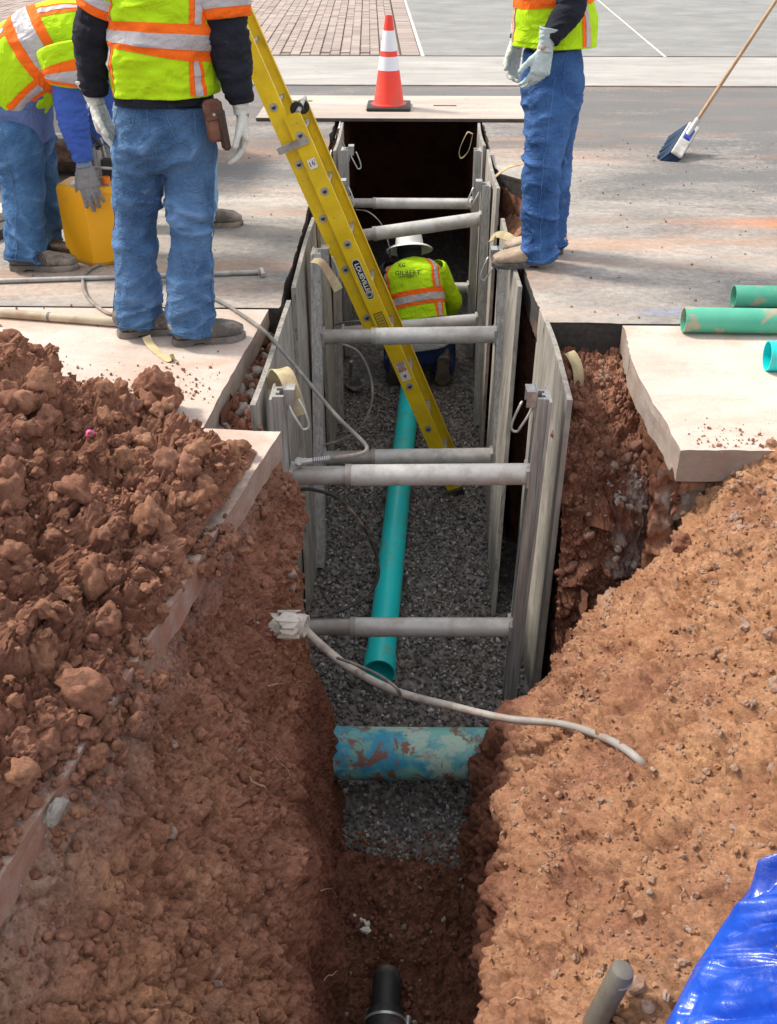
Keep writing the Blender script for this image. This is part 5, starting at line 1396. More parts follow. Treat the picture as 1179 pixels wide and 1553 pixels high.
MB().box(hc + upv * .012 + hv * .05, (.12, .054, .03), Rb, bev=.006).build('bracket', simple('blue_plastic', (.02, .05, .35), .4), root)
br = MB(); rb = random.Random(3); tip = Vector((-.55, -.1, -.83)).normalized()
for i in range(34):
    for j in range(7):
        s = hc + hv * ((i / 33 - .5) * (hl - .015)) + sv * ((j / 6 - .5) * .085) - upv * .01
        dr = (-upv * .75 + Vector((-.75, -.1, -.3)) + Vector((rb.uniform(-.1, .1), rb.uniform(-.1, .1), 0))).normalized()
        Lb = min(.16, max(.06, (s.z - .003) / max(.2, -dr.z)))
        br.tube([s, s + dr * Lb * .6, s + dr * Lb], [.0055, .0065, .0075], 5)
tag(br.build('bristles', simple('blue_bristles', (.018, .055, .13), .8, 0, .7, 120, .3), root), kind=None)

# ---- small shovel against the left wall in the trench
root = empty('hand_shovel', QY(545, 590, 6.1)); tag(root, 'small dark shovel on the gravel near the left wall beside the kneeling man', 'shovel')
f = lambda px, py, z=FLOOR + .05: QZ(px, py, z)
MB().tube([f(533, 548, FLOOR + .28), f(532, 572, FLOOR + .1)], .014, 10).build('handle', M_WOOD_H, root, True)
a_, b_ = f(533, 570), f(540, 588)
V = [f(522, 574), f(545, 572), f(551, 588), f(540, 594), f(526, 586)]
MB().add(V + [v + Vector((0, 0, -.006)) for v in V], [(0, 1, 2, 3, 4), (9, 8, 7, 6, 5)] + [(i, 5 + i, 5 + (i + 1) % 5, (i + 1) % 5) for i in range(5)]).build('blade', M_HOSE_DK, root)

# ---- blue tarpaulin
K = NT('blue_tarpaulin')
cc = K.mix(K.rng(K.noise(3, 5), .3, .7), (.005, .042, .34), (.014, .095, .58)); cc = K.mix(K.rng(K.noise(9, 8, .75), .50, .75, 0, .28), cc, (.34, .30, .30)); K.color(cc).rough(.26)
K.b.inputs['Specular IOR Level'].default_value = .75
w1 = K.n('ShaderNodeTexWave'); w1.inputs['Scale'].default_value = 160; K.l(K.geo, w1.inputs['Vector']); K.bump(w1.outputs['Fac'], .06, .001)
K.bump(K.noise(26, 5, .6, None, .8), .35, .01)
bp = [on_surf(GRd, 1250, 1230, .03), on_surf(GRd, 1179, 1316, .05), on_surf(GRd, 1135, 1370, .05), on_surf(GRd, 1090, 1426, .05), on_surf(GRd, 1052, 1486, .05), on_surf(GRd, 1022, 1540, .05), on_surf(GRd, 985, 1610, .03), on_surf(GRd, 950, 1690, .03)]
E = smooth_path(bp, 24); E = np.array([tuple(v) for v in E]); nE = len(E); nW = 150
out = np.array([.80, -.42, .64]); out /= np.linalg.norm(out)
s = np.linspace(0, 1.0, nW)
G = E[:, None, :] + out[None, None, :] * (s[None, :, None] ** 1.15) * 1.0
G[:, :, 2] += (.12 * np.clip(s / .7, 0, 1))[None]
Pt = G.reshape(-1, 3)
u_ = np.repeat(np.linspace(0, 1, nE), nW); v_ = np.tile(s, nE)
tri = lambda x: np.abs((x % 1) - .5) * 2
uu_, vv_ = u_ * 1.7, v_ * 1.0; fold = np.zeros_like(u_); rq = np.random.default_rng(12)
wx = fbm(np.c_[uu_ * 2.2, vv_ * 2.2, 0 * u_], 3, 511) * .9
for k_ in range(13):
    an = rq.uniform(0, math.pi); fr = (1.1, 1.5, 2.0, 2.6, 3.3, 4.2, 5.5, 7, 8.5, 10, 12, 15, 18)[k_]
    gate = np.clip(vnoise(np.c_[uu_ * 2.4 + k_ * 9, vv_ * 2.4, 0 * u_], 520 + k_) * 3 - 1.1, 0, 1)
    fold += (tri((uu_ * math.cos(an) + vv_ * math.sin(an)) * fr + wx * (1 + .25 * fr) + rq.random()) - .5) * (.095 / fr ** 1.0) * (.25 + .75 * gate)
fold += .03
fold *= np.clip(v_ / .06, .12, 1)
nn = np.array([-.45, .1, .88]); G = (Pt + fold[:, None] * nn[None]).reshape(nE, nW, 3)
me = np_mesh('tarpaulin', G, grid_faces(nE, nW))
o = link('tarpaulin', me, K.m); sm = o.modifiers.new('s', 'SOLIDIFY'); sm.thickness = .002
tag(o, 'glossy crumpled blue tarpaulin draped over the bank in the lower right corner', 'tarpaulin')
# =================================================================== PEOPLE
def denim(name, a, b, dust=(.40, .36, .33), da=.25):
    k = NT(name)
    c = k.mix(k.rng(k.noise(7, 6, .6), .35, .65), a, b)
    tw = k.noise(1.0, 2, .5, k.mapping((420, 420, 260), rot=(.5, .4, .7)))
    c = k.mix(k.rng(tw, .4, .65, 0, .32), c, tuple(min(1, q * 1.7 + .05) for q in b))
    c = k.mix(k.rng(k.noise(3.2, 7, .62, k.mapping((1, 1, .6))), .52, .70, 0, .5), c, tuple(min(1, q * 1.5 + .05) for q in b))
    c = k.mix(k.attr('fade'), c, tuple(min(1, q * 1.9 + .06) for q in b))
    c = k.mix(k.rng(k.noise(11, 8, .7), .66 - .1 * da, .74, 0, .7 * da * 2), c, dust)
    k.color(c).rough(.9); k.b.inputs['Specular IOR Level'].default_value = .2
    cr = k.n('ShaderNodeMath'); cr.operation = 'ABSOLUTE'; k.l(k.math('SUBTRACT', k.noise(13, 3, .5, k.mapping((1, 1, 2)), .9), .5), cr.inputs[0])
    k.bump(k.rng(cr.outputs[0], 0, .12, 1, 0), .34, .011); k.bump(tw, .25, .002); k.bump(k.noise(38, 5, .6, None, .6), .3, .006); return k.m
def cloth(name, c, var=.15, dirt=None, da=.2, rough=.85):
    k = NT(name)
    d = k.mix(k.rng(k.noise(8, 5), .3, .7), tuple(q * (1 - var) for q in c), c)
    if dirt: d = k.mix(k.rng(k.noise(14, 8, .7), .66 - .12 * da, .76, 0, .6), d, dirt)
    k.color(d).rough(rough); k.b.inputs['Specular IOR Level'].default_value = .25
    cr = k.n('ShaderNodeMath'); cr.operation = 'ABSOLUTE'; k.l(k.math('SUBTRACT', k.noise(11, 3, .5, None, .9), .5), cr.inputs[0])
    k.bump(k.rng(cr.outputs[0], 0, .12, 1, 0), .35, .010); k.bump(k.noise(30, 4, .6, None, .5), .30, .008); k.bump(k.noise(260, 3), .2, .001); return k.m
M_LIME = cloth('fluorescent_lime_cloth', (.46, .74, .008), .12, (.33, .38, .08), .45)
M_ORANGE = cloth('orange_trim', (.95, .16, .012), .12, (.55, .22, .1), .2)
M_SILVER = cloth('silver_tape', (.50, .48, .50), .25, (.35, .3, .3), .5, .4)
M_NAVY = cloth('black_sweater', (.014, .017, .028), .35, (.08, .08, .09), .3)
M_BLUE = cloth('blue_work_shirt', (.055, .125, .50), .2, (.12, .18, .42), .3)
M_PERI = cloth('periwinkle_shirt', (.13, .19, .42), .2)
M_GLOVE_W = cloth('pale_leather_glove', (.62, .63, .58), .15, (.35, .33, .28), .5)
M_GLOVE_B = cloth('blue_grey_glove', (.46, .56, .58), .2, (.35, .36, .33), .4)
M_GLOVE_G = cloth('grey_knit_glove', (.24, .24, .25), .3, (.13, .12, .12), .5)
M_KNIT = cloth('blue_knit_cuff', (.20, .27, .42), .2)
M_SKIN = simple('skin', (.42, .24, .16), .55, 0, .15, 20, .1)
M_HAIR = simple('dark_hair', (.02, .015, .012), .8, 0, .4, 60, .5)
M_EYE = simple('eye_dark', (.02, .015, .012), .2, 0, .1, 10, 0)
M_BOOT_G = simple('grey_suede_boot', (.125, .110, .095), .85, 0, .35, 18, .4, (.33, .27, .22), .45, 12)
M_BOOT_T = simple('tan_leather_boot', (.40, .30, .21), .75, 0, .25, 14, .3, (.52, .43, .35), .4, 9)
M_BOOT_D = simple('dark_brown_boot', (.075, .05, .038), .8, 0, .35, 18, .4, (.2, .14, .1), .4)
M_SOLE = simple('rubber_sole', (.085, .080, .074), .85, 0, .3, 22, .4, (.3, .25, .2), .45)
M_SOLE2 = simple('pale_rubber_sole', (.16, .15, .14), .85, 0, .3, 22, .4, (.3, .25, .2), .45)
M_HAT = simple('white_hard_hat', (.80, .80, .78), .35, 0, .06, 8, .02, (.5, .45, .4), .2)
M_LEATH = simple('brown_leather', (.125, .042, .020), .5, 0, .5, 12, .3, (.22, .10, .06), .3)

def capsule(m, a, b, ra, rb, nu=18, nt=7, flat_b=False, ell=1.0, side=None):
    a = Vector(a); b = Vector(b); t = (b - a).normalized()
    up = side if side is not None else (Vector((0, 0, 1)) if abs(t.z) < .8 else Vector((0, 1, 0)))
    X = (up - t * up.dot(t)).normalized(); Y = t.cross(X)
    st = []
    for k in range(4): th = math.pi / 2 * k / 4; st.append((a - t * ra * math.cos(th), ra * math.sin(th) if k else ra * .05))
    for k in range(nt + 1): f = k / nt; st.append((a.lerp(b, f), ra + (rb - ra) * f))
    if not flat_b:
        for k in range(1, 5): th = math.pi / 2 * k / 4; st.append((b + t * rb * math.sin(th), rb * math.cos(th) if k < 4 else rb * .05))
    V = [c + (X * math.cos(2 * math.pi * q / nu) + Y * math.sin(2 * math.pi * q / nu) * ell) * r for c, r in st for q in range(nu)]
    n = len(st)
    F = [(i * nu + q, i * nu + (q + 1) % nu, (i + 1) * nu + (q + 1) % nu, (i + 1) * nu + q) for i in range(n - 1) for q in range(nu)] + [tuple(range(nu))[::-1], tuple((n - 1) * nu + q for q in range(nu))]
    return m.add(V, F)
def interp_keys(keys, n):
    """keys (centre, rx, ry, side) -> n stations with smooth centres and radii"""
    t = np.arange(len(keys)); T = np.linspace(0, len(keys) - 1, n)
    C = np.array([tuple(k[0]) for k in keys], float); R = np.array([[k[1], k[2]] for k in keys], float); S = np.array([tuple(k[3]) for k in keys], float)
    def cr(A):
        A = np.vstack([2 * A[0] - A[1], A, 2 * A[-1] - A[-2]]); out = []
        for x in T:
            i = min(int(x), len(keys) - 2); f = x - i; p0, p1, p2, p3 = A[i], A[i + 1], A[i + 2], A[i + 3]
            out.append(.5 * (2 * p1 + (p2 - p0) * f + (2 * p0 - 5 * p1 + 4 * p2 - p3) * f * f + (3 * p1 - p0 - 3 * p2 + p3) * f ** 3))
        return np.array(out)
    return cr(C), cr(R), cr(S)
def loft(keys, nt=60, nu=96, pw=2.3, disp=None):
    """surface grid (nt, nu, 3); u=0 at +side, increasing towards side x tangent"""
    C, R, S = interp_keys(keys, nt)
    T = np.gradient(C, axis=0); T /= np.linalg.norm(T, axis=1, keepdims=True)
    S = S - T * (S * T).sum(1)[:, None]; S /= np.linalg.norm(S, axis=1, keepdims=True); B = np.cross(T, S)
    a = np.linspace(0, 2 * np.pi, nu, endpoint=False)
    ca = np.sign(np.cos(a)) * np.abs(np.cos(a)) ** (2 / pw); sa = np.sign(np.sin(a)) * np.abs(np.sin(a)) ** (2 / pw)
    G = C[:, None] + S[:, None] * (ca[None, :, None] * R[:, None, :1]) + B[:, None] * (sa[None, :, None] * R[:, None, 1:])
    N = S[:, None] * ca[None, :, None] + B[:, None] * sa[None, :, None]; N /= np.linalg.norm(N, axis=2, keepdims=True)
    if disp is not None:
        d = disp(G.reshape(-1, 3), np.repeat(np.linspace(0, 1, nt), nu), np.tile(a / (2 * np.pi), nt)).reshape(nt, nu)
        G = G + N * d[:, :, None]
    return G, N
def loft_solid(m, keys, nt=24, nu=32, pw=2.3):
    G, _ = loft(keys, nt, nu, pw); V = [Vector(v) for v in G.reshape(-1, 3)]
    F = [tuple(f) for f in grid_faces(nt, nu, True).tolist()] + [tuple(range(nu))[::-1], tuple((nt - 1) * nu + q for q in range(nu))]
    return m.add(V, F)
def grid_obj(name, G, mat, parent, wrap=True, thick=0.0, hole_top=False):
    nt, nu = G.shape[:2]; me = np_mesh(name, G, grid_faces(nt, nu, wrap)); o = link(name, me, mat, parent)
    if thick:
        s = o.modifiers.new('s', 'SOLIDIFY'); s.thickness = thick; s.offset = -1
    return o
def ridge(P, sc, seed, oct=3):
    return (1 - np.abs(fbm(np.asarray(P) * sc, oct, seed)) * 2.2)
def drape(P, amp, seed, sc=(9, 9, 20)):
    W = P + fbm(P * 5, 2, seed + 7)[:, None] * .035
    return amp * (ridge(W, sc, seed) - .45) + amp * .8 * fbm(P * 6, 3, seed + 2)

def stripe(G, u0, u1, v0, v1, off, mat, parent, name='reflective_stripe', nu=None, nv=None, skew=0.0):
    """a strip of tape lying on the lofted surface G; u wraps 0..1, v 0..1"""
    nt, n = G.shape[:2]; Nn = grid_normals(np.concatenate([G, G[:, :1]], 1))[:, :-1]
    cen = G.mean(axis=1, keepdims=True); sgn = np.sign((Nn * (G - cen)).sum(2)).mean(); Nn = Nn * (1 if sgn >= 0 else -1)
    nu = nu or max(2, int(abs(u1 - u0) * n * 1.5) + 1); nv = nv or max(2, int(abs(v1 - v0) * nt * 1.5) + 1)
    uu, vv = np.meshgrid(np.linspace(u0, u1, nu), np.linspace(v0, v1, nv)); uu = uu + skew * (vv - v0)
    x = (uu % 1) * n; y = np.clip(vv, 0, 1) * (nt - 1.001)
    xi = np.floor(x).astype(int) % n; xf = (x - np.floor(x))[..., None]; yi = np.floor(y).astype(int); yf = (y - yi)[..., None]
    def smp(A): return (A[yi, xi] * (1 - xf) + A[yi, (xi + 1) % n] * xf) * (1 - yf) + (A[yi + 1, xi] * (1 - xf) + A[yi + 1, (xi + 1) % n] * xf) * yf
    P = smp(G) + smp(Nn) * off
    me = np_mesh(name, P, grid_faces(nv, nu)); return link(name, me, mat, parent)
def tape(G, u0, u1, v0, v1, parent, wo, horizontal, skew=0.0):
    """orange backing with silver tape along its middle"""
    stripe(G, u0, u1, v0, v1, .0022, M_ORANGE, parent, 'orange_stripe', skew=skew)
    if horizontal:
        c = (v0 + v1) / 2; h = (v1 - v0) * .21; stripe(G, u0, u1, c - h, c + h, .0040, M_SILVER, parent, skew=skew)
    else:
        c = (u0 + u1) / 2; h = (u1 - u0) * .22; stripe(G, c - h, c + h, v0, v1, .0040, M_SILVER, parent, skew=skew)

def hand(parent, wrist, d, palm, thumb_side, mat, curl=.5, size=1.0, name='glove', spread=.10, cuff=None, cuffr=.043, flare=1.12):
    """gloved hand: palm, four fingers of their own lengths and a thumb off the side of the palm"""
    d = Vector(d).normalized(); n = Vector(palm); n = (n - d * n.dot(d)).normalized(); s = Vector(thumb_side); s = (s - d * s.dot(d) - n * s.dot(n)).normalized()
    w = Vector(wrist); k = size; m = MB()
    for q in range(5):
        off = (q - 2) * .0165 * k
        capsule(m, w + d * .018 * k + s * off * .8, w + d * .088 * k + s * off * 1.12, .0155 * k, .0150 * k, 12, 5)
    capsule(m, w - d * .01, w + d * .03 * k, .031 * k, .034 * k, 14, 4, ell=.62, side=s)
    L = [(.027, .030, .022), (.032, .034, .024), (.030, .031, .023), (.024, .024, .020)]
    for i, (l1, l2, l3) in enumerate(L):
        off = (1.5 - i) * .0215 * k; b = w + d * (.092 - .004 * abs(i - 1.2)) * k + s * off
        dd = (d + s * (1.5 - i) * spread).normalized(); p = b - dd * .012 * k; c = curl * (1 + .12 * i); ang = 0
        for j, l in enumerate((l1 + .012, l2, l3)):
            ang += c * (.55, .75, .55)[j]
            v = (dd * math.cos(ang) + n * math.sin(ang)).normalized(); q = p + v * l * 1.12 * k
            capsule(m, p, q, (.0118 - .001 * j) * k, (.0112 - .0012 * j) * k, 10, 3); p = q
    tb = w + d * .030 * k + s * .030 * k + n * .006; v = (d * .75 + s * .62 + n * .30).normalized(); p = tb
    for j, l in enumerate((.036, .032, .024)):
        q = p + v * l * k; capsule(m, p, q, (.0150 - .0015 * j) * k, (.0140 - .0015 * j) * k, 10, 3); p = q; v = (v + d * .28 + n * .16 * curl * 2 - s * .10).normalized()
    me = remesh(m.v, m.f, .0052, 2); P = mesh_co(me); N = mesh_no(me)
    me.transform(Matrix.Identity(4)); set_co(me, P + N * (fbm(P * 55, 3, 5) * .0022 + (ridge(P, 38, 7) - .5) * .0016)[:, None])
    g = link(name, me, mat, parent)
    cm = cuff or mat; e = w - d * .075 * k
    G, _ = loft([(w + d * .012 * k, .036 * k, .026 * k, s), (w - d * .012 * k, .037, .031, s), (w - d * .045 * k, cuffr, cuffr * .88, s), (e, cuffr * flare, cuffr * flare * .9, s)], 24, 36, 2.1, lambda P, v, u: drape(P, .0026, 17, (22, 22, 50)))
    grid_obj('cuff', G, cm, g, True, .003)
    return g

def sleeve(parent, sh, el, wr, r0, r1, r2, mat, seed=1, name='sleeve', amp=.008, nt=90, side=Vector((0, 1, 0))):
    sh, el, wr = Vector(sh), Vector(el), Vector(wr)
    keys = [(sh - (el - sh) * .12, r0 * .8, r0 * .8, side), (sh, r0, r0, side), (sh.lerp(el, .5), (r0 + r1) / 2 * 1.02, (r0 + r1) / 2 * 1.02, side), (el, r1, r1 * 1.04, side), (el.lerp(wr, .5), (r1 + r2) / 2 * 1.03, (r1 + r2) / 2 * 1.03, side), (wr, r2, r2, side), (wr + (wr - el) * .04, r2 * .86, r2 * .86, side)]
    ax = (wr - sh).normalized()
    def dp(P, v, u):
        q = P + fbm(P * 7, 2, seed + 4)[:, None] * .03
        al = (q @ np.array(ax)); Q = q * 9 + np.outer(al * 20, np.array(ax))
        return amp * (ridge(Q, 1, seed) - .4) * np.clip(v * 5, 0, 1) + amp * .4 * fbm(P * 26, 2, seed + 5)
    G, N = loft(keys, nt, 56, 2.0, dp)
    o = grid_obj(name, G, mat, parent, True, .003); return o, G

def boot(parent, ankle, dr, mat, solemat, L=.285, hgt=.148, w=.055, up=Vector((0, 0, 1)), ground=True, shaft=.07):
    """ankle: point above the heel on the sole's plane"""
    f = Vector(dr).normalized(); f = (f - up * f.dot(up)).normalized(); s = up.cross(f); o = Vector(ankle); m = MB()
    back = .075
    st = [(-back, .03, .062, .040), (-back * .6, .045, .085, .050), (-.02, .05, .095, .054), (.03, .052, .080, .050), (.08, .050, .062, .050), (.13, .055, .052, .056), (.17, .052, .045, .056), (L - back - .03, .042, .038, .046), (L - back, .02, .028, .022)]
    keys = [(o + f * x + up * (.020 + h / 2 * (hgt / .115)), ww * (w / .052), h / 2 * (hgt / .115), s) for x, ww0, h, ww in st]
    loft_solid(m, keys, 30, 26, 2.6)
    capsule(m, o + f * -.018 + up * .06, o + f * -.008 + up * (.06 + shaft), .052, .056, 18, 4, True, ell=.88, side=f)
    me = remesh(m.v, m.f, .0075, 3); P = mesh_co(me); N = mesh_no(me)
    set_co(me, P + N * (fbm(P * 22, 3, 3) * .003 + (ridge(P, 22, 5) - .6) * .0022)[:, None])
    b = link('boot', me, mat, parent)
    out = []
    prof = [(-back - .006, .0), (-back + .004, .030), (-back * .5, .044), (0, .042), (.05, .040), (.10, .050), (.15, .057), (.18, .054), (L - back - .02, .040), (L - back + .004, .018), (L - back + .010, .0)]
    half = smooth_path([Vector((x, y, 0)) for x, y in prof], 4)
    ol = [(p.x, p.y * w / .052) for p in half] + [(p.x, -p.y * w / .052) for p in half[::-1][1:-1]]
    n = len(ol); V = []
    for z, k in ((0.0, .985), (.004, 1.0), (.024, 1.0), (.030, .96)):
        for x, y in ol:
            hz = z + (0.010 * (1 if 0.005 < x < .055 and z < .01 else 0))
            V.append(o + f * (x * k) + s * (y * k) + up * hz)
    F = [(i * n + q, i * n + (q + 1) % n, (i + 1) * n + (q + 1) % n, (i + 1) * n + q) for i in range(3) for q in range(n)] + [tuple(range(n))[::-1], tuple(3 * n + q for q in range(n))]
    MB().add(V, F).build('sole', solemat, b, True, split=50)
    return b

def hard_hat(parent, c, up, fwd):
    up = Vector(up).normalized(); f = Vector(fwd); f = (f - up * f.dot(up)).normalized(); s = f.cross(up); n = 48; V = []
    prof = [(1.0, 0.0), (.985, .03), (.945, .058), (.87, .086), (.76, .110), (.60, .131), (.40, .146), (.18, .154), (.01, .156)]
    for r, z in prof:
        for k in range(n):
            a = 2 * math.pi * k / n; V.append(c + f * math.cos(a) * r * .128 + s * math.sin(a) * r * .105 + up * (z + .006 * max(0, math.cos(2 * a)) * (z > .05) * 0))
    F = [(i * n + k, i * n + (k + 1) % n, (i + 1) * n + (k + 1) % n, (i + 1) * n + k) for i in range(len(prof) - 1) for k in range(n)]
    F.append(tuple((len(prof) - 1) * n + k for k in range(n)))
    h = MB().add(V, F).build('hard_hat', M_HAT, parent, True, split=80)
    V = []
    for r, z in ((.97, .004), (1.2, -.004), (1.45, -.016), (1.60, -.028), (1.61, -.034), (1.44, -.022), (1.2, -.010), (.96, -.002)):
        for k in range(n):
            a = 2 * math.pi * k / n; V.append(c + f * math.cos(a) * r * .122 + s * math.sin(a) * r * .108 + up * z)
    F = [(i * n + k, i * n + (k + 1) % n, ((i + 1) % 8) * n + (k + 1) % n, ((i + 1) % 8) * n + k) for i in range(8) for k in range(n)]
    MB().add(V, F).build('brim', M_HAT, h, True, split=80)
    m = MB().box(c + up * .128 + f * 0, (.16, .018, .012), Matrix((f, s, up)).transposed(), bev=.004); m.build('ridge', M_HAT, h)
    return h

def body_mesh(parent, head, neck, chest, waist, hips, arms, legs, face, up, mat=M_SKIN):
    m = MB(); up = Vector(up).normalized(); f = Vector(face); f = (f - up * f.dot(up)).normalized(); s = f.cross(up)
    loft_solid(m, [(head - up * .115 + f * .02, .045, .05, s), (head - up * .075 + f * .02, .062, .078, s), (head - up * .02 + f * .005, .074, .094, s), (head + up * .04, .077, .099, s), (head + up * .085, .060, .080, s), (head + up * .115, .02, .03, s)], 18, 28, 2.1)
    capsule(m, head + f * .096 + up * .015, head + f * .112 - up * .022, .010, .015, 10, 3)
    capsule(m, head + f * .088 - up * .058 - s * .018, head + f * .088 - up * .058 + s * .018, .009, .009, 8, 3)
    capsule(m, head + f * .084 + up * .026 - s * .045, head + f * .084 + up * .026 + s * .045, .012, .012, 8, 5)
    for q in (-1, 1): capsule(m, head + s * q * .079 - up * .025, head + s * q * .083 + up * .020 - f * .008, .013, .017, 10, 3, ell=.5, side=f)
    capsule(m, neck - up * .03, head - up * .05, .058, .052, 18, 4)
    sh = [a[0] for a in arms]; side = (sh[1] - sh[0]).normalized() if len(sh) > 1 else s
    loft_solid(m, [(hips - (waist - hips).normalized() * .05, .12, .08, side), (hips, .15, .10, side), (waist, .135, .09, side), (chest, .150, .10, side), (chest.lerp(neck, .6), .135, .085, side), (neck, .06, .055, side)], 30, 30)
    for a in arms:
        capsule(m, a[0], a[1], .046, .038); capsule(m, a[1], a[2], .037, .025)
        if len(a) < 4: capsule(m, a[2], a[2] + (a[2] - a[1]).normalized() * .05, .026, .026)
    for l in legs:
        capsule(m, l[0], l[1], .072, .050); capsule(m, l[1], l[2], .048, .036)
    me = remesh(m.v, m.f, .016, 1); b = link('body', me, mat, parent)
    for q in (-1, 1):
        c = head + f * .090 + up * .008 + s * q * .031; e = MB(); capsule(e, c - s * .006, c + s * .006, .007, .007, 10, 2); e.build('eye', M_EYE, b, True)
    hr = MB(); loft_solid(hr, [(head - up * .06 - f * .03, .066, .070, s), (head - f * .02, .081, .088, s), (head + up * .05 - f * .008, .084, .098, s), (head + up * .10 - f * .005, .062, .080, s), (head + up * .125, .02, .03, s)], 14, 28)
    hr.build('hair', M_HAIR, b, True, split=80)
    return b

def jeans(parent, waist, hips, legs, side, mat, rx=.185, ry=.125, r=(.105, .092, .093), seed=1, amp=.014, hem=True, low=.32, ground=0.0, seam=True, voxel=.0095):
    m = MB(); dn = (hips - waist)
    loft_solid(m, [(waist, rx * .93, ry * .9, side), (waist.lerp(hips, .5), rx, ry, side), (hips, rx * 1.03, ry * 1.04, side), (hips + dn.normalized() * .07, rx * .96, ry * .9, side), (hips + dn.normalized() * .12, rx * .7, ry * .6, side)], 22, 40, 2.4)
    for l in legs:
        h, k, a = Vector(l[0]), Vector(l[1]), Vector(l[2])
        capsule(m, h, k, r[0], r[1], 28, 10); capsule(m, k, a, r[1], r[2], 28, 10, True)
    me = remesh(m.v, m.f, voxel, 4); P = mesh_co(me); N = mesh_no(me)
    zf = P[:, 2] - ground
    A = amp * (.45 + .75 * np.exp(-((zf - .12) / .16) ** 2) + .75 * np.exp(-((zf - .50) / .10) ** 2) + .5 * np.exp(-((zf - .80) / .07) ** 2))
    A *= np.clip((.97 - zf) / .12, .2, 1) * (.35 + 1.3 * vnoise(P * 5.5, seed + 31))
    W = P + fbm(P * 4.5, 2, seed + 7)[:, None] * .05
    W2 = W.copy(); A = A * .98; W2[:, 2] += .45 * (W[:, 0] - W[:, 0].mean()) * np.sin(W[:, 2] * 9 + seed)
    rd = lambda q: np.clip(q, 0, 1) ** 1.6
    wr = 1.25 * (rd(ridge(W2, (4.5, 4.5, 9), seed, 2)) - .4) + .55 * (rd(ridge(W2, (9, 9, 24), seed + 3, 2)) - .4) + .22 * (rd(ridge(W, (20, 20, 46), seed + 5, 2)) - .4) * np.clip((.75 - zf) / .4, .3, 1)
    d = A * wr + .006 * fbm(P * 5, 3, seed + 9)
    me2 = P + N * d[:, None]; set_co(me, me2)
    o = link('jeans', me, mat, parent); add_attr(me, 'fade', np.clip((wr - .35) * 1.1 * np.clip(A / amp, 0, 1.3), 0, 1) * .75)
    # seams, hems: raised stitched lines snapped to the cloth
    from mathutils.kdtree import KDTree
    kd = KDTree(len(me2)); [kd.insert(Vector(p), i) for i, p in enumerate(me2)]; kd.balance()
    MS = SEAM.setdefault(mat.name, denim('seam_' + mat.name, tuple(q * .6 for q in SB(mat)), SB(mat), da=.1))
    def snap(pts, out, rad=.0022, nm='seam'):
        q = []
        for p, dr in zip(pts, out):
            i = kd.find(Vector(p) + Vector(dr) * .12)[1]; q.append(Vector(me2[i]) + Vector(N[i]) * .0008)
        q = [q[0]] + [(q[i - 1] + q[i] * 2 + q[i + 1]) / 4 for i in range(1, len(q) - 1)] + [q[-1]]
        MB().tube(q, rad, 6).build(nm, MS, o, True)
    if seam:
        for l, dr in zip(legs, seam):
            pts = [Vector(l[0]).lerp(Vector(l[1]), t) for t in np.linspace(-.35, 1, 26)] + [Vector(l[1]).lerp(Vector(l[2]), t) for t in np.linspace(.04, .98, 26)]
            snap(pts, [dr] * len(pts))
    if hem:
        for l in legs:
            ax = (Vector(l[2]) - Vector(l[1])).normalized(); X = ax.orthogonal().normalized(); Y = ax.cross(X); c = Vector(l[2]) - ax * .016
            q = []
            for k in range(29):
                a = 2 * math.pi * k / 28; dr = X * math.cos(a) + Y * math.sin(a); i = kd.find(c + dr * r[2])[1]; v = Vector(me2[i]); q.append(c + dr * (v - c).dot(dr) + dr * .0015)
            MB().tube(q, .0020, 6, False).build('hem_stitch', MS, o, True)
    return o, kd, me2, N
SEAM = {}
def SB(mat): return {'worn_blue_denim': (.09, .20, .36), 'mid_blue_denim': (.09, .18, .31), 'deep_blue_denim': (.06, .16, .38)}.get(mat.name, (.1, .2, .35))
M_DENIM1 = denim('worn_blue_denim', (.016, .052, .135), (.068, .150, .290))
M_DENIM2 = denim('mid_blue_denim', (.018, .060, .155), (.055, .140, .285), da=.35)
M_DENIM3 = denim('deep_blue_denim', (.009, .036, .130), (.038, .110, .285), da=.2)
M_DENIM4 = denim('light_blue_denim', (.14, .27, .46), (.28, .42, .60))
M_DENIM5 = denim('navy_denim', (.008, .018, .07), (.018, .040, .14), da=.2)
Vx = Vector

def torso_keys(hem, waist, chest, neck, side, rw, rc, rh):
    return [(hem, rh[0], rh[1], side), (waist, rw[0], rw[1], side), (waist.lerp(chest, .5), (rw[0] + rc[0]) / 2, (rw[1] + rc[1]) / 2, side), (chest, rc[0], rc[1], side), (chest.lerp(neck, .45), rc[0] * .98, rc[1] * .92, side), (chest.lerp(neck, .8), rc[0] * .72, rc[1] * .72, side), (neck, .072, .068, side)]

# ---------------------------------------------------------------- man seen from behind, middle left
Y1 = 4.05
root = empty('person', QZ(249, 498, 0)); tag(root, 'person seen from behind in worn jeans, black sleeves, lime vest, brown belt pouch', 'person')
side1 = Vx((1, .10, 0)).normalized()
waist = QY(250, 152, Y1); hips = QY(251, 212, Y1); chest = QY(247, 12, Y1 + .01); neck = chest + Vx((0, .02, .24)); head = neck + Vx((.01, .05, .18))
legs = [(QY(213, 222, Y1), QY(207, 338, Y1 + .03), QZ(207, 496, .035)), (QY(288, 222, Y1), QY(289, 345, Y1 - .03), QZ(291, 508, .035))]
arms = [(QY(166, -32, Y1), QY(143, 62, Y1 + .02), QY(143, 139, Y1 + .03)), (QY(334, -28, Y1), QY(350, 78, Y1 - .02), QY(365, 152, Y1 - .03))]
b_ = body_mesh(root, head, neck, chest, waist, hips, arms, [(l[0], l[1], l[2] + Vx((0, 0, .05))) for l in legs], Vx((.25, .97, 0)), Vx((0, 0, 1)))
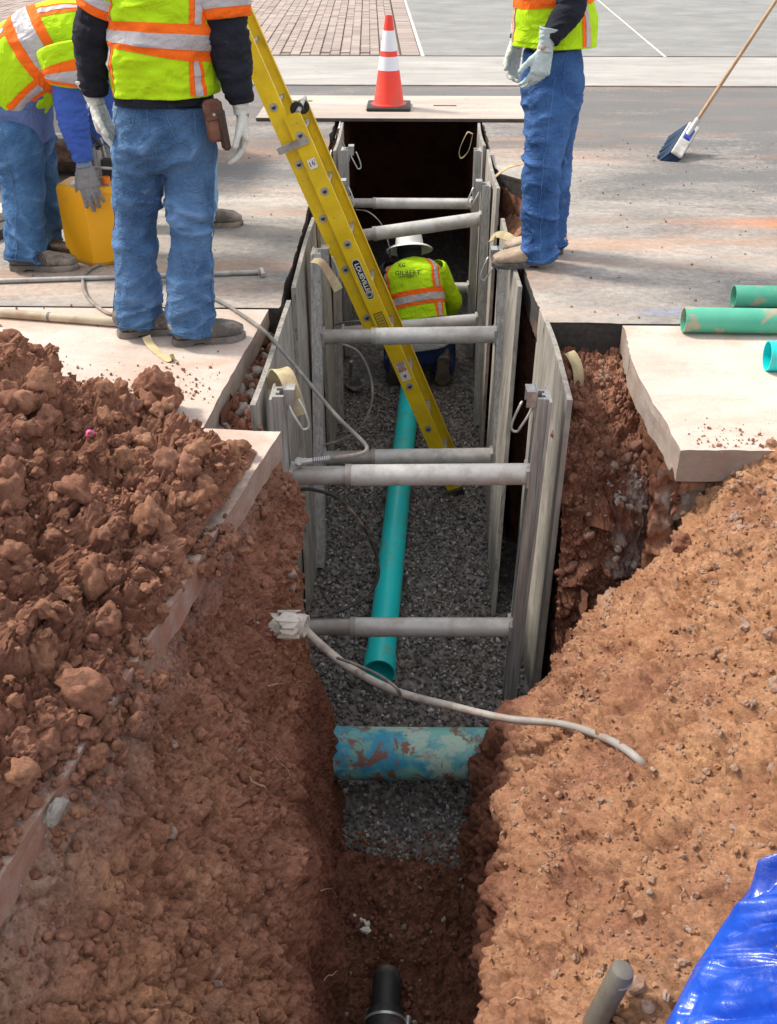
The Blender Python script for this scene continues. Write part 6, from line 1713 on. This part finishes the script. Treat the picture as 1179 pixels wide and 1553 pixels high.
jo, kd, jp, jn = jeans(root, waist, hips, legs, side1, M_DENIM1, .186, .130, (.106, .090, .094), 3, .016, seam=[Vx((-1, -.1, 0)), Vx((1, -.15, 0))])
G, N = loft([(waist + Vx((0, 0, -.005)), .188, .136, side1), (waist + Vx((0, 0, .05)), .184, .132, side1), (waist.lerp(chest, .5), .174, .126, side1), (chest, .178, .122, side1), (chest.lerp(neck, .6), .15, .10, side1), (neck, .06, .06, side1)], 60, 80, 2.3, lambda P, v, u: drape(P, .003, 5, (10, 10, 26)))
grid_obj('sweater', G, M_NAVY, root, True, .003)
hemv = QY(252, 141, Y1)
keys = [(hemv, .206, .152, side1), (hemv + Vx((0, 0, .08)), .200, .150, side1), (QY(250, 70, Y1), .196, .148, side1), (chest, .200, .146, side1), (chest.lerp(neck, .40), .205, .130, side1), (chest.lerp(neck, .75), .165, .105, side1), (neck + Vx((0, 0, -.01)), .085, .080, side1)]
def vd1(P, v, u): return (drape(P, .010, 11, (6, 6, 17)) + .012 * (ridge(P + fbm(P * 3, 2, 3)[:, None] * .05, (5, 5, 9), 14) - .5)) * np.clip(1.3 - v, .3, 1) + .004 * np.sin(u * 2 * np.pi * 7) * np.clip(.25 - v, 0, .25) * 4
G, N = loft(keys, 110, 150, 2.35, vd1)
vest = grid_obj('vest', G, M_LIME, root, True, .003)
# where is the back on this loft? find u of the point that faces the camera
def u_facing(G, v, drn=Vx((0, -1, 0))):
    row = G[int(v * (G.shape[0] - 1))]; c = row.mean(0); q = (row - c) @ np.array(drn); return np.argmax(q) / G.shape[1]
ub = u_facing(G, .3); sg = 1 if (G[30, int((ub + .1) % 1 * 150), 0] > G[30, int(ub * 150), 0]) else -1
def U(x): return ub + sg * x
def bandv(G, py):
    pr = project(G[:, int(ub * G.shape[1]) % G.shape[1]]); return float(np.interp(-py, -pr[::-1, 1][::-1] if pr[0, 1] < pr[-1, 1] else -pr[:, 1], np.linspace(0, 1, G.shape[0])))
vb0, vb1 = bandv(G, 84), bandv(G, 34)
tape(G, 0, 1, vb0, vb1, vest, 0, True)
for s_ in (.135, -.165):
    stripe(G, U(s_ - .032), U(s_ + .032), .012, vb0, .0020, M_ORANGE, vest, 'orange_stripe'); stripe(G, U(s_ - .014), U(s_ + .012), .012, vb0, .0040, M_SILVER, vest)
    stripe(G, U(s_ - .032), U(s_ + .032), vb1, .86, .0020, M_ORANGE, vest, 'orange_stripe'); stripe(G, U(s_ - .014), U(s_ + .012), vb1, .86, .0040, M_SILVER, vest)
for k, (a, wr_) in enumerate(zip(arms, (QY(143, 139, Y1), QY(365, 152, Y1)))):
    sl, _ = sleeve(root, a[0], a[1], a[2], .082, .074, .050, M_NAVY, 21 + k, 'sleeve', .009)
    hp_ = a[0].lerp(a[1], .50)
    sv, GS = sleeve(vest, a[0], a[0].lerp(hp_, .6), hp_, .098, .096, .090, M_LIME, 31 + k, 'vest_sleeve', .004, 50)
    stripe(GS, 0, 1, .52, .90, .0022, M_ORANGE, sv, 'orange_stripe'); stripe(GS, 0, 1, .40, .60, .0040, M_SILVER, sv)
hand(root, arms[0][2] + Vx((0, 0, -.035)), (.24, -.05, -1), (1, -.2, .1), (-.2, -1, 0), M_GLOVE_W, .42, 1.12, flare=1.2)
hand(root, arms[1][2] + Vx((0, 0, -.035)), (.10, -.03, -1), (-1, -.15, 0), (-.25, -1, 0), M_GLOVE_W, .55, 1.12, flare=1.2)
for l, off in zip(legs, ((0, 0), (0, 0))):
    boot(root, Vx((l[2].x - .005, l[2].y + .0, 0)), Vx((.96, .30, 0)), M_BOOT_G, M_SOLE2, .30)
# belt pouch, back pocket
pc = QY(326, 183, Y1 - .11)
Rp = Matrix.Rotation(-.10, 3, 'Y') @ Matrix.Rotation(.35, 3, 'Z')
pouch = MB().box(pc, (.072, .050, .150), Rp, bev=.012).build('tool_pouch', M_LEATH, root, True)
MB().box(pc + Vx((.000, -.026, .040)), (.066, .012, .070), Rp, bev=.005).build('flap', M_LEATH, pouch, True)
MB().box(pc + Vx((.030, -.004, -.030)), (.030, .050, .150), Rp, bev=.008).build('side_pocket', simple('dark_leather', (.045, .020, .013), .5, 0, .4, 20, .3), pouch, True)
MB().tube([pc + Vx((.006, -.033, .028)), pc + Vx((.006, -.037, .028))], .006, 10).build('snap', M_STEEL, pouch, True)
def cloth_line(kd, P, N, pts, parent, mt, rad=.0020, nm='pocket_stitch'):
    q = []
    for p in pts:
        i = kd.find(p)[1]; q.append(Vx(P[i]) + Vx(N[i]) * .001)
    q = [q[0]] + [(q[i - 1] + q[i] * 2 + q[i + 1]) / 4 for i in range(1, len(q) - 1)] + [q[-1]]
    MB().tube(q, rad, 6).build(nm, mt, parent, True)
def line_px(pts, y, n=10):
    out = []
    for (a, b) in zip(pts[:-1], pts[1:]):
        for t in np.linspace(0, 1, n, endpoint=False): out.append(QY(a[0] + (b[0] - a[0]) * t, a[1] + (b[1] - a[1]) * t, y))
    out.append(QY(*pts[-1], y)); return out
MS1 = SEAM[M_DENIM1.name]
for pl in ([(250, 166), (262, 206), (284, 224), (306, 214), (306, 164)], [(222, 158), (226, 205), (240, 245)], [(178, 172), (196, 192), (203, 156)], [(180, 160), (215, 162), (250, 166), (306, 162), (322, 158)]):
    cloth_line(kd, jp, jn, line_px(pl, Y1 - .14), jo, MS1)
hard_hat(root, head + Vx((0, -.005, .055)), Vx((0, .08, 1)), Vx((.2, 1, 0)))

# ---------------------------------------------------------------- man on the right, side on
Y3 = 5.08
root = empty('person', QZ(815, 390, 0)); tag(root, 'person side on at the trench edge in deep blue jeans, tan boots and lime vest', 'person')
sd3 = Vx((.22, 1, 0)).normalized()      # across the body
waist = QY(836, 78, Y3); hips = QY(838, 140, Y3); chest = QY(842, -48, Y3); neck = chest + Vx((-.01, 0, .24)); head = neck + Vx((-.06, 0, .17))
legs = [(QY(836, 152, 4.99), QY(821, 262, 4.97), QZ(819, 392, .035)), (QY(846, 148, 5.19), QY(838, 250, 5.21), QZ(835, 374, .035))]
arms = [(QY(868, -60, 4.90), QY(866, 12, 4.86), QY(834, 58, 4.82)), (QY(836, -58, 5.30), QY(812, 5, 5.34), QY(787, 60, 5.34))]
body_mesh(root, head, neck, chest, waist, hips, arms, [(l[0], l[1], l[2] + Vx((0, 0, .05))) for l in legs], Vx((-1, -.1, -.25)), Vx((0, 0, 1)))
jo, kd, jp, jn = jeans(root, waist + Vx((0, 0, .02)), hips, legs, sd3, M_DENIM3, .175, .145, (.118, .092, .088), 23, .017, seam=[Vx((-.1, -1, 0)), Vx((0, 1, 0))])
cloth_line(kd, jp, jn, line_px([(872, 84), (862, 110), (858, 134), (870, 142)], 4.86), jo, SEAM[M_DENIM3.name])
cloth_line(kd, jp, jn, line_px([(830, 84), (836, 100), (850, 112)], 4.86), jo, SEAM[M_DENIM3.name])
hemv = QY(839, 66, Y3)
keys = [(hemv, .200, .196, sd3), (hemv + Vx((0, 0, .07)), .198, .192, sd3), (hemv.lerp(chest, .5), .195, .182, sd3), (chest, .205, .165, sd3), (chest.lerp(neck, .40), .205, .140, sd3), (chest.lerp(neck, .75), .165, .110, sd3), (neck, .085, .080, sd3)]
def vd3(P, v, u): return drape(P, .011, 41, (7, 7, 10)) * np.clip(1.3 - v, .3, 1) + .005 * np.sin(u * 2 * np.pi * 6 + 1) * np.clip(.3 - v, 0, .3) * 3.3
G, N = loft(keys, 110, 150, 2.3, vd3)
vest = grid_obj('vest', G, M_LIME, root, True, .003)
ub = u_facing(G, .1, Vx((0, -1, 0))); sg = 1 if (G[10, int((ub + .1) % 1 * 150), 0] > G[10, int(ub * 150), 0]) else -1
vb = bandv(G, 12); tape(G, 0, 1, vb, vb + .14, vest, 0, True)
for s_ in (.13, -.21):
    stripe(G, U(s_ - .022), U(s_ + .022), .02, vb, .0020, M_ORANGE, vest, 'orange_stripe'); stripe(G, U(s_ - .004), U(s_ + .018), .02, vb, .0040, M_SILVER, vest)
    stripe(G, U(s_ - .022), U(s_ + .022), vb + .14, .86, .0020, M_ORANGE, vest, 'orange_stripe'); stripe(G, U(s_ - .004), U(s_ + .018), vb + .14, .86, .0040, M_SILVER, vest)
pk = stripe(G, U(-.16), U(.045), .05, vb * .62, .005, M_LIME, vest, 'pocket')
stripe(G, U(-.165), U(.05), vb * .62, vb * .78, .0065, M_LIME, vest, 'pocket_flap')
for k, a in enumerate(arms): sleeve(root, a[0], a[1], a[2], .075, .062, .044, M_NAVY, 51 + k, 'sleeve', .007)
hand(root, arms[0][2] + Vx((-.015, 0, -.04)), (-.18, -.02, -1), (-.55, .8, 0), (-1, -.4, 0), M_GLOVE_B, .55, 1.10, flare=1.15)
hand(root, arms[1][2] + Vx((-.01, 0, -.02)), (-.22, -.03, -1), (.6, -.7, 0), (-1, .2, 0), M_GLOVE_W, .75, 1.08, flare=1.15)
boot(root, Vx((legs[0][2].x - .01, legs[0][2].y, 0)), Vx((-1, -.12, 0)), M_BOOT_T, M_SOLE, .305)
boot(root, Vx((legs[1][2].x - .01, legs[1][2].y, 0)), Vx((-1, .0, 0)), M_BOOT_T, M_SOLE, .305)
hard_hat(root, head + Vx((0, 0, .055)), Vx((-.15, 0, 1)), Vx((-1, -.1, 0)))

# ---------------------------------------------------------------- stooping man on the far left
root = empty('person', QZ(45, 405, 0)); tag(root, 'person stooping at far left in lime vest, grey glove on the yellow tank', 'person')
Yb = 5.1
hips = QY(20, 196, Yb); waist = QY(24, 142, Yb); chest = QY(98, 62, Yb + .02); neck = QY(158, 40, Yb + .06); up2 = (neck - chest).normalized(); head = neck + Vx((.17, .03, .02))
sd2 = Vx((0, 1, .12)).normalized()
legs = [(QY(22, 212, 4.98), QY(37, 300, 4.95), QZ(38, 398, .035)), (QY(44, 205, 5.24), QY(60, 280, 5.28), QZ(60, 380, .035))]
wr2 = QY(126, 240, 4.92)
arms = [(QY(104, 92, 4.93), QY(109, 172, 4.93), wr2), (QY(120, 60, 5.32), QY(150, 130, 5.34), QY(152, 215, 5.22))]
body_mesh(root, head, neck, chest, waist, hips, arms, [(l[0], l[1], l[2] + Vx((0, 0, .05))) for l in legs], Vx((.5, 0, -1)), Vx((1, 0, .35)))
jeans(root, waist, hips, legs, sd2, M_DENIM2, .180, .140, (.125, .100, .105), 43, .014, seam=[Vx((-.05, -1, 0)), Vx((0, 1, 0))])
# shirt tail hanging out below the vest
G, N = loft([(hips + Vx((.0, 0, .00)), .200, .185, sd2), (waist.lerp(hips, .4), .205, .172, sd2), (waist, .19, .16, sd2), (waist.lerp(chest, .5), .185, .15, sd2)], 50, 90, 2.3, lambda P, v, u: drape(P, .008, 61, (8, 8, 9)) + .010 * np.sin(u * 2 * np.pi * 5) * np.clip(.4 - v, 0, .4) * 2.5)
grid_obj('shirt', G, M_PERI, root, True, .003)
hemv = QY(22, 122, Yb)
keys = [(hemv + Vx((-.05, 0, -.03)), .205, .205, sd2), (QY(40, 100, Yb), .208, .200, sd2), (QY(72, 76, Yb), .205, .190, sd2), (chest, .200, .175, sd2), (chest.lerp(neck, .5), .19, .15, sd2), (neck, .10, .09, sd2)]
G, N = loft(keys, 120, 150, 2.3, lambda P, v, u: drape(P, .009, 71, (9, 6, 9)) + .008 * np.sin(u * 2 * np.pi * 6) * np.clip(.2 - v, 0, .2) * 5)
vest = grid_obj('vest', G, M_LIME, root, True, .003)
ub = u_facing(G, .4, Vx((-.1, -1, .45)))
tape(G, 0, 1, .30, .52, vest, 0, True)
for s_ in (-.10, .14):
    stripe(G, ub + s_ - .035, ub + s_ + .035, .02, .30, .002, M_ORANGE, vest, 'orange_stripe'); stripe(G, ub + s_ - .014, ub + s_ + .014, .02, .30, .004, M_SILVER, vest)
    stripe(G, ub + s_ - .035, ub + s_ + .035, .52, .90, .002, M_ORANGE, vest, 'orange_stripe'); stripe(G, ub + s_ - .014, ub + s_ + .014, .52, .90, .004, M_SILVER, vest)
for k, a in enumerate(arms):
    sleeve(root, a[0], a[1], a[2], .080, .070, .046, M_BLUE, 81 + k, 'sleeve', .009)
    hp_ = a[0].lerp(a[1], .42)
    sv, GS = sleeve(vest, a[0] + Vx((-.03, .02, .05)), a[0].lerp(hp_, .5), hp_, .115, .110, .098, M_LIME, 91 + k, 'vest_sleeve', .005, 50)
    stripe(GS, 0, 1, .40, .80, .0022, M_ORANGE, sv, 'orange_stripe'); stripe(GS, 0, 1, .50, .68, .0040, M_SILVER, sv)
hand(root, wr2 + Vx((.0, -.0, -.03)), (.14, -.20, -.95), (.1, .95, -.1), (-1, -.1, 0), M_GLOVE_G, .18, 1.12, cuff=M_KNIT, cuffr=.040, flare=1.0, spread=.07)
hand(root, arms[1][2] + Vx((.0, 0, -.02)), (.1, -.3, -.8), (-.3, .6, -.3), (-1, 0, 0), M_GLOVE_G, .9, 1.05, cuff=M_KNIT, cuffr=.040, flare=1.0)
boot(root, Vx((legs[0][2].x, legs[0][2].y, 0)), Vx((1, .05, 0)), M_BOOT_G, M_SOLE2, .335, w=.056)
boot(root, Vx((legs[1][2].x - .02, legs[1][2].y, 0)), Vx((1, -.05, 0)), M_BOOT_D, M_SOLE, .31)
hard_hat(root, head + Vx((.05, 0, .02)), Vx((1, 0, .35)), Vx((.3, 0, -1)))
o_ = QZ(45, 405, 0)
# laces on the near boot
lc = Vx((legs[0][2].x + .085, legs[0][2].y - .04, .105)); MB().tube(smooth_path([lc, lc + Vx((.02, -.03, -.01)), lc + Vx((.005, -.04, -.045)), lc + Vx((-.01, -.03, -.01)), lc + Vx((.02, -.02, .005)), lc + Vx((.05, -.035, -.02)), lc + Vx((.045, -.03, -.045)), lc + Vx((.02, -.015, -.01))], 5), .0025, 6).build('laces', M_BLACK, root, True)

# ---------------------------------------------------------------- man half hidden behind the first
root = empty('person', QZ(270, 345, 0)); tag(root, 'person almost hidden behind the man with the pouch, pale blue jeans, one boot showing', 'person')
Y4 = 5.72; sd4 = Vx((1, -.05, 0)).normalized()
waist = QY(245, 52, Y4); hips = QY(245, 92, Y4); chest = QY(245, -50, Y4); neck = chest + Vx((0, .02, .24)); head = neck + Vx((0, .05, .17))
legs = [(QY(204, 100, Y4), QY(192, 200, Y4), QZ(196, 338, .035)), (QY(286, 100, Y4), QY(303, 215, Y4), QZ(309, 335, .035))]
arms = [(QY(188, -60, Y4), QY(176, 35, Y4), QY(172, 105, Y4)), (QY(302, -60, Y4), QY(318, 30, Y4), QY(300, 90, Y4 - .1))]
body_mesh(root, head, neck, chest, waist, hips, arms, [(l[0], l[1], l[2] + Vx((0, 0, .05))) for l in legs], Vx((.3, 1, 0)), Vx((0, 0, 1)))
jeans(root, waist, hips, legs, sd4, M_DENIM4, .19, .13, (.105, .09, .090), 63, .010, seam=False, voxel=.012)
keys = [(waist + Vx((0, 0, -.03)), .205, .15, sd4), (waist.lerp(chest, .5), .20, .148, sd4), (chest, .205, .145, sd4), (chest.lerp(neck, .45), .20, .13, sd4), (neck, .08, .08, sd4)]
G, N = loft(keys, 60, 90, 2.3, lambda P, v, u: drape(P, .006, 73, (8, 8, 16)))
vest = grid_obj('vest', G, M_LIME, root, True, .003); tape(G, 0, 1, .15, .38, vest, 0, True)
for k, a in enumerate(arms): sleeve(root, a[0], a[1], a[2], .075, .062, .045, cloth('pale_blue_shirt', (.42, .55, .70)) if k == 0 else bpy.data.materials['pale_blue_shirt'], 95 + k, 'sleeve', .007, 50)
hand(root, arms[0][2] + Vx((0, 0, -.03)), (.05, 0, -1), (1, 0, 0), (0, -1, 0), M_GLOVE_W, .6, 1.08)
hand(root, arms[1][2] + Vx((0, 0, -.03)), (-.2, .1, -1), (-1, 0, 0), (0, -1, 0), M_GLOVE_W, .6, 1.08)
boot(root, Vx((legs[0][2].x, legs[0][2].y, 0)), Vx((.1, 1, 0)), M_BOOT_G, M_SOLE, .29)
boot(root, Vx((legs[1][2].x, legs[1][2].y, 0)), Vx((1, .25, 0)), M_BOOT_G, M_SOLE, .29)
hard_hat(root, head + Vx((0, 0, .055)), Vx((0, .05, 1)), Vx((.3, 1, 0)))

# ---------------------------------------------------------------- man kneeling in the trench
root = empty('person', (QZ(640, 590, FLOOR).x, 6.95, FLOOR)); tag(root, 'person kneeling on gravel in the trench, seen from behind, white brimmed hard hat', 'person')
sd5 = Vx((1, 0, .02)).normalized()
hips = QY(640, 528, 7.0); waist = QY(636, 488, 7.0); chest = QY(628, 430, 7.12); neck = QY(623, 396, 7.24); head = QY(621, 380, 7.32); upc = (neck - waist).normalized()
legs = [(hips + Vx((-.10, .02, -.02)), Vx((hips.x - .20, 7.44, FLOOR + .08)), Vx((QY(600, 560, 6.9).x, 6.93, FLOOR + .16))), (hips + Vx((.10, .02, -.02)), Vx((hips.x + .17, 7.46, FLOOR + .08)), Vx((QY(672, 560, 6.9).x, 6.93, FLOOR + .17)))]
arms = [(QY(592, 412, 7.17), QY(576, 462, 7.30), QY(604, 500, 7.52)), (QY(663, 410, 7.17), QY(686, 458, 7.30), QY(660, 500, 7.52))]
body_mesh(root, head, neck, chest, waist, hips, arms, legs, Vx((0, .75, -.65)), Vx((0, .55, .83)))
jeans(root, waist.lerp(hips, .3), hips, legs, sd5, M_DENIM5, .19, .155, (.120, .100, .085), 83, .010, ground=FLOOR, seam=False, hem=False, voxel=.011)
G, N = loft([(hips + Vx((0, -.03, .03)), .205, .165, sd5), (waist, .195, .155, sd5), (waist.lerp(chest, .5), .19, .14, sd5), (chest, .19, .13, sd5)], 40, 80, 2.3, lambda P, v, u: drape(P, .007, 93, (9, 9, 14)))
grid_obj('shirt', G, cloth('off_white_shirt', (.52, .52, .54)), root, True, .003)
hemv = QY(637, 487, 6.99)
keys = [(hemv, .205, .162, sd5), (hemv.lerp(chest, .4), .205, .155, sd5), (chest, .215, .150, sd5), (chest.lerp(neck, .45), .215, .130, sd5), (chest.lerp(neck, .78), .165, .105, sd5), (neck, .075, .075, sd5)]
def vd5(P, v, u): return drape(P, .0055, 97, (8, 8, 15))
G, N = loft(keys, 110, 150, 2.3, vd5)
vest = grid_obj('vest', G, M_LIME, root, True, .003)
ub = u_facing(G, .3); sg = 1 if (G[30, int((ub + .1) % 1 * 150), 0] > G[30, int(ub * 150), 0]) else -1
vb0, vb1 = bandv(G, 464), bandv(G, 440)
tape(G, 0, 1, vb0, vb1, vest, 0, True)
for s_ in (.155, -.165):
    for a_, b_ in ((.01, vb0), (vb1, .82)):
        stripe(G, U(s_ - .036), U(s_ + .036), a_, b_, .0020, M_ORANGE, vest, 'orange_stripe'); stripe(G, U(s_ - .016), U(s_ + .016), a_, b_, .0040, M_SILVER, vest)
MTXT = simple('dark_green_print', (.05, .10, .02), .7, 0, .2, 20, 0)
def on_back(px, py):
    pr = project(G.reshape(-1, 3)); d = np.hypot(pr[:, 0] - px, pr[:, 1] - py) + (pr[:, 2] - pr[:, 2].min()) * 60
    i = int(np.argmin(d)); nn = N.reshape(-1, 3)[i]; return Vx(G.reshape(-1, 3)[i]), Vx(nn)
for txt, px, py, sz, bd in (('KG', 609, 401, .050, .0006), ('GILBERT', 619, 414, .046, .0004), ('BACK SAFETY', 618, 420.5, .016, .0006)):
    p, nn = on_back(px, py + (2 if txt == 'KG' else 0)); nn = Vx((0, -.83, .55)).normalized(); X = Vx((1, 0, .05)).normalized(); Yv = nn.cross(X).normalized(); X = Yv.cross(nn)
    M = Matrix((X, Yv, nn)).transposed().to_4x4(); M.translation = p + nn * .014
    t = text_obj(txt, sz if txt != 'KG' else .036, M, MTXT, vest, 'vest_print', .001, bd, 1.1)
for k, a in enumerate(arms):
    sleeve(root, a[0], a[1], a[2], .082, .070, .048, M_LIME if k else cloth('dark_sleeve', (.03, .03, .04)), 101 + k, 'sleeve', .008, 60)
hand(root, arms[0][2], (.3, .8, -.5), (.3, .2, -.9), (1, 0, 0), M_GLOVE_G, .7, 1.08); hand(root, arms[1][2], (-.3, .8, -.5), (-.3, .2, -.9), (-1, 0, 0), M_GLOVE_G, .7, 1.08)
for l in legs:   # feet stand on their toes, soles towards the camera
    upv = Vx((0, .93, .36)).normalized(); fw = Vx((0, .25, -.97))
    o5 = Vx((l[2].x, 6.865, FLOOR + .205))
    boot(root, o5, fw, M_BOOT_D, simple('worn_kneeling_sole', (.115, .10, .085), .9, 0, .4, 30, .5, (.25, .18, .13), .4), .285, up=upv, shaft=.06)
hb = MB(); capsule(hb, neck + Vx((0, -.02, -.01)), head + Vx((0, -.01, 0)), .075, .094, 24, 5); hb.build('hood', M_NAVY, root, True, split=80)
hard_hat(root, head + Vx((0, .012, .030)), Vx((-.05, .50, .86)), Vx((-.1, 1, -.5)))
